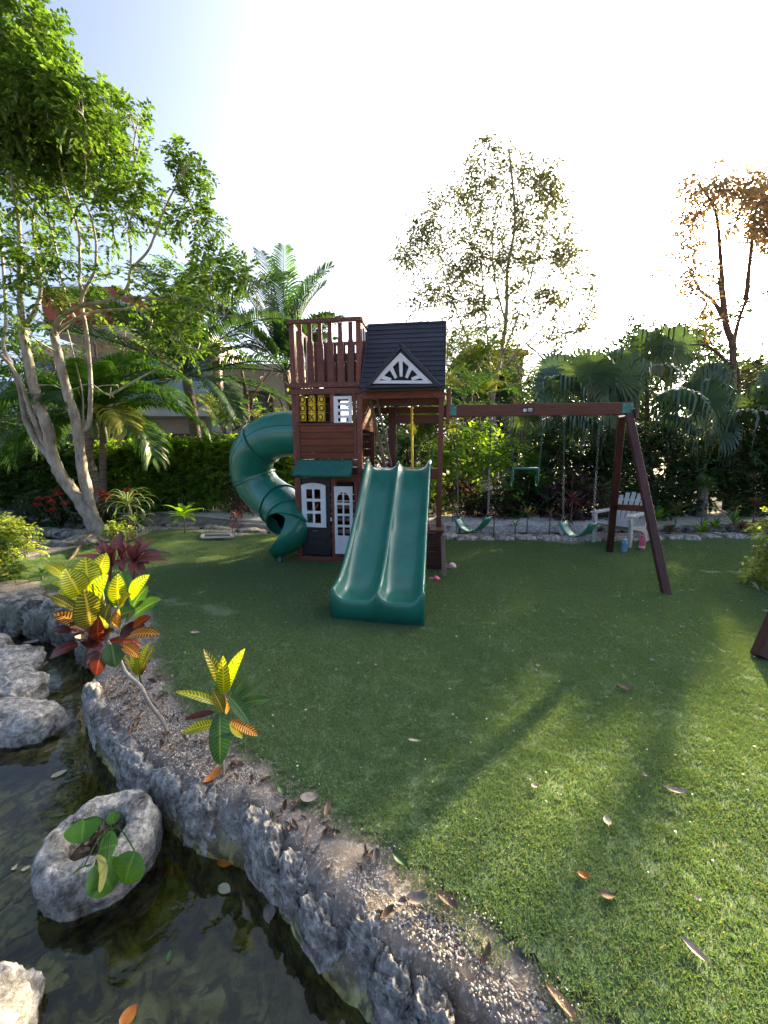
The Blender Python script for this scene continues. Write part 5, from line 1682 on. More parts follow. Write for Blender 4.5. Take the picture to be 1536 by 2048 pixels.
CL = [(45, 20, 35, 1), (70, 60, 40, 1), (30, 110, 45, 1), (85, 110, 40, 1), (60, 160, 55, 1.1), (12, 190, 50, 1), (110, 190, 45, 1), (150, 178, 30, .9), (50, 240, 60, 1.2), (110, 250, 55, 1.2), (165, 230, 40, 1), (200, 200, 22, .8), (228, 216, 26, .9),
      (260, 232, 24, .9), (276, 244, 14, .7), (12, 300, 50, 1.1), (80, 310, 58, 1.2), (140, 300, 50, 1.2), (190, 272, 36, 1), (215, 300, 28, .9), (242, 312, 24, .9), (268, 300, 18, .7), (25, 380, 42, .7), (110, 370, 36, .9), (180, 350, 32, .8), (230, 352, 30, .8),
      (262, 370, 28, .9), (290, 382, 24, .9), (200, 402, 30, .7), (242, 412, 30, .9), (276, 422, 25, .9), (385, 312, 26, .9), (368, 340, 24, .9), (396, 350, 16, .8), (355, 370, 12, .5), (385, 428, 34, 1.1), (412, 444, 20, .9), (345, 430, 20, .5), (330, 472, 22, .6),
      (400, 490, 22, .6), (440, 512, 24, .8), (420, 542, 30, .9), (480, 540, 28, .9), (462, 572, 28, .9), (400, 562, 24, .8), (498, 560, 14, .6), (330, 560, 32, .8), (290, 582, 28, .8), (350, 592, 30, .8), (400, 620, 30, .8), (360, 642, 26, .9), (340, 672, 38, 1),
      (300, 640, 22, .6), (380, 692, 24, .8), (450, 690, 18, .6), (20, 480, 34, .7), (60, 500, 34, .9), (112, 478, 28, .8), (20, 540, 32, .7), (80, 550, 34, .8), (142, 520, 26, .7), (30, 600, 28, .6), (100, 600, 26, .6), (212, 470, 24, .6), (240, 442, 22, .6),
      (170, 560, 22, .6), (212, 558, 24, .6), (190, 622, 12, .5), (60, 662, 22, .5), (20, 640, 22, .5), (150, 440, 26, .5), (220, 790, 10, .3), (235, 770, 9, .3), (125, 400, 26, .6), (60, 420, 28, .5), (300, 660, 14, .4), (-30, 250, 60, 1), (-40, 120, 60, 1), (-40, 380, 50, .8)]
cen, rad, per = [], [], []
for x, y, r, dn in CL:
    Yc = 7.2 + random.uniform(-.7, .7)
    if y < 330 and x < 200: Yc = 6.9 + random.uniform(-.8, .8)
    r_m = r * Yc / FPX
    cen.append(P(x, y, Yc)[:]); rad.append(r_m); per.append(dn * 46 * (r_m / .36) ** 1.7 * (1.5 if y < 340 and x < 200 else 1))
random.seed(4)
V, F = [], []
grow_twigs([q for q in stems], cen, rad, V, F, .014, 4)
obj('twigs', mk([q - base for q in V], F, True), BARK, tree)
tag(tree.children[-1], kind='stuff')
foliage(tree, cen, [r * 1.05 for r in rad], [p * 1.25 for p in per], 10, .088, .044, LF_A, sprayL=.25, down=.35)

# ---- generic crown-in-outline tree
def in_poly_pts(poly, n, Y, dY):
    P_ = np.array(poly, float); out_ = []
    while len(out_) < n:
        q = rng.uniform(P_.min(0), P_.max(0))
        if poly_inside(np.array([q[0]]), np.array([q[1]]), poly)[0]:
            out_.append(P(q[0], q[1], Y + rng.uniform(-dY, dY)))
    return out_
def wild_tree(name, label, stems_px, poly, Y, dY, n, rpx, per_, L, W, leafm, bark, group=None, tr=(.09, .03), cullit=True, nleaf=5, cat='tree', sprayL=.25, twig=.014, sub=3):
    b = P(stems_px[0][0][0], stems_px[0][0][1], Y); b.z = 0
    root = thing(name, label, cat, b, 0, group)
    sk = []
    for i, s in enumerate(stems_px):
        pts = [P(x, y, Y + (dY * .5 * math.sin(i * 2.4) * k / max(1, len(s) - 1))) for k, (x, y) in enumerate(s)]
        if i == 0: pts[0].z = -.05
        r0, r1 = (tr[0], tr[1]) if i == 0 else (tr[1] * 1.1, tr[1] * .3)
        sk += stem(pts, r0, r1, 'trunk' if i == 0 else 'branch', 9, bark, root)
    cen = in_poly_pts(poly, n, Y, dY); rr = [rpx * Y / FPX * random.uniform(.7, 1.3) for _ in cen]
    V, F = [], []
    grow_twigs(sk, cen, rr, V, F, twig, sub)
    tw = obj('twigs', mk([q - b for q in V], F, True), bark, root); tag(tw, kind='stuff')
    foliage(root, [c[:] for c in cen], rr, [per_ * random.uniform(.6, 1.3) for _ in cen], nleaf, L, W, leafm, cullit=cullit, sprayL=sprayL)
    return root
random.seed(9)
wild_tree('slender_tree', 'slender open crowned tree standing against the white sky right of the tower roof', [[(990, 1000), (992, 900), (985, 800), (1000, 720), (1012, 640), (1015, 540), (1030, 440), (1018, 300)],
    [(990, 790), (960, 740), (935, 680), (905, 600), (880, 520), (850, 470)], [(1000, 720), (1030, 650), (1060, 560), (1080, 470), (1100, 380)], [(985, 780), (975, 680), (965, 560), (960, 450), (970, 350)], [(1000, 740), (1050, 690), (1100, 640), (1150, 580), (1190, 560)],
    [(985, 800), (930, 740), (880, 690), (845, 640)], [(1010, 640), (990, 560), (985, 460), (1000, 380)], [(1055, 690), (1085, 720), (1090, 780)]],
    [(1018, 272), (1060, 320), (1125, 350), (1140, 450), (1180, 520), (1210, 580), (1190, 650), (1120, 690), (1000, 700), (900, 720), (850, 690), (820, 610), (800, 500), (850, 440), (870, 370), (940, 340), (960, 300)], 12.0, 1.5, 320, 13, 10, .15, .045, LF_B, BARK, tr=(.11, .035), nleaf=5, sprayL=.34, twig=.016, cullit=False)
wild_tree('russet_tree', 'russet leaved tree glowing in front of the sun at the right', [[(1462, 960), (1462, 780), (1466, 700), (1452, 650), (1446, 600), (1440, 560)], [(1466, 700), (1475, 650), (1492, 600), (1500, 570)], [(1462, 740), (1440, 710), (1410, 690), (1380, 690)], [(1450, 640), (1425, 600), (1400, 580), (1370, 520)],
    [(1492, 600), (1500, 520), (1510, 430), (1530, 380)], [(1446, 600), (1440, 500), (1430, 420), (1400, 370)]],
    [(1350, 430), (1380, 350), (1440, 335), (1540, 330), (1580, 400), (1560, 480), (1490, 470), (1470, 440), (1440, 400), (1400, 430), (1370, 470), (1420, 500), (1395, 530), (1350, 510), (1330, 540), (1340, 600), (1420, 660), (1440, 620), (1400, 560), (1420, 545), (1350, 500)], 10.5, 1.0, 130, 14, 7, .13, .048, LF_C, BARKR, tr=(.12, .06), nleaf=5, sprayL=.3, cullit=False)
wild_tree('russet_tree', 'second russet tree whose thick leafy bough enters at the right edge above the sun', [[(1640, 980), (1640, 700), (1600, 520), (1560, 440)], [(1600, 520), (1640, 420), (1600, 330)]],
    [(1470, 430), (1530, 390), (1640, 330), (1700, 450), (1600, 520), (1530, 480), (1490, 475)], 9.5, .8, 46, 20, 14, .12, .05, LF_C, BARKR, tr=(.14, .06), nleaf=5, sprayL=.3, cullit=False)
# background wood: each tree its own crown
BGL = ['dense dark green tree behind the {}']
def bush_tree(px0, px1, ytop, Y, leafm, label, n=30, rpx=34, per_=26, L=.15, W=.07, base_y=None, cat='tree', name='broadleaf_tree', dY=1.2, cullit=True, ybot=None, group=None, nleaf=6, tr=(.12, .04)):
    cx_ = (px0 + px1) / 2; w = (px1 - px0) / 2
    yb = ybot or 900
    poly = [(cx_ + w * math.cos(a) * (1 + .12 * math.sin(5 * a + px0)), (ytop + yb) / 2 - (yb - ytop) / 2 * math.sin(a) * (1 + .06 * math.sin(7 * a + px0))) for a in np.linspace(0, 2 * math.pi, 26)[:-1]]
    st = [[(cx_, 960), (cx_ + 5, (ytop + yb) / 2 + 40), (cx_ - 6, ytop + (yb - ytop) * .25)], [(cx_ + 3, (ytop + yb) / 2 + 40), (cx_ + w * .5, ytop + (yb - ytop) * .35)], [(cx_ + 3, (ytop + yb) / 2 + 50), (cx_ - w * .5, ytop + (yb - ytop) * .4)]]
    return wild_tree(name, label, st, poly, Y, dY, n, rpx, per_, L, W, leafm, BARKR, group, tr, cullit, nleaf, cat, .3, .02, 2)
random.seed(14)
for a in [(-60, 130, 660, 13.5, LF_A, 'green tree behind the stems of the multi stemmed tree at the left edge', 34, 30), (90, 300, 610, 14.5, LF_A, 'green tree behind the arching palm fronds on the left', 30, 30), (420, 560, 690, 11.5, LF_A, 'light green tree above the tube slide', 26, 22),
          (520, 640, 700, 12.5, LF_Y, 'yellow green tree just left of the tower', 22, 20), (880, 1010, 690, 15, LF_D, 'dark tree behind the slender tree', 24, 28), (1180, 1400, 625, 14.0, LF_D, 'tall dark tree rising behind the fan palms', 80, 34), (1040, 1200, 690, 14.5, LF_D, 'dark tree behind the left part of the fan palms', 26, 28), (975, 1110, 684, 16.5, LF_B, 'grey green tree in front of the grey building', 26, 26),
          (1370, 1580, 640, 13.5, LF_B, 'olive green tree behind the russet tree', 70, 30), (1480, 1720, 560, 15.0, LF_D, 'dark tree at the right edge behind the russet trees', 44, 34), (750, 900, 790, 13.0, LF_D, 'low dark tree seen under the playhouse roof', 20, 30)]:
    bush_tree(a[0], a[1], a[2], a[3], a[4], a[5], a[6], a[7])
# dark thicket and shrubs closing the view behind the swings
for a in [(1180, 1420, 840, 9.6, LF_D, 'dark clipped thicket behind the garden chair', 60, 26, 30, 1035), (1380, 1620, 810, 9.8, LF_D, 'dark thicket behind the right hand path', 60, 28, 30, 1020), (1040, 1230, 860, 10.2, LF_D, 'dark thicket under the fan palms', 40, 26, 30, 1040),
          (860, 1020, 850, 9.2, LF_H, 'bright green glossy shrub behind the left swing', 34, 20, 22, 1030), (930, 1100, 960, 9.4, LF_D, 'low green shrub behind the trapeze', 26, 18, 20, 1040), (740, 900, 860, 10.5, LF_D, 'dark shrub seen between the slide and the right post', 36, 24, 24, 1040),
          (400, 600, 860, 10.6, LF_H, 'green shrub behind the tube slide', 34, 22, 24, 1040)]:
    b_ = bush_tree(a[0], a[1], a[2], a[3], a[4], a[5], a[6], a[7], a[8], .13, .065, cat='shrub', name='shrub', dY=.7, ybot=a[9], cullit=a[4] is not LF_D)
# shrubs that show their bare purple-grey stems
for a in [(870, 960, 930, 8.9, LF_PU, 'bare twiggy purple shrub right of the playset post', 16, 14, 8, 1045), (1100, 1200, 950, 8.6, LF_PU, 'purple leaved shrub behind the right swing', 22, 14, 14, 1055), (1170, 1230, 955, 8.7, LF_B, 'bronze leaved shrub between the swing and the wooden leg', 16, 12, 12, 1050), (455, 500, 930, 9.0, LF_PU, 'dark purple shrub left of the tube slide', 9, 14, 10, 1030),
          (940, 1010, 985, 8.8, LF_PU, 'small purple shrub behind the trapeze', 10, 12, 9, 1045)]:
    bush_tree(a[0], a[1], a[2], a[3], a[4], a[5], a[6], a[7], a[8], .11, .04, cat='shrub', name='shrub', dY=.3, ybot=a[9], cullit=False, nleaf=5, tr=(.03, .02))
# clipped hedge on the left
hp_ = [G(-40, 1010, 0), G(590, 1045, 0)]
def hedge(x0, x1, yt0, yt1, Y0, Y1, n, label, m_):
    root = thing('hedge', label, 'hedge', P((x0 + x1) / 2, 1030, (Y0 + Y1) / 2) * 1.0)
    root.location.z = 0
    cen, rad, per = [], [], []
    for i in range(n):
        t = rng.uniform(); Yq = Y0 + (Y1 - Y0) * t + rng.uniform(-.25, .35)
        px = x0 + (x1 - x0) * t; zt = P(px, yt0 + (yt1 - yt0) * t, Yq).z
        z = zt * rng.uniform(0.02, 1) ** .7
        q = P(px, 900, Yq); cen.append((q.x, Yq, z)); rad.append(.20); per.append(15)
    foliage(root, cen, rad, per, 6, .11, .055, m_, 'leaves', sprayL=.15)
    V, F = [], []
    for i in range(70):
        t = (i + .5) / 70; Yq = Y0 + (Y1 - Y0) * t + .1; px = x0 + (x1 - x0) * t; q = P(px, 900, Yq); zt = P(px, yt0 + (yt1 - yt0) * t, Yq).z
        b = Vector((q.x, Yq, 0)) - root.location
        for s in range(3): tube([b, b + Vector((random.uniform(-.15, .15), random.uniform(-.1, .1), zt * .5)), b + Vector((random.uniform(-.3, .3), random.uniform(-.2, .2), zt * .93))], [.012, .009, .004], 5, V, F)
    o = obj('stems', mk(V, F, True), TWIG, root); tag(o, kind='stuff')
    return root
hedge(190, 470, 888, 882, 10.2, 10.0, 330, 'long bright green hedge behind the path left of the tube slide', LF_H)
hedge(470, 600, 890, 900, 10.0, 10.2, 120, 'green hedge directly behind the tube slide', LF_H)
hedge(-60, 190, 900, 892, 10.8, 10.3, 260, 'shaded green hedge behind the red flowers on the left', LF_A)

# ---- shrubs with light leaves near the edges
random.seed(6)
def low_shrub(px, py, Y, rx, h, n, m_, label, L=.05, W=.025, rc_=.10, per_=18):
    b = P(px, py, Y); b.z = 0
    root = thing('shrub', label, 'shrub', b)
    cen = []
    for i in range(n):
        a = random.uniform(0, 6.28); r = math.sqrt(random.random()); z = random.random()
        k = math.sqrt(max(.05, 1 - (z * .9) ** 2))
        cen.append(Vector((b.x + rx * r * k * math.cos(a), b.y + rx * r * k * math.sin(a) * .8, .08 + h * z)))
    V, F = [], []
    grow_twigs([b + Vector((0, 0, .02)), b + Vector((.03, 0, h * .4)), b + Vector((-.02, 0, h * .6))], cen, [rc_] * n, V, F, .008, 3)
    o = obj('stems', mk([q - b for q in V], F, True), TWIG, root); tag(o, kind='stuff')
    foliage(root, [c[:] for c in cen], [rc_] * n, [per_] * n, 6, L, W, m_, 'leaves', sprayL=.09)
    return root
low_shrub(20, 1160, 4.9, .42, .62, 40, LF_Y, 'yellow green variegated shrub at the left edge above the bank')
low_shrub(-30, 1180, 4.6, .4, .5, 26, LF_A, 'plain green shrub cut by the left edge below the variegated one')
low_shrub(238, 1092, 6.6, .22, .28, 12, LF_Y, 'little variegated shrub at the foot of the multi stemmed tree', .05, .025, .07, 12)
low_shrub(1625, 1170, 4.35, .60, 1.15, 80, LF_Y, 'round variegated shrub cut by the right edge of the picture', .055, .028, .12, 20)
low_shrub(90, 1030, 8.3, .7, .55, 40, LF_D, 'dark shrub carrying red flower heads beside the left stream', .08, .035, .14, 14)
low_shrub(235, 1020, 8.2, .5, .6, 26, LF_D, 'dark shrub with red flower heads between palm trunk and grassy plant', .08, .035, .13, 12)
# red ixora heads
RED = simple('red_petal', (.62, .035, .015), (.42, .02, .012), 30, .5)
for i, (px, py, lb) in enumerate([(78, 1000, 'leftmost upper'), (74, 1012, 'leftmost lower'), (95, 998, 'second from the left'), (103, 1005, 'lower second'), (130, 1008, 'middle'), (102, 1022, 'lowest left'), (112, 983, 'upper left'), (150, 987, 'one beside the left stem'), (118, 990, 'pair member by the left stem'),
        (204, 990, 'upper right of the palm trunk'), (214, 995, 'right of the palm trunk'), (207, 1001, 'lower right of the palm trunk'), (203, 985, 'topmost by the palm trunk'), (218, 990, 'outer right of the palm trunk'), (256, 982, 'upper grassy plant'), (262, 990, 'lower grassy plant'), (200, 1040, 'low trunk foot')]):
    c = P(px, py, 7.85 if px < 190 else 7.75)
    n = 46; o_ = unit(n); o_[:, 2] = np.abs(o_[:, 2]) * .8
    Pn = np.array(c[:]) + o_ * .050
    V, F = leaves_mesh(Pn, o_ + unit(n) * .4, unit(n), np.full(n, .030), np.full(n, .028))
    hd = thing('flower_head', 'red ball shaped flower head, ' + lb + ' of the red flowers' if i < 9 else 'red ball shaped flower head, ' + lb, 'flower', c, 0, 'red flower heads on the left')
    V = V - np.array(c[:]); obj('petals', mk(V, F), RED, hd); tag(hd.children[-1], kind='stuff')
    Vs, Fs = tube([Vector((0, 0, 0)), Vector((.02, .08, -.18)), Vector((.0, .16, -.42))], [.004, .005, .006], 5); obj('stem', mk(Vs, Fs), TWIG, hd)

# ---- rosette plants with separate strap leaves
def rosette(name, label, px, py, Y, zb, stemh, n, L, W, mats, e0=75, e1=10, droop=.5, bend=.0, cat='plant', group=None, stemr=.012, lean=(0, 0), kind='leaf', hubs=1):
    b = P(px, py, Y); b.z = zb
    root = thing(name, label, cat, b, 0, group)
    tops = []
    for hbi in range(hubs):
        off_ = Vector((0, 0, 0)) if hubs == 1 else Vector((random.uniform(-.12, .12), random.uniform(-.06, .06), random.uniform(-.1, .1)))
        top = Vector((lean[0], lean[1], stemh)) + off_
        if stemh > .02:
            V, F = tube(*smooth_path([Vector((0, 0, 0)), Vector((top.x * .4, top.y * .4, top.z * .5)), top], [stemr * 1.2, stemr, stemr * .8], 5), 8)
            obj('stem', mk(V, F, True), TWIG, root)
        for i in range(n):
            f = i / max(1, n - 1); e = R(e0 + (e1 - e0) * f + random.uniform(-8, 8)); az = i * 2.399 + random.uniform(-.25, .25)
            l = L * (.72 + .35 * math.sin(math.pi * min(1, f * .9 + .1))) * random.uniform(.88, 1.1)
            # curved strap
            V, F, UV = [], [], []
            nL, nW = 8, 2
            d = Vector((math.cos(az), math.sin(az), 0)); s = Vector((-math.sin(az), math.cos(az), 0))
            pos = top + Vector((0, 0, -.10 * stemh * f)); ang = e
            for k in range(nL + 1):
                t = k / nL; w = W * .5 * (math.sin(math.pi * (t * .92 + .06)) ** .7)
                if k == nL: w = .0012
                nrm = d * -math.sin(ang) + Z * math.cos(ang)
                for j in range(nW + 1):
                    q = j - 1; V.append(pos + s * (q * w) + nrm * (abs(q) * w * .35)); UV.append((t, j / 2))
                pos = pos + (d * math.cos(ang) + Z * math.sin(ang)) * (l / nL); ang -= droop * 2.2 / nL * (.3 + t) * (1 + random.uniform(-.1, .1))
            for k in range(nL):
                for j in range(nW): a = k * (nW + 1) + j; F.append((a, a + 1, a + nW + 2, a + nW + 1))
            m_ = mats[i % len(mats)] if not callable(mats) else mats(f)
            obj(kind, mk(V, F, True, kind, UV), m_, root)
    return root
random.seed(31)
rosette('lime_plant', 'bright lime green broad leaved plant on a thin stem by the ditch', 370, 1062, 7.4, 0, .36, 16, .40, .10, [STRAPY], 70, 5, .7)
rosette('ribbon_plant', 'silvery striped ribbon leaved plant beside the multi stemmed tree', 262, 1062, 7.3, 0, .62, 44, .60, .022, [STRAPS, STRAPS, STRAPG], 80, 0, 1.5, stemr=.02)
rosette('ribbon_plant', 'lower tuft of striped ribbon leaves hanging beside the lime plant', 272, 1076, 7.0, 0, .30, 34, .45, .02, [STRAPS, STRAPG], 70, -10, 1.5, stemr=.02)
rosette('cordyline', 'thin dark red plant by the ditch left of the tube slide', 476, 1072, 7.1, 0, .42, 16, .16, .03, [STRAPR, STRAPP], 70, -20, .5, stemr=.006)
rosette('cordyline', 'small maroon sprig in the ditch near the tube exit', 466, 1074, 7.15, 0, .2, 9, .12, .03, [STRAPR], 70, -20, .5, stemr=.005)
for a in [('dwarf_palm', 'green broad leaved plant behind the garden chair', 1312, 1040, 8.2, .12, 12, .42, .11, [STRAPY, STRAPG], 80, 15, .6), ('bromeliad', 'bronze tipped star shaped plant right of the garden chair', 1352, 1040, 8.3, .30, 18, .32, .045, [STRAPB, STRAPG], 75, 0, .4),
          ('croton_shrub', 'low bronze and green croton between chair and path', 1340, 1066, 7.4, .05, 22, .18, .06, [STRAPB, STRAPP, STRAPG], 85, 0, .3), ('dracaena', 'tall whorled green plant standing on the path edge', 1402, 1050, 8.2, .95, 54, .24, .028, [STRAPG, STRAPG, LF_A], 60, -30, .4),
          ('lime_plant', 'light green rosette plant among the rocks right of the chair', 1404, 1068, 7.3, .06, 14, .36, .06, [STRAPY, STRAPG], 80, 10, .6), ('lime_plant', 'light green rosette just right of the other lime rosette', 1430, 1060, 7.7, .06, 12, .30, .05, [STRAPG, STRAPY], 80, 10, .6),
          ('spiky_plant', 'spiky green plant on the right hand path edge', 1468, 1050, 7.9, .10, 16, .38, .04, [STRAPG, STRAPY], 80, 5, .4), ('croton_shrub', 'dark bronze croton right of the spiky plant', 1482, 1062, 7.5, .10, 20, .18, .05, [STRAPP, STRAPB, STRAPR], 80, 0, .4),
          ('croton_shrub', 'deep red croton at the right end of the rocks', 1506, 1058, 7.6, .08, 16, .17, .05, [STRAPR, STRAPP], 80, 0, .4), ('cordyline', 'pinkish broad leaved plant at the far right behind the path', 1510, 1020, 8.6, .42, 22, .24, .07, [STRAPR, STRAPB, STRAPG], 75, -10, .5),
          ('cordyline', 'tall green and pink plant behind the path near the right edge', 1470, 1020, 8.9, .3, 16, .26, .06, [STRAPG, STRAPB], 75, -10, .5), ('cordyline', 'maroon topped plant behind the right swing seat', 1140, 1062, 8.0, .62, 22, .24, .045, [STRAPR, STRAPP], 75, -25, .5),
          ('cordyline', 'dark plant with drooping leaves below the right swing', 1128, 1076, 7.2, .30, 14, .22, .05, [STRAPP, STRAPG], 70, -40, .8), ('young_palm', 'small bright green fan of leaves in the ditch behind the trapeze', 1030, 1070, 7.3, .20, 10, .16, .035, [STRAPY, STRAPG], 70, 10, .5),
          ('cordyline', 'green bronze plant on a straight stem behind the trapeze', 1053, 1074, 7.2, .44, 16, .22, .04, [STRAPB, STRAPG], 75, -5, .5), ('cordyline', 'thin stemmed plant between the trapeze and the right swing', 1098, 1074, 7.2, .46, 10, .16, .03, [STRAPB, STRAPR], 75, -5, .5),
          ('cordyline', 'thin twiggy plant in front of the ditch under the left swing', 987, 1076, 7.15, .40, 9, .14, .03, [STRAPP, STRAPB], 75, -5, .6), ('bromeliad', 'variegated purple plant behind the left swing', 905, 1050, 8.2, .38, 20, .22, .04, [STRAPP, STRAPS], 75, -20, .5),
          ('cordyline', 'thin plant with pale stem beside the left swing', 912, 1076, 7.2, .5, 12, .16, .028, [STRAPS, STRAPB], 75, -20, .6)]:
    rosette(a[0], a[1], a[2], a[3], a[4], 0, a[5], a[6], a[7], a[8], a[9], a[10], a[11], a[12])

# ---- the hero plants in front: every leaf where it grows
def leafy(root, L_, depth, m_map, scale=1.0):
    for (bx, by), (tx_, ty_), w, mk_, bd_, td in L_:
        b = P(bx, by, depth + bd_); t = P(tx_, ty_, depth + td)
        dep = (b.y * math.cos(TILT) - (b.z - EYE) * math.sin(TILT))
        add_leaf(root, b, t, w * 1.12 * dep / FPX * scale, m_map[mk_], bulge=random.uniform(.04, .12), fold=.22, wave=random.uniform(.0, .025), shape=.62)
mm = {'Y': CR_Y, 'O': CR_O, 'G': CR_G, 'R': CR_R, 'A': CR_OR, 'M': CR_M}
random.seed(2)
D1 = 2.15
cb_ = G(337, 1468)
crt = thing('croton', 'large croton with yellow top leaves and dark red lower leaves on a leaning stem', 'plant', cb_)
hub = P(212, 1282, D1)
V, F = tube(*smooth_path([Vector((0, 0, -.01)), P(326, 1442, 2.03) - cb_, P(300, 1408, 2.05) - cb_, P(281, 1372, 2.09) - cb_, P(252, 1345, D1) - cb_, P(236, 1312, D1) - cb_, hub - cb_], [.013, .010, .0105, .009, .0105, .010, .012], 6), 10, wob=.5)
obj('stem', mk(V, F, True), BARK, crt)
for q in [(170, 1190), (240, 1200), (200, 1160)]:
    V, F = tube(*smooth_path([hub - cb_, P((q[0] + 212) / 2 + 3, (q[1] + 1282) / 2, D1 + .02) - cb_, P(q[0], q[1], D1 + .03) - cb_], [.011, .009, .007], 5), 8); obj('stem', mk(V, F, True), BARK, crt)
leafy(crt, [((132, 1157), (92, 1128), 24, 'Y', .06, .10), ((160, 1192), (130, 1137), 42, 'Y', 0, -.02), ((177, 1180), (171, 1114), 42, 'Y', .04, .08), ((196, 1158), (213, 1106), 30, 'Y', .08, .12), ((188, 1216), (216, 1150), 42, 'Y', .02, .0),
    ((181, 1252), (168, 1178), 44, 'O', -.04, -.10), ((150, 1219), (101, 1192), 22, 'O', 0, .02), ((136, 1174), (107, 1162), 20, 'Y', .08, .12), ((237, 1207), (236, 1147), 27, 'Y', .02, .0), ((261, 1197), (299, 1150), 30, 'Y', .02, .04),
    ((254, 1182), (243, 1143), 24, 'G', .06, .1), ((266, 1213), (296, 1172), 30, 'G', .05, .10), ((268, 1232), (323, 1199), 34, 'G', .02, .04), ((238, 1222), (262, 1188), 32, 'O', -.02, -.05), ((247, 1255), (277, 1222), 30, 'G', -.02, -.06),
    ((178, 1256), (106, 1228), 30, 'A', 0, -.05), ((266, 1255), (303, 1233), 20, 'R', 0, .04), ((254, 1274), (320, 1269), 25, 'A', 0, -.02), ((156, 1290), (99, 1316), 26, 'R', 0, -.04), ((196, 1290), (140, 1247), 40, 'M', -.02, -.08),
    ((246, 1290), (278, 1315), 22, 'A', 0, -.03), ((203, 1304), (193, 1350), 25, 'R', -.02, -.05), ((198, 1304), (161, 1339), 17, 'M', 0, .02), ((223, 1288), (231, 1334), 32, 'G', -.03, -.07), ((140, 1264), (103, 1258), 17, 'M', 0, .02),
    ((194, 1284), (228, 1260), 24, 'M', -.03, -.06), ((198, 1284), (198, 1234), 22, 'R', -.04, -.08), ((235, 1254), (238, 1218), 18, 'A', -.03, -.06), ((228, 1213), (219, 1163), 18, 'G', .02, .02), ((210, 1254), (220, 1208), 26, 'O', -.03, -.05),
    ((180, 1230), (205, 1175), 30, 'O', .03, .06), ((170, 1200), (118, 1180), 26, 'Y', .05, .12), ((225, 1240), (290, 1215), 26, 'G', .05, .12), ((205, 1270), (120, 1240), 26, 'R', .04, .10), ((215, 1285), (285, 1292), 22, 'R', .04, .1), ((206, 1290), (175, 1335), 24, 'M', .04, .05), ((240, 1215), (222, 1170), 24, 'Y', .06, .1), ((215, 1250), (160, 1210), 30, 'G', .05, .08), ((240, 1270), (290, 1250), 28, 'M', .03, .07), ((200, 1280), (150, 1272), 28, 'M', .04, .09), ((225, 1290), (258, 1305), 24, 'R', .02, .05), ((190, 1195), (185, 1130), 30, 'Y', .09, .14)], D1, mm)
D2 = 1.78
cb2 = G(447, 1556)
c2 = thing('croton', 'small upright croton with narrow yellow green leaves beside the turf edge', 'plant', cb2)
V, F = tube(*smooth_path([Vector((0, 0, -.01)), P(446, 1470, 1.76) - cb2, P(450, 1385, D2) - cb2], [.008, .007, .006], 5), 8); obj('stem', mk(V, F, True), BARK, c2)
leafy(c2, [((444, 1376), (407, 1298), 20, 'O', 0, -.02), ((448, 1388), (446, 1311), 21, 'Y', -.02, -.03), ((455, 1378), (490, 1297), 23, 'Y', 0, 0), ((438, 1408), (351, 1383), 16, 'Y', 0, -.05), ((464, 1394), (499, 1344), 9, 'G', .02, .05), ((467, 1406), (520, 1366), 11, 'G', .02, .06),
    ((478, 1410), (541, 1399), 20, 'G', 0, .02), ((458, 1392), (501, 1450), 23, 'G', -.03, -.10), ((434, 1446), (364, 1466), 21, 'Y', 0, -.03), ((462, 1442), (516, 1472), 20, 'A', -.02, -.05), ((440, 1426), (440, 1530), 34, 'G', -.04, -.12), ((428, 1425), (369, 1439), 13, 'M', .02, .03),
    ((446, 1424), (424, 1378), 20, 'O', -.02, -.03), ((450, 1426), (470, 1384), 18, 'A', .02, .03), ((460, 1448), (485, 1476), 16, 'Y', 0, -.02), ((440, 1405), (428, 1372), 13, 'G', .0, .03)], D2, mm)
D3 = 2.35
cb3 = G(283, 1372)
c3 = thing('croton', 'tiny lime croton seedling below the large croton', 'plant', cb3)
V, F = tube([Vector((0, 0, 0)), P(278, 1345, D3) - cb3], [.005, .004], 6); obj('stem', mk(V, F, True), STRAPG, c3)
leafy(c3, [((278, 1348), (300, 1284), 13, 'Y', 0, 0), ((280, 1348), (310, 1290), 11, 'O', 0, .03), ((274, 1348), (262, 1308), 12, 'Y', 0, .0), ((272, 1346), (248, 1310), 10, 'O', .02, .05), ((281, 1350), (294, 1332), 9, 'R', 0, 0), ((276, 1350), (276, 1312), 11, 'Y', -.01, -.02)], D3, mm)
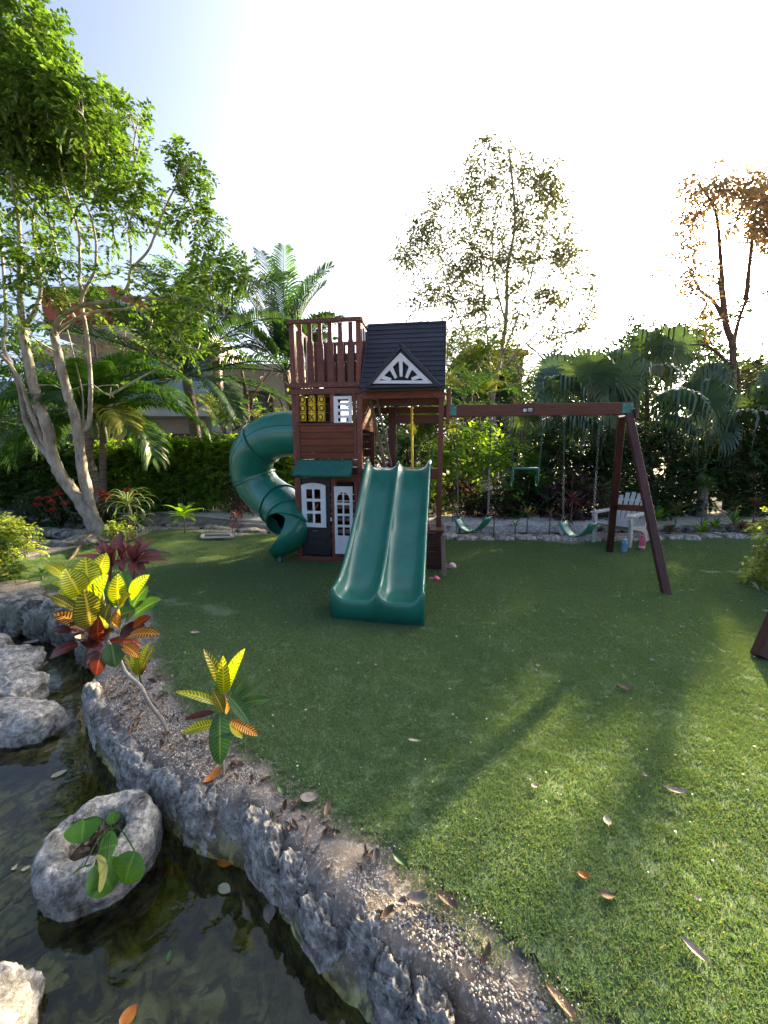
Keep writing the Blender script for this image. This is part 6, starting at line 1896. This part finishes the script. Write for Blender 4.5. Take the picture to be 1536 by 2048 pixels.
# maroon cordylines further up the bank
D4 = 3.85
cb4 = G(236, 1205)
co = thing('cordyline', 'maroon cordyline with two spreading heads behind the large croton', 'plant', cb4)
for q in [(224, 1126), (268, 1124), (245, 1118)]:
    V, F = tube(*smooth_path([Vector((0, 0, 0)), P(q[0] - 4, 1170, D4) - cb4, P(q[0], q[1], D4) - cb4], [.014, .012, .010], 5), 8); obj('stem', mk(V, F, True), simple('pink_stem', (.22, .03, .07)), co)
SR = STRAPR
random.seed(12)
for (hx, hy), tips in [((224, 1126), [(193, 1074), (187, 1090), (150, 1113), (197, 1106), (178, 1128), (232, 1072), (207, 1140), (240, 1094), (250, 1140), (215, 1148), (205, 1084), (190, 1118)]),
                       ((268, 1124), [(253, 1066), (290, 1072), (306, 1080), (319, 1102), (343, 1108), (338, 1122), (290, 1142), (262, 1150), (246, 1080), (300, 1128), (276, 1084), (236, 1130), (325, 1112), (284, 1152)]), ((245, 1118), [(240, 1060), (228, 1086), (262, 1092), (252, 1108), (244, 1148)])]:
    for i, (tx_, ty_) in enumerate(tips):
        b = P(hx, hy, D4); t = P(tx_, ty_, D4 + random.uniform(-.22, .18))
        add_leaf(co, b, t, 15 * 3.9 / FPX, STRAPR if i % 3 else STRAPP, bulge=random.uniform(.06, .16), fold=.4, shape=.7)
# bare dead stem leaning across the bank
ds = G(88, 1198)
V, F = tube(*smooth_path([Vector((0, 0, 0)), P(110, 1150, 5.1) - ds, P(140, 1120, 5.6) - ds, P(165, 1085, 6.3) - ds, P(190, 1062, 7.1) - ds], [.028, .024, .022, .02, .02], 5), 8)
o = obj('fallen_branch', mk(V, F, True), BARKR); o.location = ds; tag(o, 'dark bare branch leaning from the bank up to the multi stemmed tree', 'branch')
for i, (px, py) in enumerate([(80, 1170), (200, 1228), (33, 1235)]):
    pass
rosette('sedge', 'small dark green tuft on the grassy bank left of the large croton', 85, 1165, 4.7, 0, .05, 10, .16, .03, [STRAPG], 75, 10, .6)
rosette('sedge', 'tiny green weed growing on the dark bank rock', 68, 1210, 4.15, -.02, .02, 7, .08, .025, [STRAPY], 75, 10, .6)

# ---- palms
def frond(root, base, az, e0, L, droop, n=46, ll=.42, lw=.028, m_=PALM, hang=.5, rach=.020, vee=.5, label=None, twist=0.0):
    """a feather frond: rachis and leaflets in one part"""
    base = Vector(base) - root.location
    d = Vector((math.cos(az), math.sin(az), 0)); side = Vector((-math.sin(az), math.cos(az), 0))
    pos = base.copy(); ang = e0; N_ = 16; pts = [pos.copy()]; tg = []
    for k in range(N_):
        t = k / N_
        v_ = d * math.cos(ang) + Z * math.sin(ang); tg.append((v_, ang))
        pos = pos + v_ * (L / N_); pts.append(pos.copy()); ang -= droop / N_ * (.35 + 1.3 * t)
    tg.append(tg[-1])
    V, F = tube(pts, [rach * (1 - .85 * i / N_) + .002 for i in range(N_ + 1)], 5)
    Vr_, Fr_ = V, F
    me = mk(Vr_, Fr_, True); ro = obj('frond', me, m_, root)
    if label: ro['label'] = label
    LV, LF = [], []
    for i in range(n):
        t = .16 + .84 * i / (n - 1)
        f = t * N_; k = min(int(f), N_ - 1); fr_ = f - k
        p_ = pts[k].lerp(pts[k + 1], fr_); v_, an = tg[k]
        up = side.cross(v_) * -1
        if up.z < 0: up = -up
        l = ll * (math.sin(math.pi * (.10 + .84 * t)) ** .55) * random.uniform(.88, 1.08)
        for s in (-1, 1):
            dd = (side * s * .8 + v_ * (.45 + .35 * t) + up * vee * random.uniform(.6, 1.2)).normalized()
            b = len(LV); w = v_ * (lw * .5)
            q1 = p_ + dd * l * .5; q2 = p_ + dd * l * .82 + Vector((0, 0, -hang * l * .22)); q3 = p_ + dd * l * .98 + Vector((0, 0, -hang * l * .55))
            q1.z -= hang * l * .06
            LV += [p_ - w * .5, p_ + w * .5, q1 - w, q1 + w, q2 - w * .7, q2 + w * .7, q3]
            LF += [(b, b + 1, b + 3), (b, b + 3, b + 2), (b + 2, b + 3, b + 5), (b + 2, b + 5, b + 4), (b + 4, b + 5, b + 6)]
    lo = obj('leaflets', mk(np.array([q[:] for q in LV]), np.array(LF)), m_, ro); tag(lo, kind='stuff')
def palm_trunk(root, pts, r0, r1, mat=BARKP):
    p_, r_ = smooth_path(pts, [r0 + (r1 - r0) * i / (len(pts) - 1) for i in range(len(pts))], 14)
    r_ = [r * (1 + .05 * (i % 2)) for i, r in enumerate(r_)]
    V, F = tube([q - root.location for q in p_], r_, 14); obj('trunk', mk(V, F, True), mat, root)
random.seed(17)
def palm(name, label, px, py, Y, trunk, fronds, L, ll, m_=PALM, tr=(.13, .10), droop=1.2, hang=.5, n=46, lw=.03, vee=.4, bark=BARKP, group=None, shaft=None):
    b = P(trunk[0][0], trunk[0][1], Y); b.z = 0
    root = thing(name, label, 'palm', b, 0, group)
    c = P(px, py, Y)
    tp = [P(x, y, Y) for x, y in trunk]; tp[0].z = -.02
    palm_trunk(root, tp + [c + Vector((0, 0, .05))], tr[0], tr[1], bark)
    if shaft:
        V, F = tube(*smooth_path([c - root.location - Z * shaft, c - root.location - Z * shaft * .5, c - root.location + Z * .1], [tr[1] * .95, tr[1] * 1.15, tr[1] * .5], 5), 12); obj('crownshaft', mk(V, F, True), simple('green_crownshaft', (.14, .20, .05), (.10, .15, .04), 4, .5, stretch=(1, 1, .4)), root)
    for a in fronds:
        az, e0, k = a[:3]; mm_ = a[3] if len(a) > 3 else m_
        frond(root, c, R(az), R(e0), L * k, droop * random.uniform(.85, 1.15), n, ll, lw, mm_, hang, .022, vee)
    return root
palm('coconut_palm', 'coconut palm with curved grey trunk in front of the white villa', 372, 752, 11.0, [(398, 1000), (394, 900), (385, 830)],
     [(85, 84, 1.0, PALMY), (40, 80, .95), (150, 78, .95), (10, 62, 1.0), (175, 58, 1.0), (-25, 35, 1.0, PALMD), (205, 30, 1.0, PALMD), (-60, 50, .7), (240, 45, .7), (-5, 15, 1.05, PALMD), (185, 12, .95, PALMD), (60, 40, .8), (120, 40, .8), (-40, -5, .7, PALMD), (225, -10, .7, PALMD), (20, 0, .9, PALMD), (95, 76, .9, PALMY), (-80, 70, .5)],
     4.1, .70, PALMD, (.16, .12), 1.0, .55, 62, .062, .35)
palm('coconut_palm', 'coconut palm with upright fronds just left of the tower top', 572, 745, 13.5, [(600, 1000), (592, 880)],
     [(130, 84, 1.0), (100, 87, 1.05, PALM), (60, 80, .95, PALM), (150, 76, 1.0), (170, 70, .95), (200, 55, 1.0, PALM), (20, 79, .7), (185, 35, 1.15, PALMD), (165, 20, 1.1, PALMD), (-15, 50, .42), (230, 40, .7), (0, 82, .8, PALM), (-40, 45, .6), (195, 5, 1.0, PALMD), (100, 60, .8)],
     4.7, .80, PALMD, (.17, .12), .85, .6, 66, .062, .35)
palm('feather_palm', 'lush feather palm with arching fronds in front of the hedge on the left', 186, 838, 8.6, [(196, 1040), (188, 960), (176, 905)],
     [(8, 62, 1.0), (-12, 42, 1.05), (25, 30, 1.05), (-20, 12, .9), (172, 55, .95), (190, 35, .95), (155, 20, .9), (200, 5, .8), (100, 70, .8), (60, 55, .9), (-80, 50, .6), (-50, 68, .75), (230, 60, .75), (0, 78, .85), (-35, 25, .75, PALMY)],
     2.45, .62, PALM, (.115, .085), 1.9, .9, 62, .046, .25, shaft=.42)
palm('feather_palm', 'second feather palm with thin green trunk right of the first', 207, 852, 9.3, [(208, 1030), (206, 930)],
     [(10, 40, 1.0), (-25, 25, .9), (40, 55, .9), (170, 50, .8), (-60, 40, .6), (-5, 5, .85), (90, 60, .8)], 2.1, .55, PALM, (.08, .06), 1.9, .9, 40, .03, .25, shaft=.4)
palm('feather_palm', 'feather palm at the left edge behind the grey stems', -25, 850, 9.4, [(-40, 1020), (-32, 930)],
     [(20, 50, 1.0), (-10, 30, 1.0), (150, 60, 1), (200, 40, 1), (60, 65, .9), (-40, 60, .7), (0, 10, .9), (185, 10, .9)], 1.7, .5, PALM, (.10, .08), 1.9, .9, 40, .032, .25)
# golden and slender areca palms
def areca(name, label, px, Y, stems_, L, ll, m_, droop=1.5, tr=.022, seed=1):
    random.seed(seed)
    b = P(px, 1000, Y); b.z = 0
    root = thing(name, label, 'palm', b)
    for (tx_, ty_) in stems_:
        c = P(tx_, ty_, Y + random.uniform(-.3, .3)); bb_ = Vector((b.x + (c.x - b.x) * .35, Y, 0))
        V, F = tube(*smooth_path([bb_ - b, (bb_ * .4 + c * .6) - b + Vector((0, 0, .1)), c - b], [tr, tr, tr * .7], 5), 7); obj('stem', mk(V, F, True), simple('green_cane', (.16, .20, .07)), root)
        for k in range(6):
            frond(root, c, k * 1.05 + random.uniform(-.2, .2), R(random.uniform(25, 80)), L * random.uniform(.8, 1.1), droop, 30, ll, .026, m_[k % len(m_)], .6, .010, .3)
    return root
areca('areca_palm', 'yellow fronded areca palm beside the right edge of the navy roof', 915, 10.8, [(900, 740), (930, 780), (890, 790), (950, 740)], 1.5, .42, [PALMY, PALMY, PALM], seed=3)
areca('areca_palm', 'slender green areca palm seen through the playset above the slides', 850, 8.3, [(838, 890), (860, 880), (870, 850)], 1.0, .34, [PALM, PALMY, PALM], 1.6, .014, seed=5)
areca('areca_palm', 'light green areca palm left of the slender tree trunk', 960, 9.6, [(960, 800), (900, 860)], 1.3, .4, [PALM, PALM, PALMY], seed=8)
areca('areca_palm', 'low feathery palm behind the trapeze', 1050, 9.0, [(1060, 960), (1020, 985), (1085, 1000)], 1.0, .3, [PALM, PALMD], 1.4, .012, seed=9)
areca('areca_palm', 'yellow green areca palm above the tube slide', 470, 11.5, [(465, 830), (440, 850)], 1.3, .35, [PALMY, PALMY, PALM], seed=12)

# ---- fan palms
def fan(root, hubpos, az, e0, pl, Rf, nseg=38, m_=FANL, droopk=.5, spread=300):
    """a fan blade on its stalk; az/e0 give the direction of the stalk"""
    hubpos = Vector(hubpos) - root.location
    d = Vector((math.cos(az) * math.cos(e0), math.sin(az) * math.cos(e0), math.sin(e0)))
    tip = hubpos + d * pl + Vector((0, 0, -.12 * pl))
    V, F = tube(*smooth_path([hubpos, hubpos + d * pl * .5 + Vector((0, 0, .03 * pl)), tip], [.020, .014, .010], 4), 6)
    fo_ = obj('frond', mk(V, F, True), simple('palm_stalk', (.12, .15, .06)), root)
    # blade plane: x axis is the stalk direction, bent down a little
    x = (d + Vector((0, 0, -.35))).normalized(); s = x.cross(Z)
    s = s.normalized() if s.length > .1 else Vector((1, 0, 0))
    nrm = s.cross(x).normalized()
    if nrm.z < 0: nrm = -nrm
    LV, LF = [], []
    for i in range(nseg):
        a = R(-spread / 2 + spread * i / (nseg - 1))
        r = Rf * (1 - .28 * (abs(a) / R(150)) ** 2) * random.uniform(.92, 1.05)
        dr = x * math.cos(a) + s * math.sin(a); pp = -x * math.sin(a) + s * math.cos(a)
        wseg = r * R(spread / nseg) * .40
        m1 = tip + dr * r * .30 + nrm * r * .03; m2 = tip + dr * r * .58; dk = droopk * random.uniform(.4, 1.9)
        m3 = tip + dr * r * .80 + Vector((0, 0, -r * .13 * dk)); m4 = tip + dr * r * (.93 - .10 * dk) + Vector((0, 0, -r * .34 * dk)); m5 = tip + dr * r * (.98 - .14 * dk) + Vector((0, 0, -r * .52 * dk))
        b = len(LV); f_ = nrm * wseg * .35
        LV += [tip, m1 - pp * wseg * .5 - f_, m1 + pp * wseg * .5 - f_, m2 - pp * wseg * .8 - f_, m2 + f_, m2 + pp * wseg * .8 - f_, m3 - pp * wseg * .55, m3 + pp * wseg * .55, m4 - pp * wseg * .32, m4 + pp * wseg * .32, m5]
        LF += [(b, b + 1, b + 2), (b + 1, b + 3, b + 4), (b + 1, b + 4, b + 2), (b + 2, b + 4, b + 5), (b + 3, b + 6, b + 4), (b + 4, b + 6, b + 7), (b + 4, b + 7, b + 5), (b + 6, b + 8, b + 9), (b + 6, b + 9, b + 7), (b + 8, b + 9, b + 10)]
    lo = obj('blade', mk(np.array([q[:] for q in LV]), np.array(LF)), m_, fo_); tag(lo, kind='stuff')
random.seed(23)
def fan_palm(label, bx, by, Y, fans, tr=.12):
    b = P(bx, 1030, Y); b.z = 0
    c = P(bx, by, Y)
    root = thing('fan_palm', label, 'palm', b, 0, 'fan palms behind the swings')
    V, F = tube(*smooth_path([Vector((0, 0, 0)), Vector((0, 0, c.z * .5)), c - b], [tr, tr * .9, tr * .8], 6), 12); obj('trunk', mk(V, F, True), BARKP, root)
    for (fx, fy, Rf, dk) in fans:
        hubw = c + Vector((random.uniform(-.1, .1), random.uniform(-.1, .1), 0)); t = P(fx, fy, Y - random.uniform(-.2, 1.2))
        d = t - hubw; pl = d.length; 
        # stalk reaches the blade's hub
        fan(root, hubw, math.atan2(d.y, d.x), math.asin(max(-1, min(1, (d.z + .10 * pl) / pl))), pl, Rf, 34, FANL, dk)
    return root
fan_palm('tall fan palm with the largest round blade behind the swing beam', 1208, 950, 9.6, [(1158, 738, .85, .35), (1235, 738, .9, .9), (1290, 728, .9, .9), (1190, 760, .8, 1.2), (1250, 780, .8, 1.3), (1320, 740, .8, .9), (1110, 770, .75, 1.1), (1270, 840, .7, 1.3), (1160, 850, .7, 1.3), (1215, 715, .8, .8), (1310, 800, .7, 1.4), (1130, 830, .65, 1.4), (1225, 860, .7, 1.2)])
fan_palm('shorter fan palm with drooping blades left of the large one', 1095, 940, 10.2, [(1060, 770, .75, 1.0), (1095, 720, .75, .7), (1040, 830, .7, 1.2), (1120, 800, .7, 1.1), (1075, 860, .65, 1.3), (1130, 740, .7, .8)])
fan_palm('fan palm with long hanging blade tips right of the wooden leg', 1400, 950, 9.2, [(1400, 790, .8, 1.4), (1350, 800, .8, 1.5), (1450, 820, .8, 1.3), (1420, 740, .75, .9), (1370, 750, .75, 1.0), (1340, 850, .7, 1.5), (1460, 870, .7, 1.3)])
fan_palm('fan palm at the right edge half hidden by the russet tree', 1530, 930, 10.0, [(1520, 800, .85, 1.1), (1560, 760, .85, .8), (1490, 830, .8, 1.3), (1580, 820, .8, 1.2), (1500, 740, .7, .7)])
fan_palm('fan palm with high blades on the skyline behind the large one', 1330, 820, 11.6, [(1285, 690, .9, 1.0), (1340, 680, .9, .9), (1390, 705, .9, 1.1), (1240, 720, .85, 1.1), (1310, 740, .85, 1.2)], .14)

# ================================================================== BUILDINGS
villa = thing('villa', 'white two storey villa with red roof and balcony half hidden by palms', 'building', (-9.2, 17.5, 0))
vo = villa.location
PLA = simple('white_render', (.60, .57, .55), (.52, .49, .47), 2.5, .9, .15)
PLP = simple('pinkish_render', (.50, .42, .37), (.43, .36, .32), 2.0, .9, .15)
GLASS = simple('window_glass', (.06, .08, .09), None, 3, .06)
FRM = simple('dark_red_frame', (.09, .025, .02), None, 5, .5)
TILE = simple('terracotta', (.36, .095, .05), (.25, .06, .035), 8, .85, .3)
def vbx(name, x0, x1, y0, y1, z0, z1, m_, parent=villa, bev=.01):
    return part(name, box_mesh(x1 - x0, y1 - y0, z1 - z0, bev), m_, parent, Matrix.Translation(((x0 + x1) / 2 - vo.x, (y0 + y1) / 2 - vo.y, (z0 + z1) / 2)))
a = P(435, 900, 16); x_r = a.x
vbx('wall', x_r - .25, x_r + .12, 16.2, 21, 0, 3.15, PLA); vbx('wall', -16, x_r - .25, 17.6, 21, 0, 3.15, PLA)
for i in range(6):
    x0 = x_r - 1.25 - i * 1.55
    w = vbx('window', x0, x0 + 1.2, 17.50, 17.57, .05, 2.35, FRM)
    for k in range(3):
        part('pane', box_mesh(.30, .02, 2.05, .0), GLASS, w, Matrix.Translation((x0 + .22 + k * .38 - vo.x, 17.485 - vo.y, 1.2)))
bal = vbx('balcony', -16, x_r + .2, 15.9, 18.0, 2.98, 3.45, PLA)
for i in range(30):
    xx = x_r + .15 - i * .33
    part('baluster', box_mesh(.10, .06, .16, .004), PLA, bal, Matrix.Translation((xx - vo.x, 15.93 - vo.y, 3.53)))
part('rail_glass', box_mesh(9.6, .02, .75, 0), simple('rail_glass', (.25, .36, .38), None, 3, .1), bal, Matrix.Translation((x_r - 4.8 - vo.x, 16.0 - vo.y, 3.98)))
vbx('wall', -16, x_r - .6, 18.2, 21, 3.45, 6.3, PLP)
for i in range(4):
    x0 = x_r - 2.2 - i * 2.4
    w = vbx('window', x0, x0 + 1.5, 18.10, 18.18, 3.55, 5.75, simple('orange_frame', (.30, .10, .04), None))
    part('pane', box_mesh(1.25, .02, 1.95, 0), GLASS, w, Matrix.Translation((x0 + .75 - vo.x, 18.085 - vo.y, 4.65)))
vbx('eave', -13.8, x_r - .6, 16.6, 21.4, 6.3, 6.62, PLA)
# red tiled roof: courses of tiles over a sloping deck
rp = P(290, 590, 17.2)
V, F = [], []
zr0, zr1, yr0, yr1 = 6.62, 8.0, 16.4, 20.6
xr0, xr1 = -13.6, x_r - 1.1
rf = part('roof', mk(*prism([(xr0 - vo.x, zr0), (xr1 - vo.x, zr0), (xr1 - 2.6 - vo.x, zr1), (xr0 - vo.x, zr1)], yr0 - vo.y, yr0 - vo.y + .2)), TILE, villa)
V, F = [], []
ncol, nrow_ = 70, 18
for i in range(ncol * 4 + 1):
    for j in range(nrow_ * 2 + 1):
        t = j / (nrow_ * 2); s = i / (ncol * 4)
        x1_ = xr1 - 2.6 * t; x = xr0 + (x1_ - xr0) * s
        y = yr0 - .1 + (yr1 - yr0) * t
        z = zr0 + .05 + (zr1 - zr0) * t + .05 * abs(math.sin(i * math.pi / 4)) + (.03 if j % 2 else 0)
        V.append((x - vo.x, y - vo.y, z))
w_ = nrow_ * 2 + 1
for i in range(ncol * 4):
    for j in range(w_ - 1): F.append((i * w_ + j, (i + 1) * w_ + j, (i + 1) * w_ + j + 1, i * w_ + j + 1))
tl = part('roof_tiles', mk(V, F), TILE, villa); tag(tl, kind='stuff')
# end wall of a second house, pinkish, behind the tube slide
v2 = thing('house', 'pale pinkish house wall seen through the trees above the tube slide', 'building', P(500, 900, 15) * 1.0); v2.location.z = 0
def wbx(root, name, x0, x1, y0, y1, z0, z1, m_):
    return part(name, box_mesh(x1 - x0, y1 - y0, z1 - z0, .01), m_, root, Matrix.Translation(((x0 + x1) / 2 - root.location.x, (y0 + y1) / 2 - root.location.y, (z0 + z1) / 2)))
q0, q1 = P(438, 800, 15.5), P(560, 740, 15.5)
wbx(v2, 'wall', q0.x + .2, q1.x + .6, 15.5, 19, 0, q1.z, PLP)
wbx(v2, 'parapet', q0.x + .1, q1.x + .7, 15.42, 19.1, q1.z, q1.z + .22, PLA)
w = wbx(v2, 'window', q0.x + 1.2, q0.x + 2.1, 15.44, 15.5, 2.6, 3.9, FRM); part('pane', box_mesh(.7, .02, 1.1, 0), GLASS, w, Matrix.Translation((q0.x + 1.65 - v2.location.x, 15.43 - v2.location.y, 3.25)))
v3 = thing('house', 'grey building with flat roof behind the slender tree', 'building', (6.0, 22, 0))
q0, q1 = P(1005, 690, 22), P(1060, 690, 22)
wbx(v3, 'wall', q0.x - 2, q1.x - .3, 22, 26, 0, q0.z - .5, simple('grey_render', (.22, .21, .22), None))
wbx(v3, 'roof', q0.x - 2.2, q1.x - .1, 21.8, 26.2, q0.z - .5, q0.z - .25, simple('grey_roof', (.15, .145, .15), None))
# the wood goes on beyond: one far mass
cen = []; rad = []
for i in range(680):
    x = rng.uniform(-34, 42); y = rng.uniform(19, 27) + abs(x) * .1
    top = 4.3 + 1.2 * math.sin(x * .45) + .9 * math.sin(x * 1.1 + 2) + 2.6 * min(1, max(0, (x - 4) / 5))
    cen.append((x, y, top * rng.uniform(.05, 1) ** .8)); rad.append(.95)
root = tag(bpy.data.objects.new('far_wood_anchor', None), kind='stuff'); 
Pn, D, Nn, Ls, Ws = sprays(cen, rad, [34] * len(cen), 5, .34, .20, sprayL=.5)
V, F = leaves_mesh(Pn, D, Nn, Ls, Ws, .1)
tag(obj('far_wood', mk(V, F), LF_D), 'distant dark green wood closing the garden', 'wood', kind='stuff')
# trees outside the frame on the right whose shade falls over the lawn
random.seed(40)
for i, (x, y, h, r, lb) in enumerate([(10.5, 6.8, 5.5, 2.0, 'large dark tree outside the picture to the right, beside the lawn'), (12.5, 9.6, 6.0, 2.1, 'large dark tree outside the picture to the right, behind the path'), (14.5, 13.5, 6.5, 2.4, 'large dark tree outside the picture to the right, farthest back')]):
    root = thing('broadleaf_tree', lb, 'tree', (x, y, 0))
    pts = [Vector((x, y, 0)), Vector((x + .1, y, h * .4)), Vector((x - .1, y + .1, h * .8))]
    sk = stem(pts, .16, .06, 'trunk', 9, BARKR, root)
    cen = [Vector((x, y, h * .62)) + Vector(unit(1)[0]) * r * random.uniform(.3, 1) * .95 for _ in range(54)]
    cen = [Vector((c.x, c.y, max(.6, h * .60 + (c.z - h * .62) * 1.35))) for c in cen]
    V, F = [], []; grow_twigs(sk, cen, [.5] * len(cen), V, F, .02, 2)
    tag(obj('twigs', mk([q - root.location for q in V], F, True), BARKR, root), kind='stuff')
    foliage(root, [c[:] for c in cen], [.55] * len(cen), [20] * len(cen), 5, .18, .09, LF_D, cullit=True, sprayL=.35)
print('scene ready')
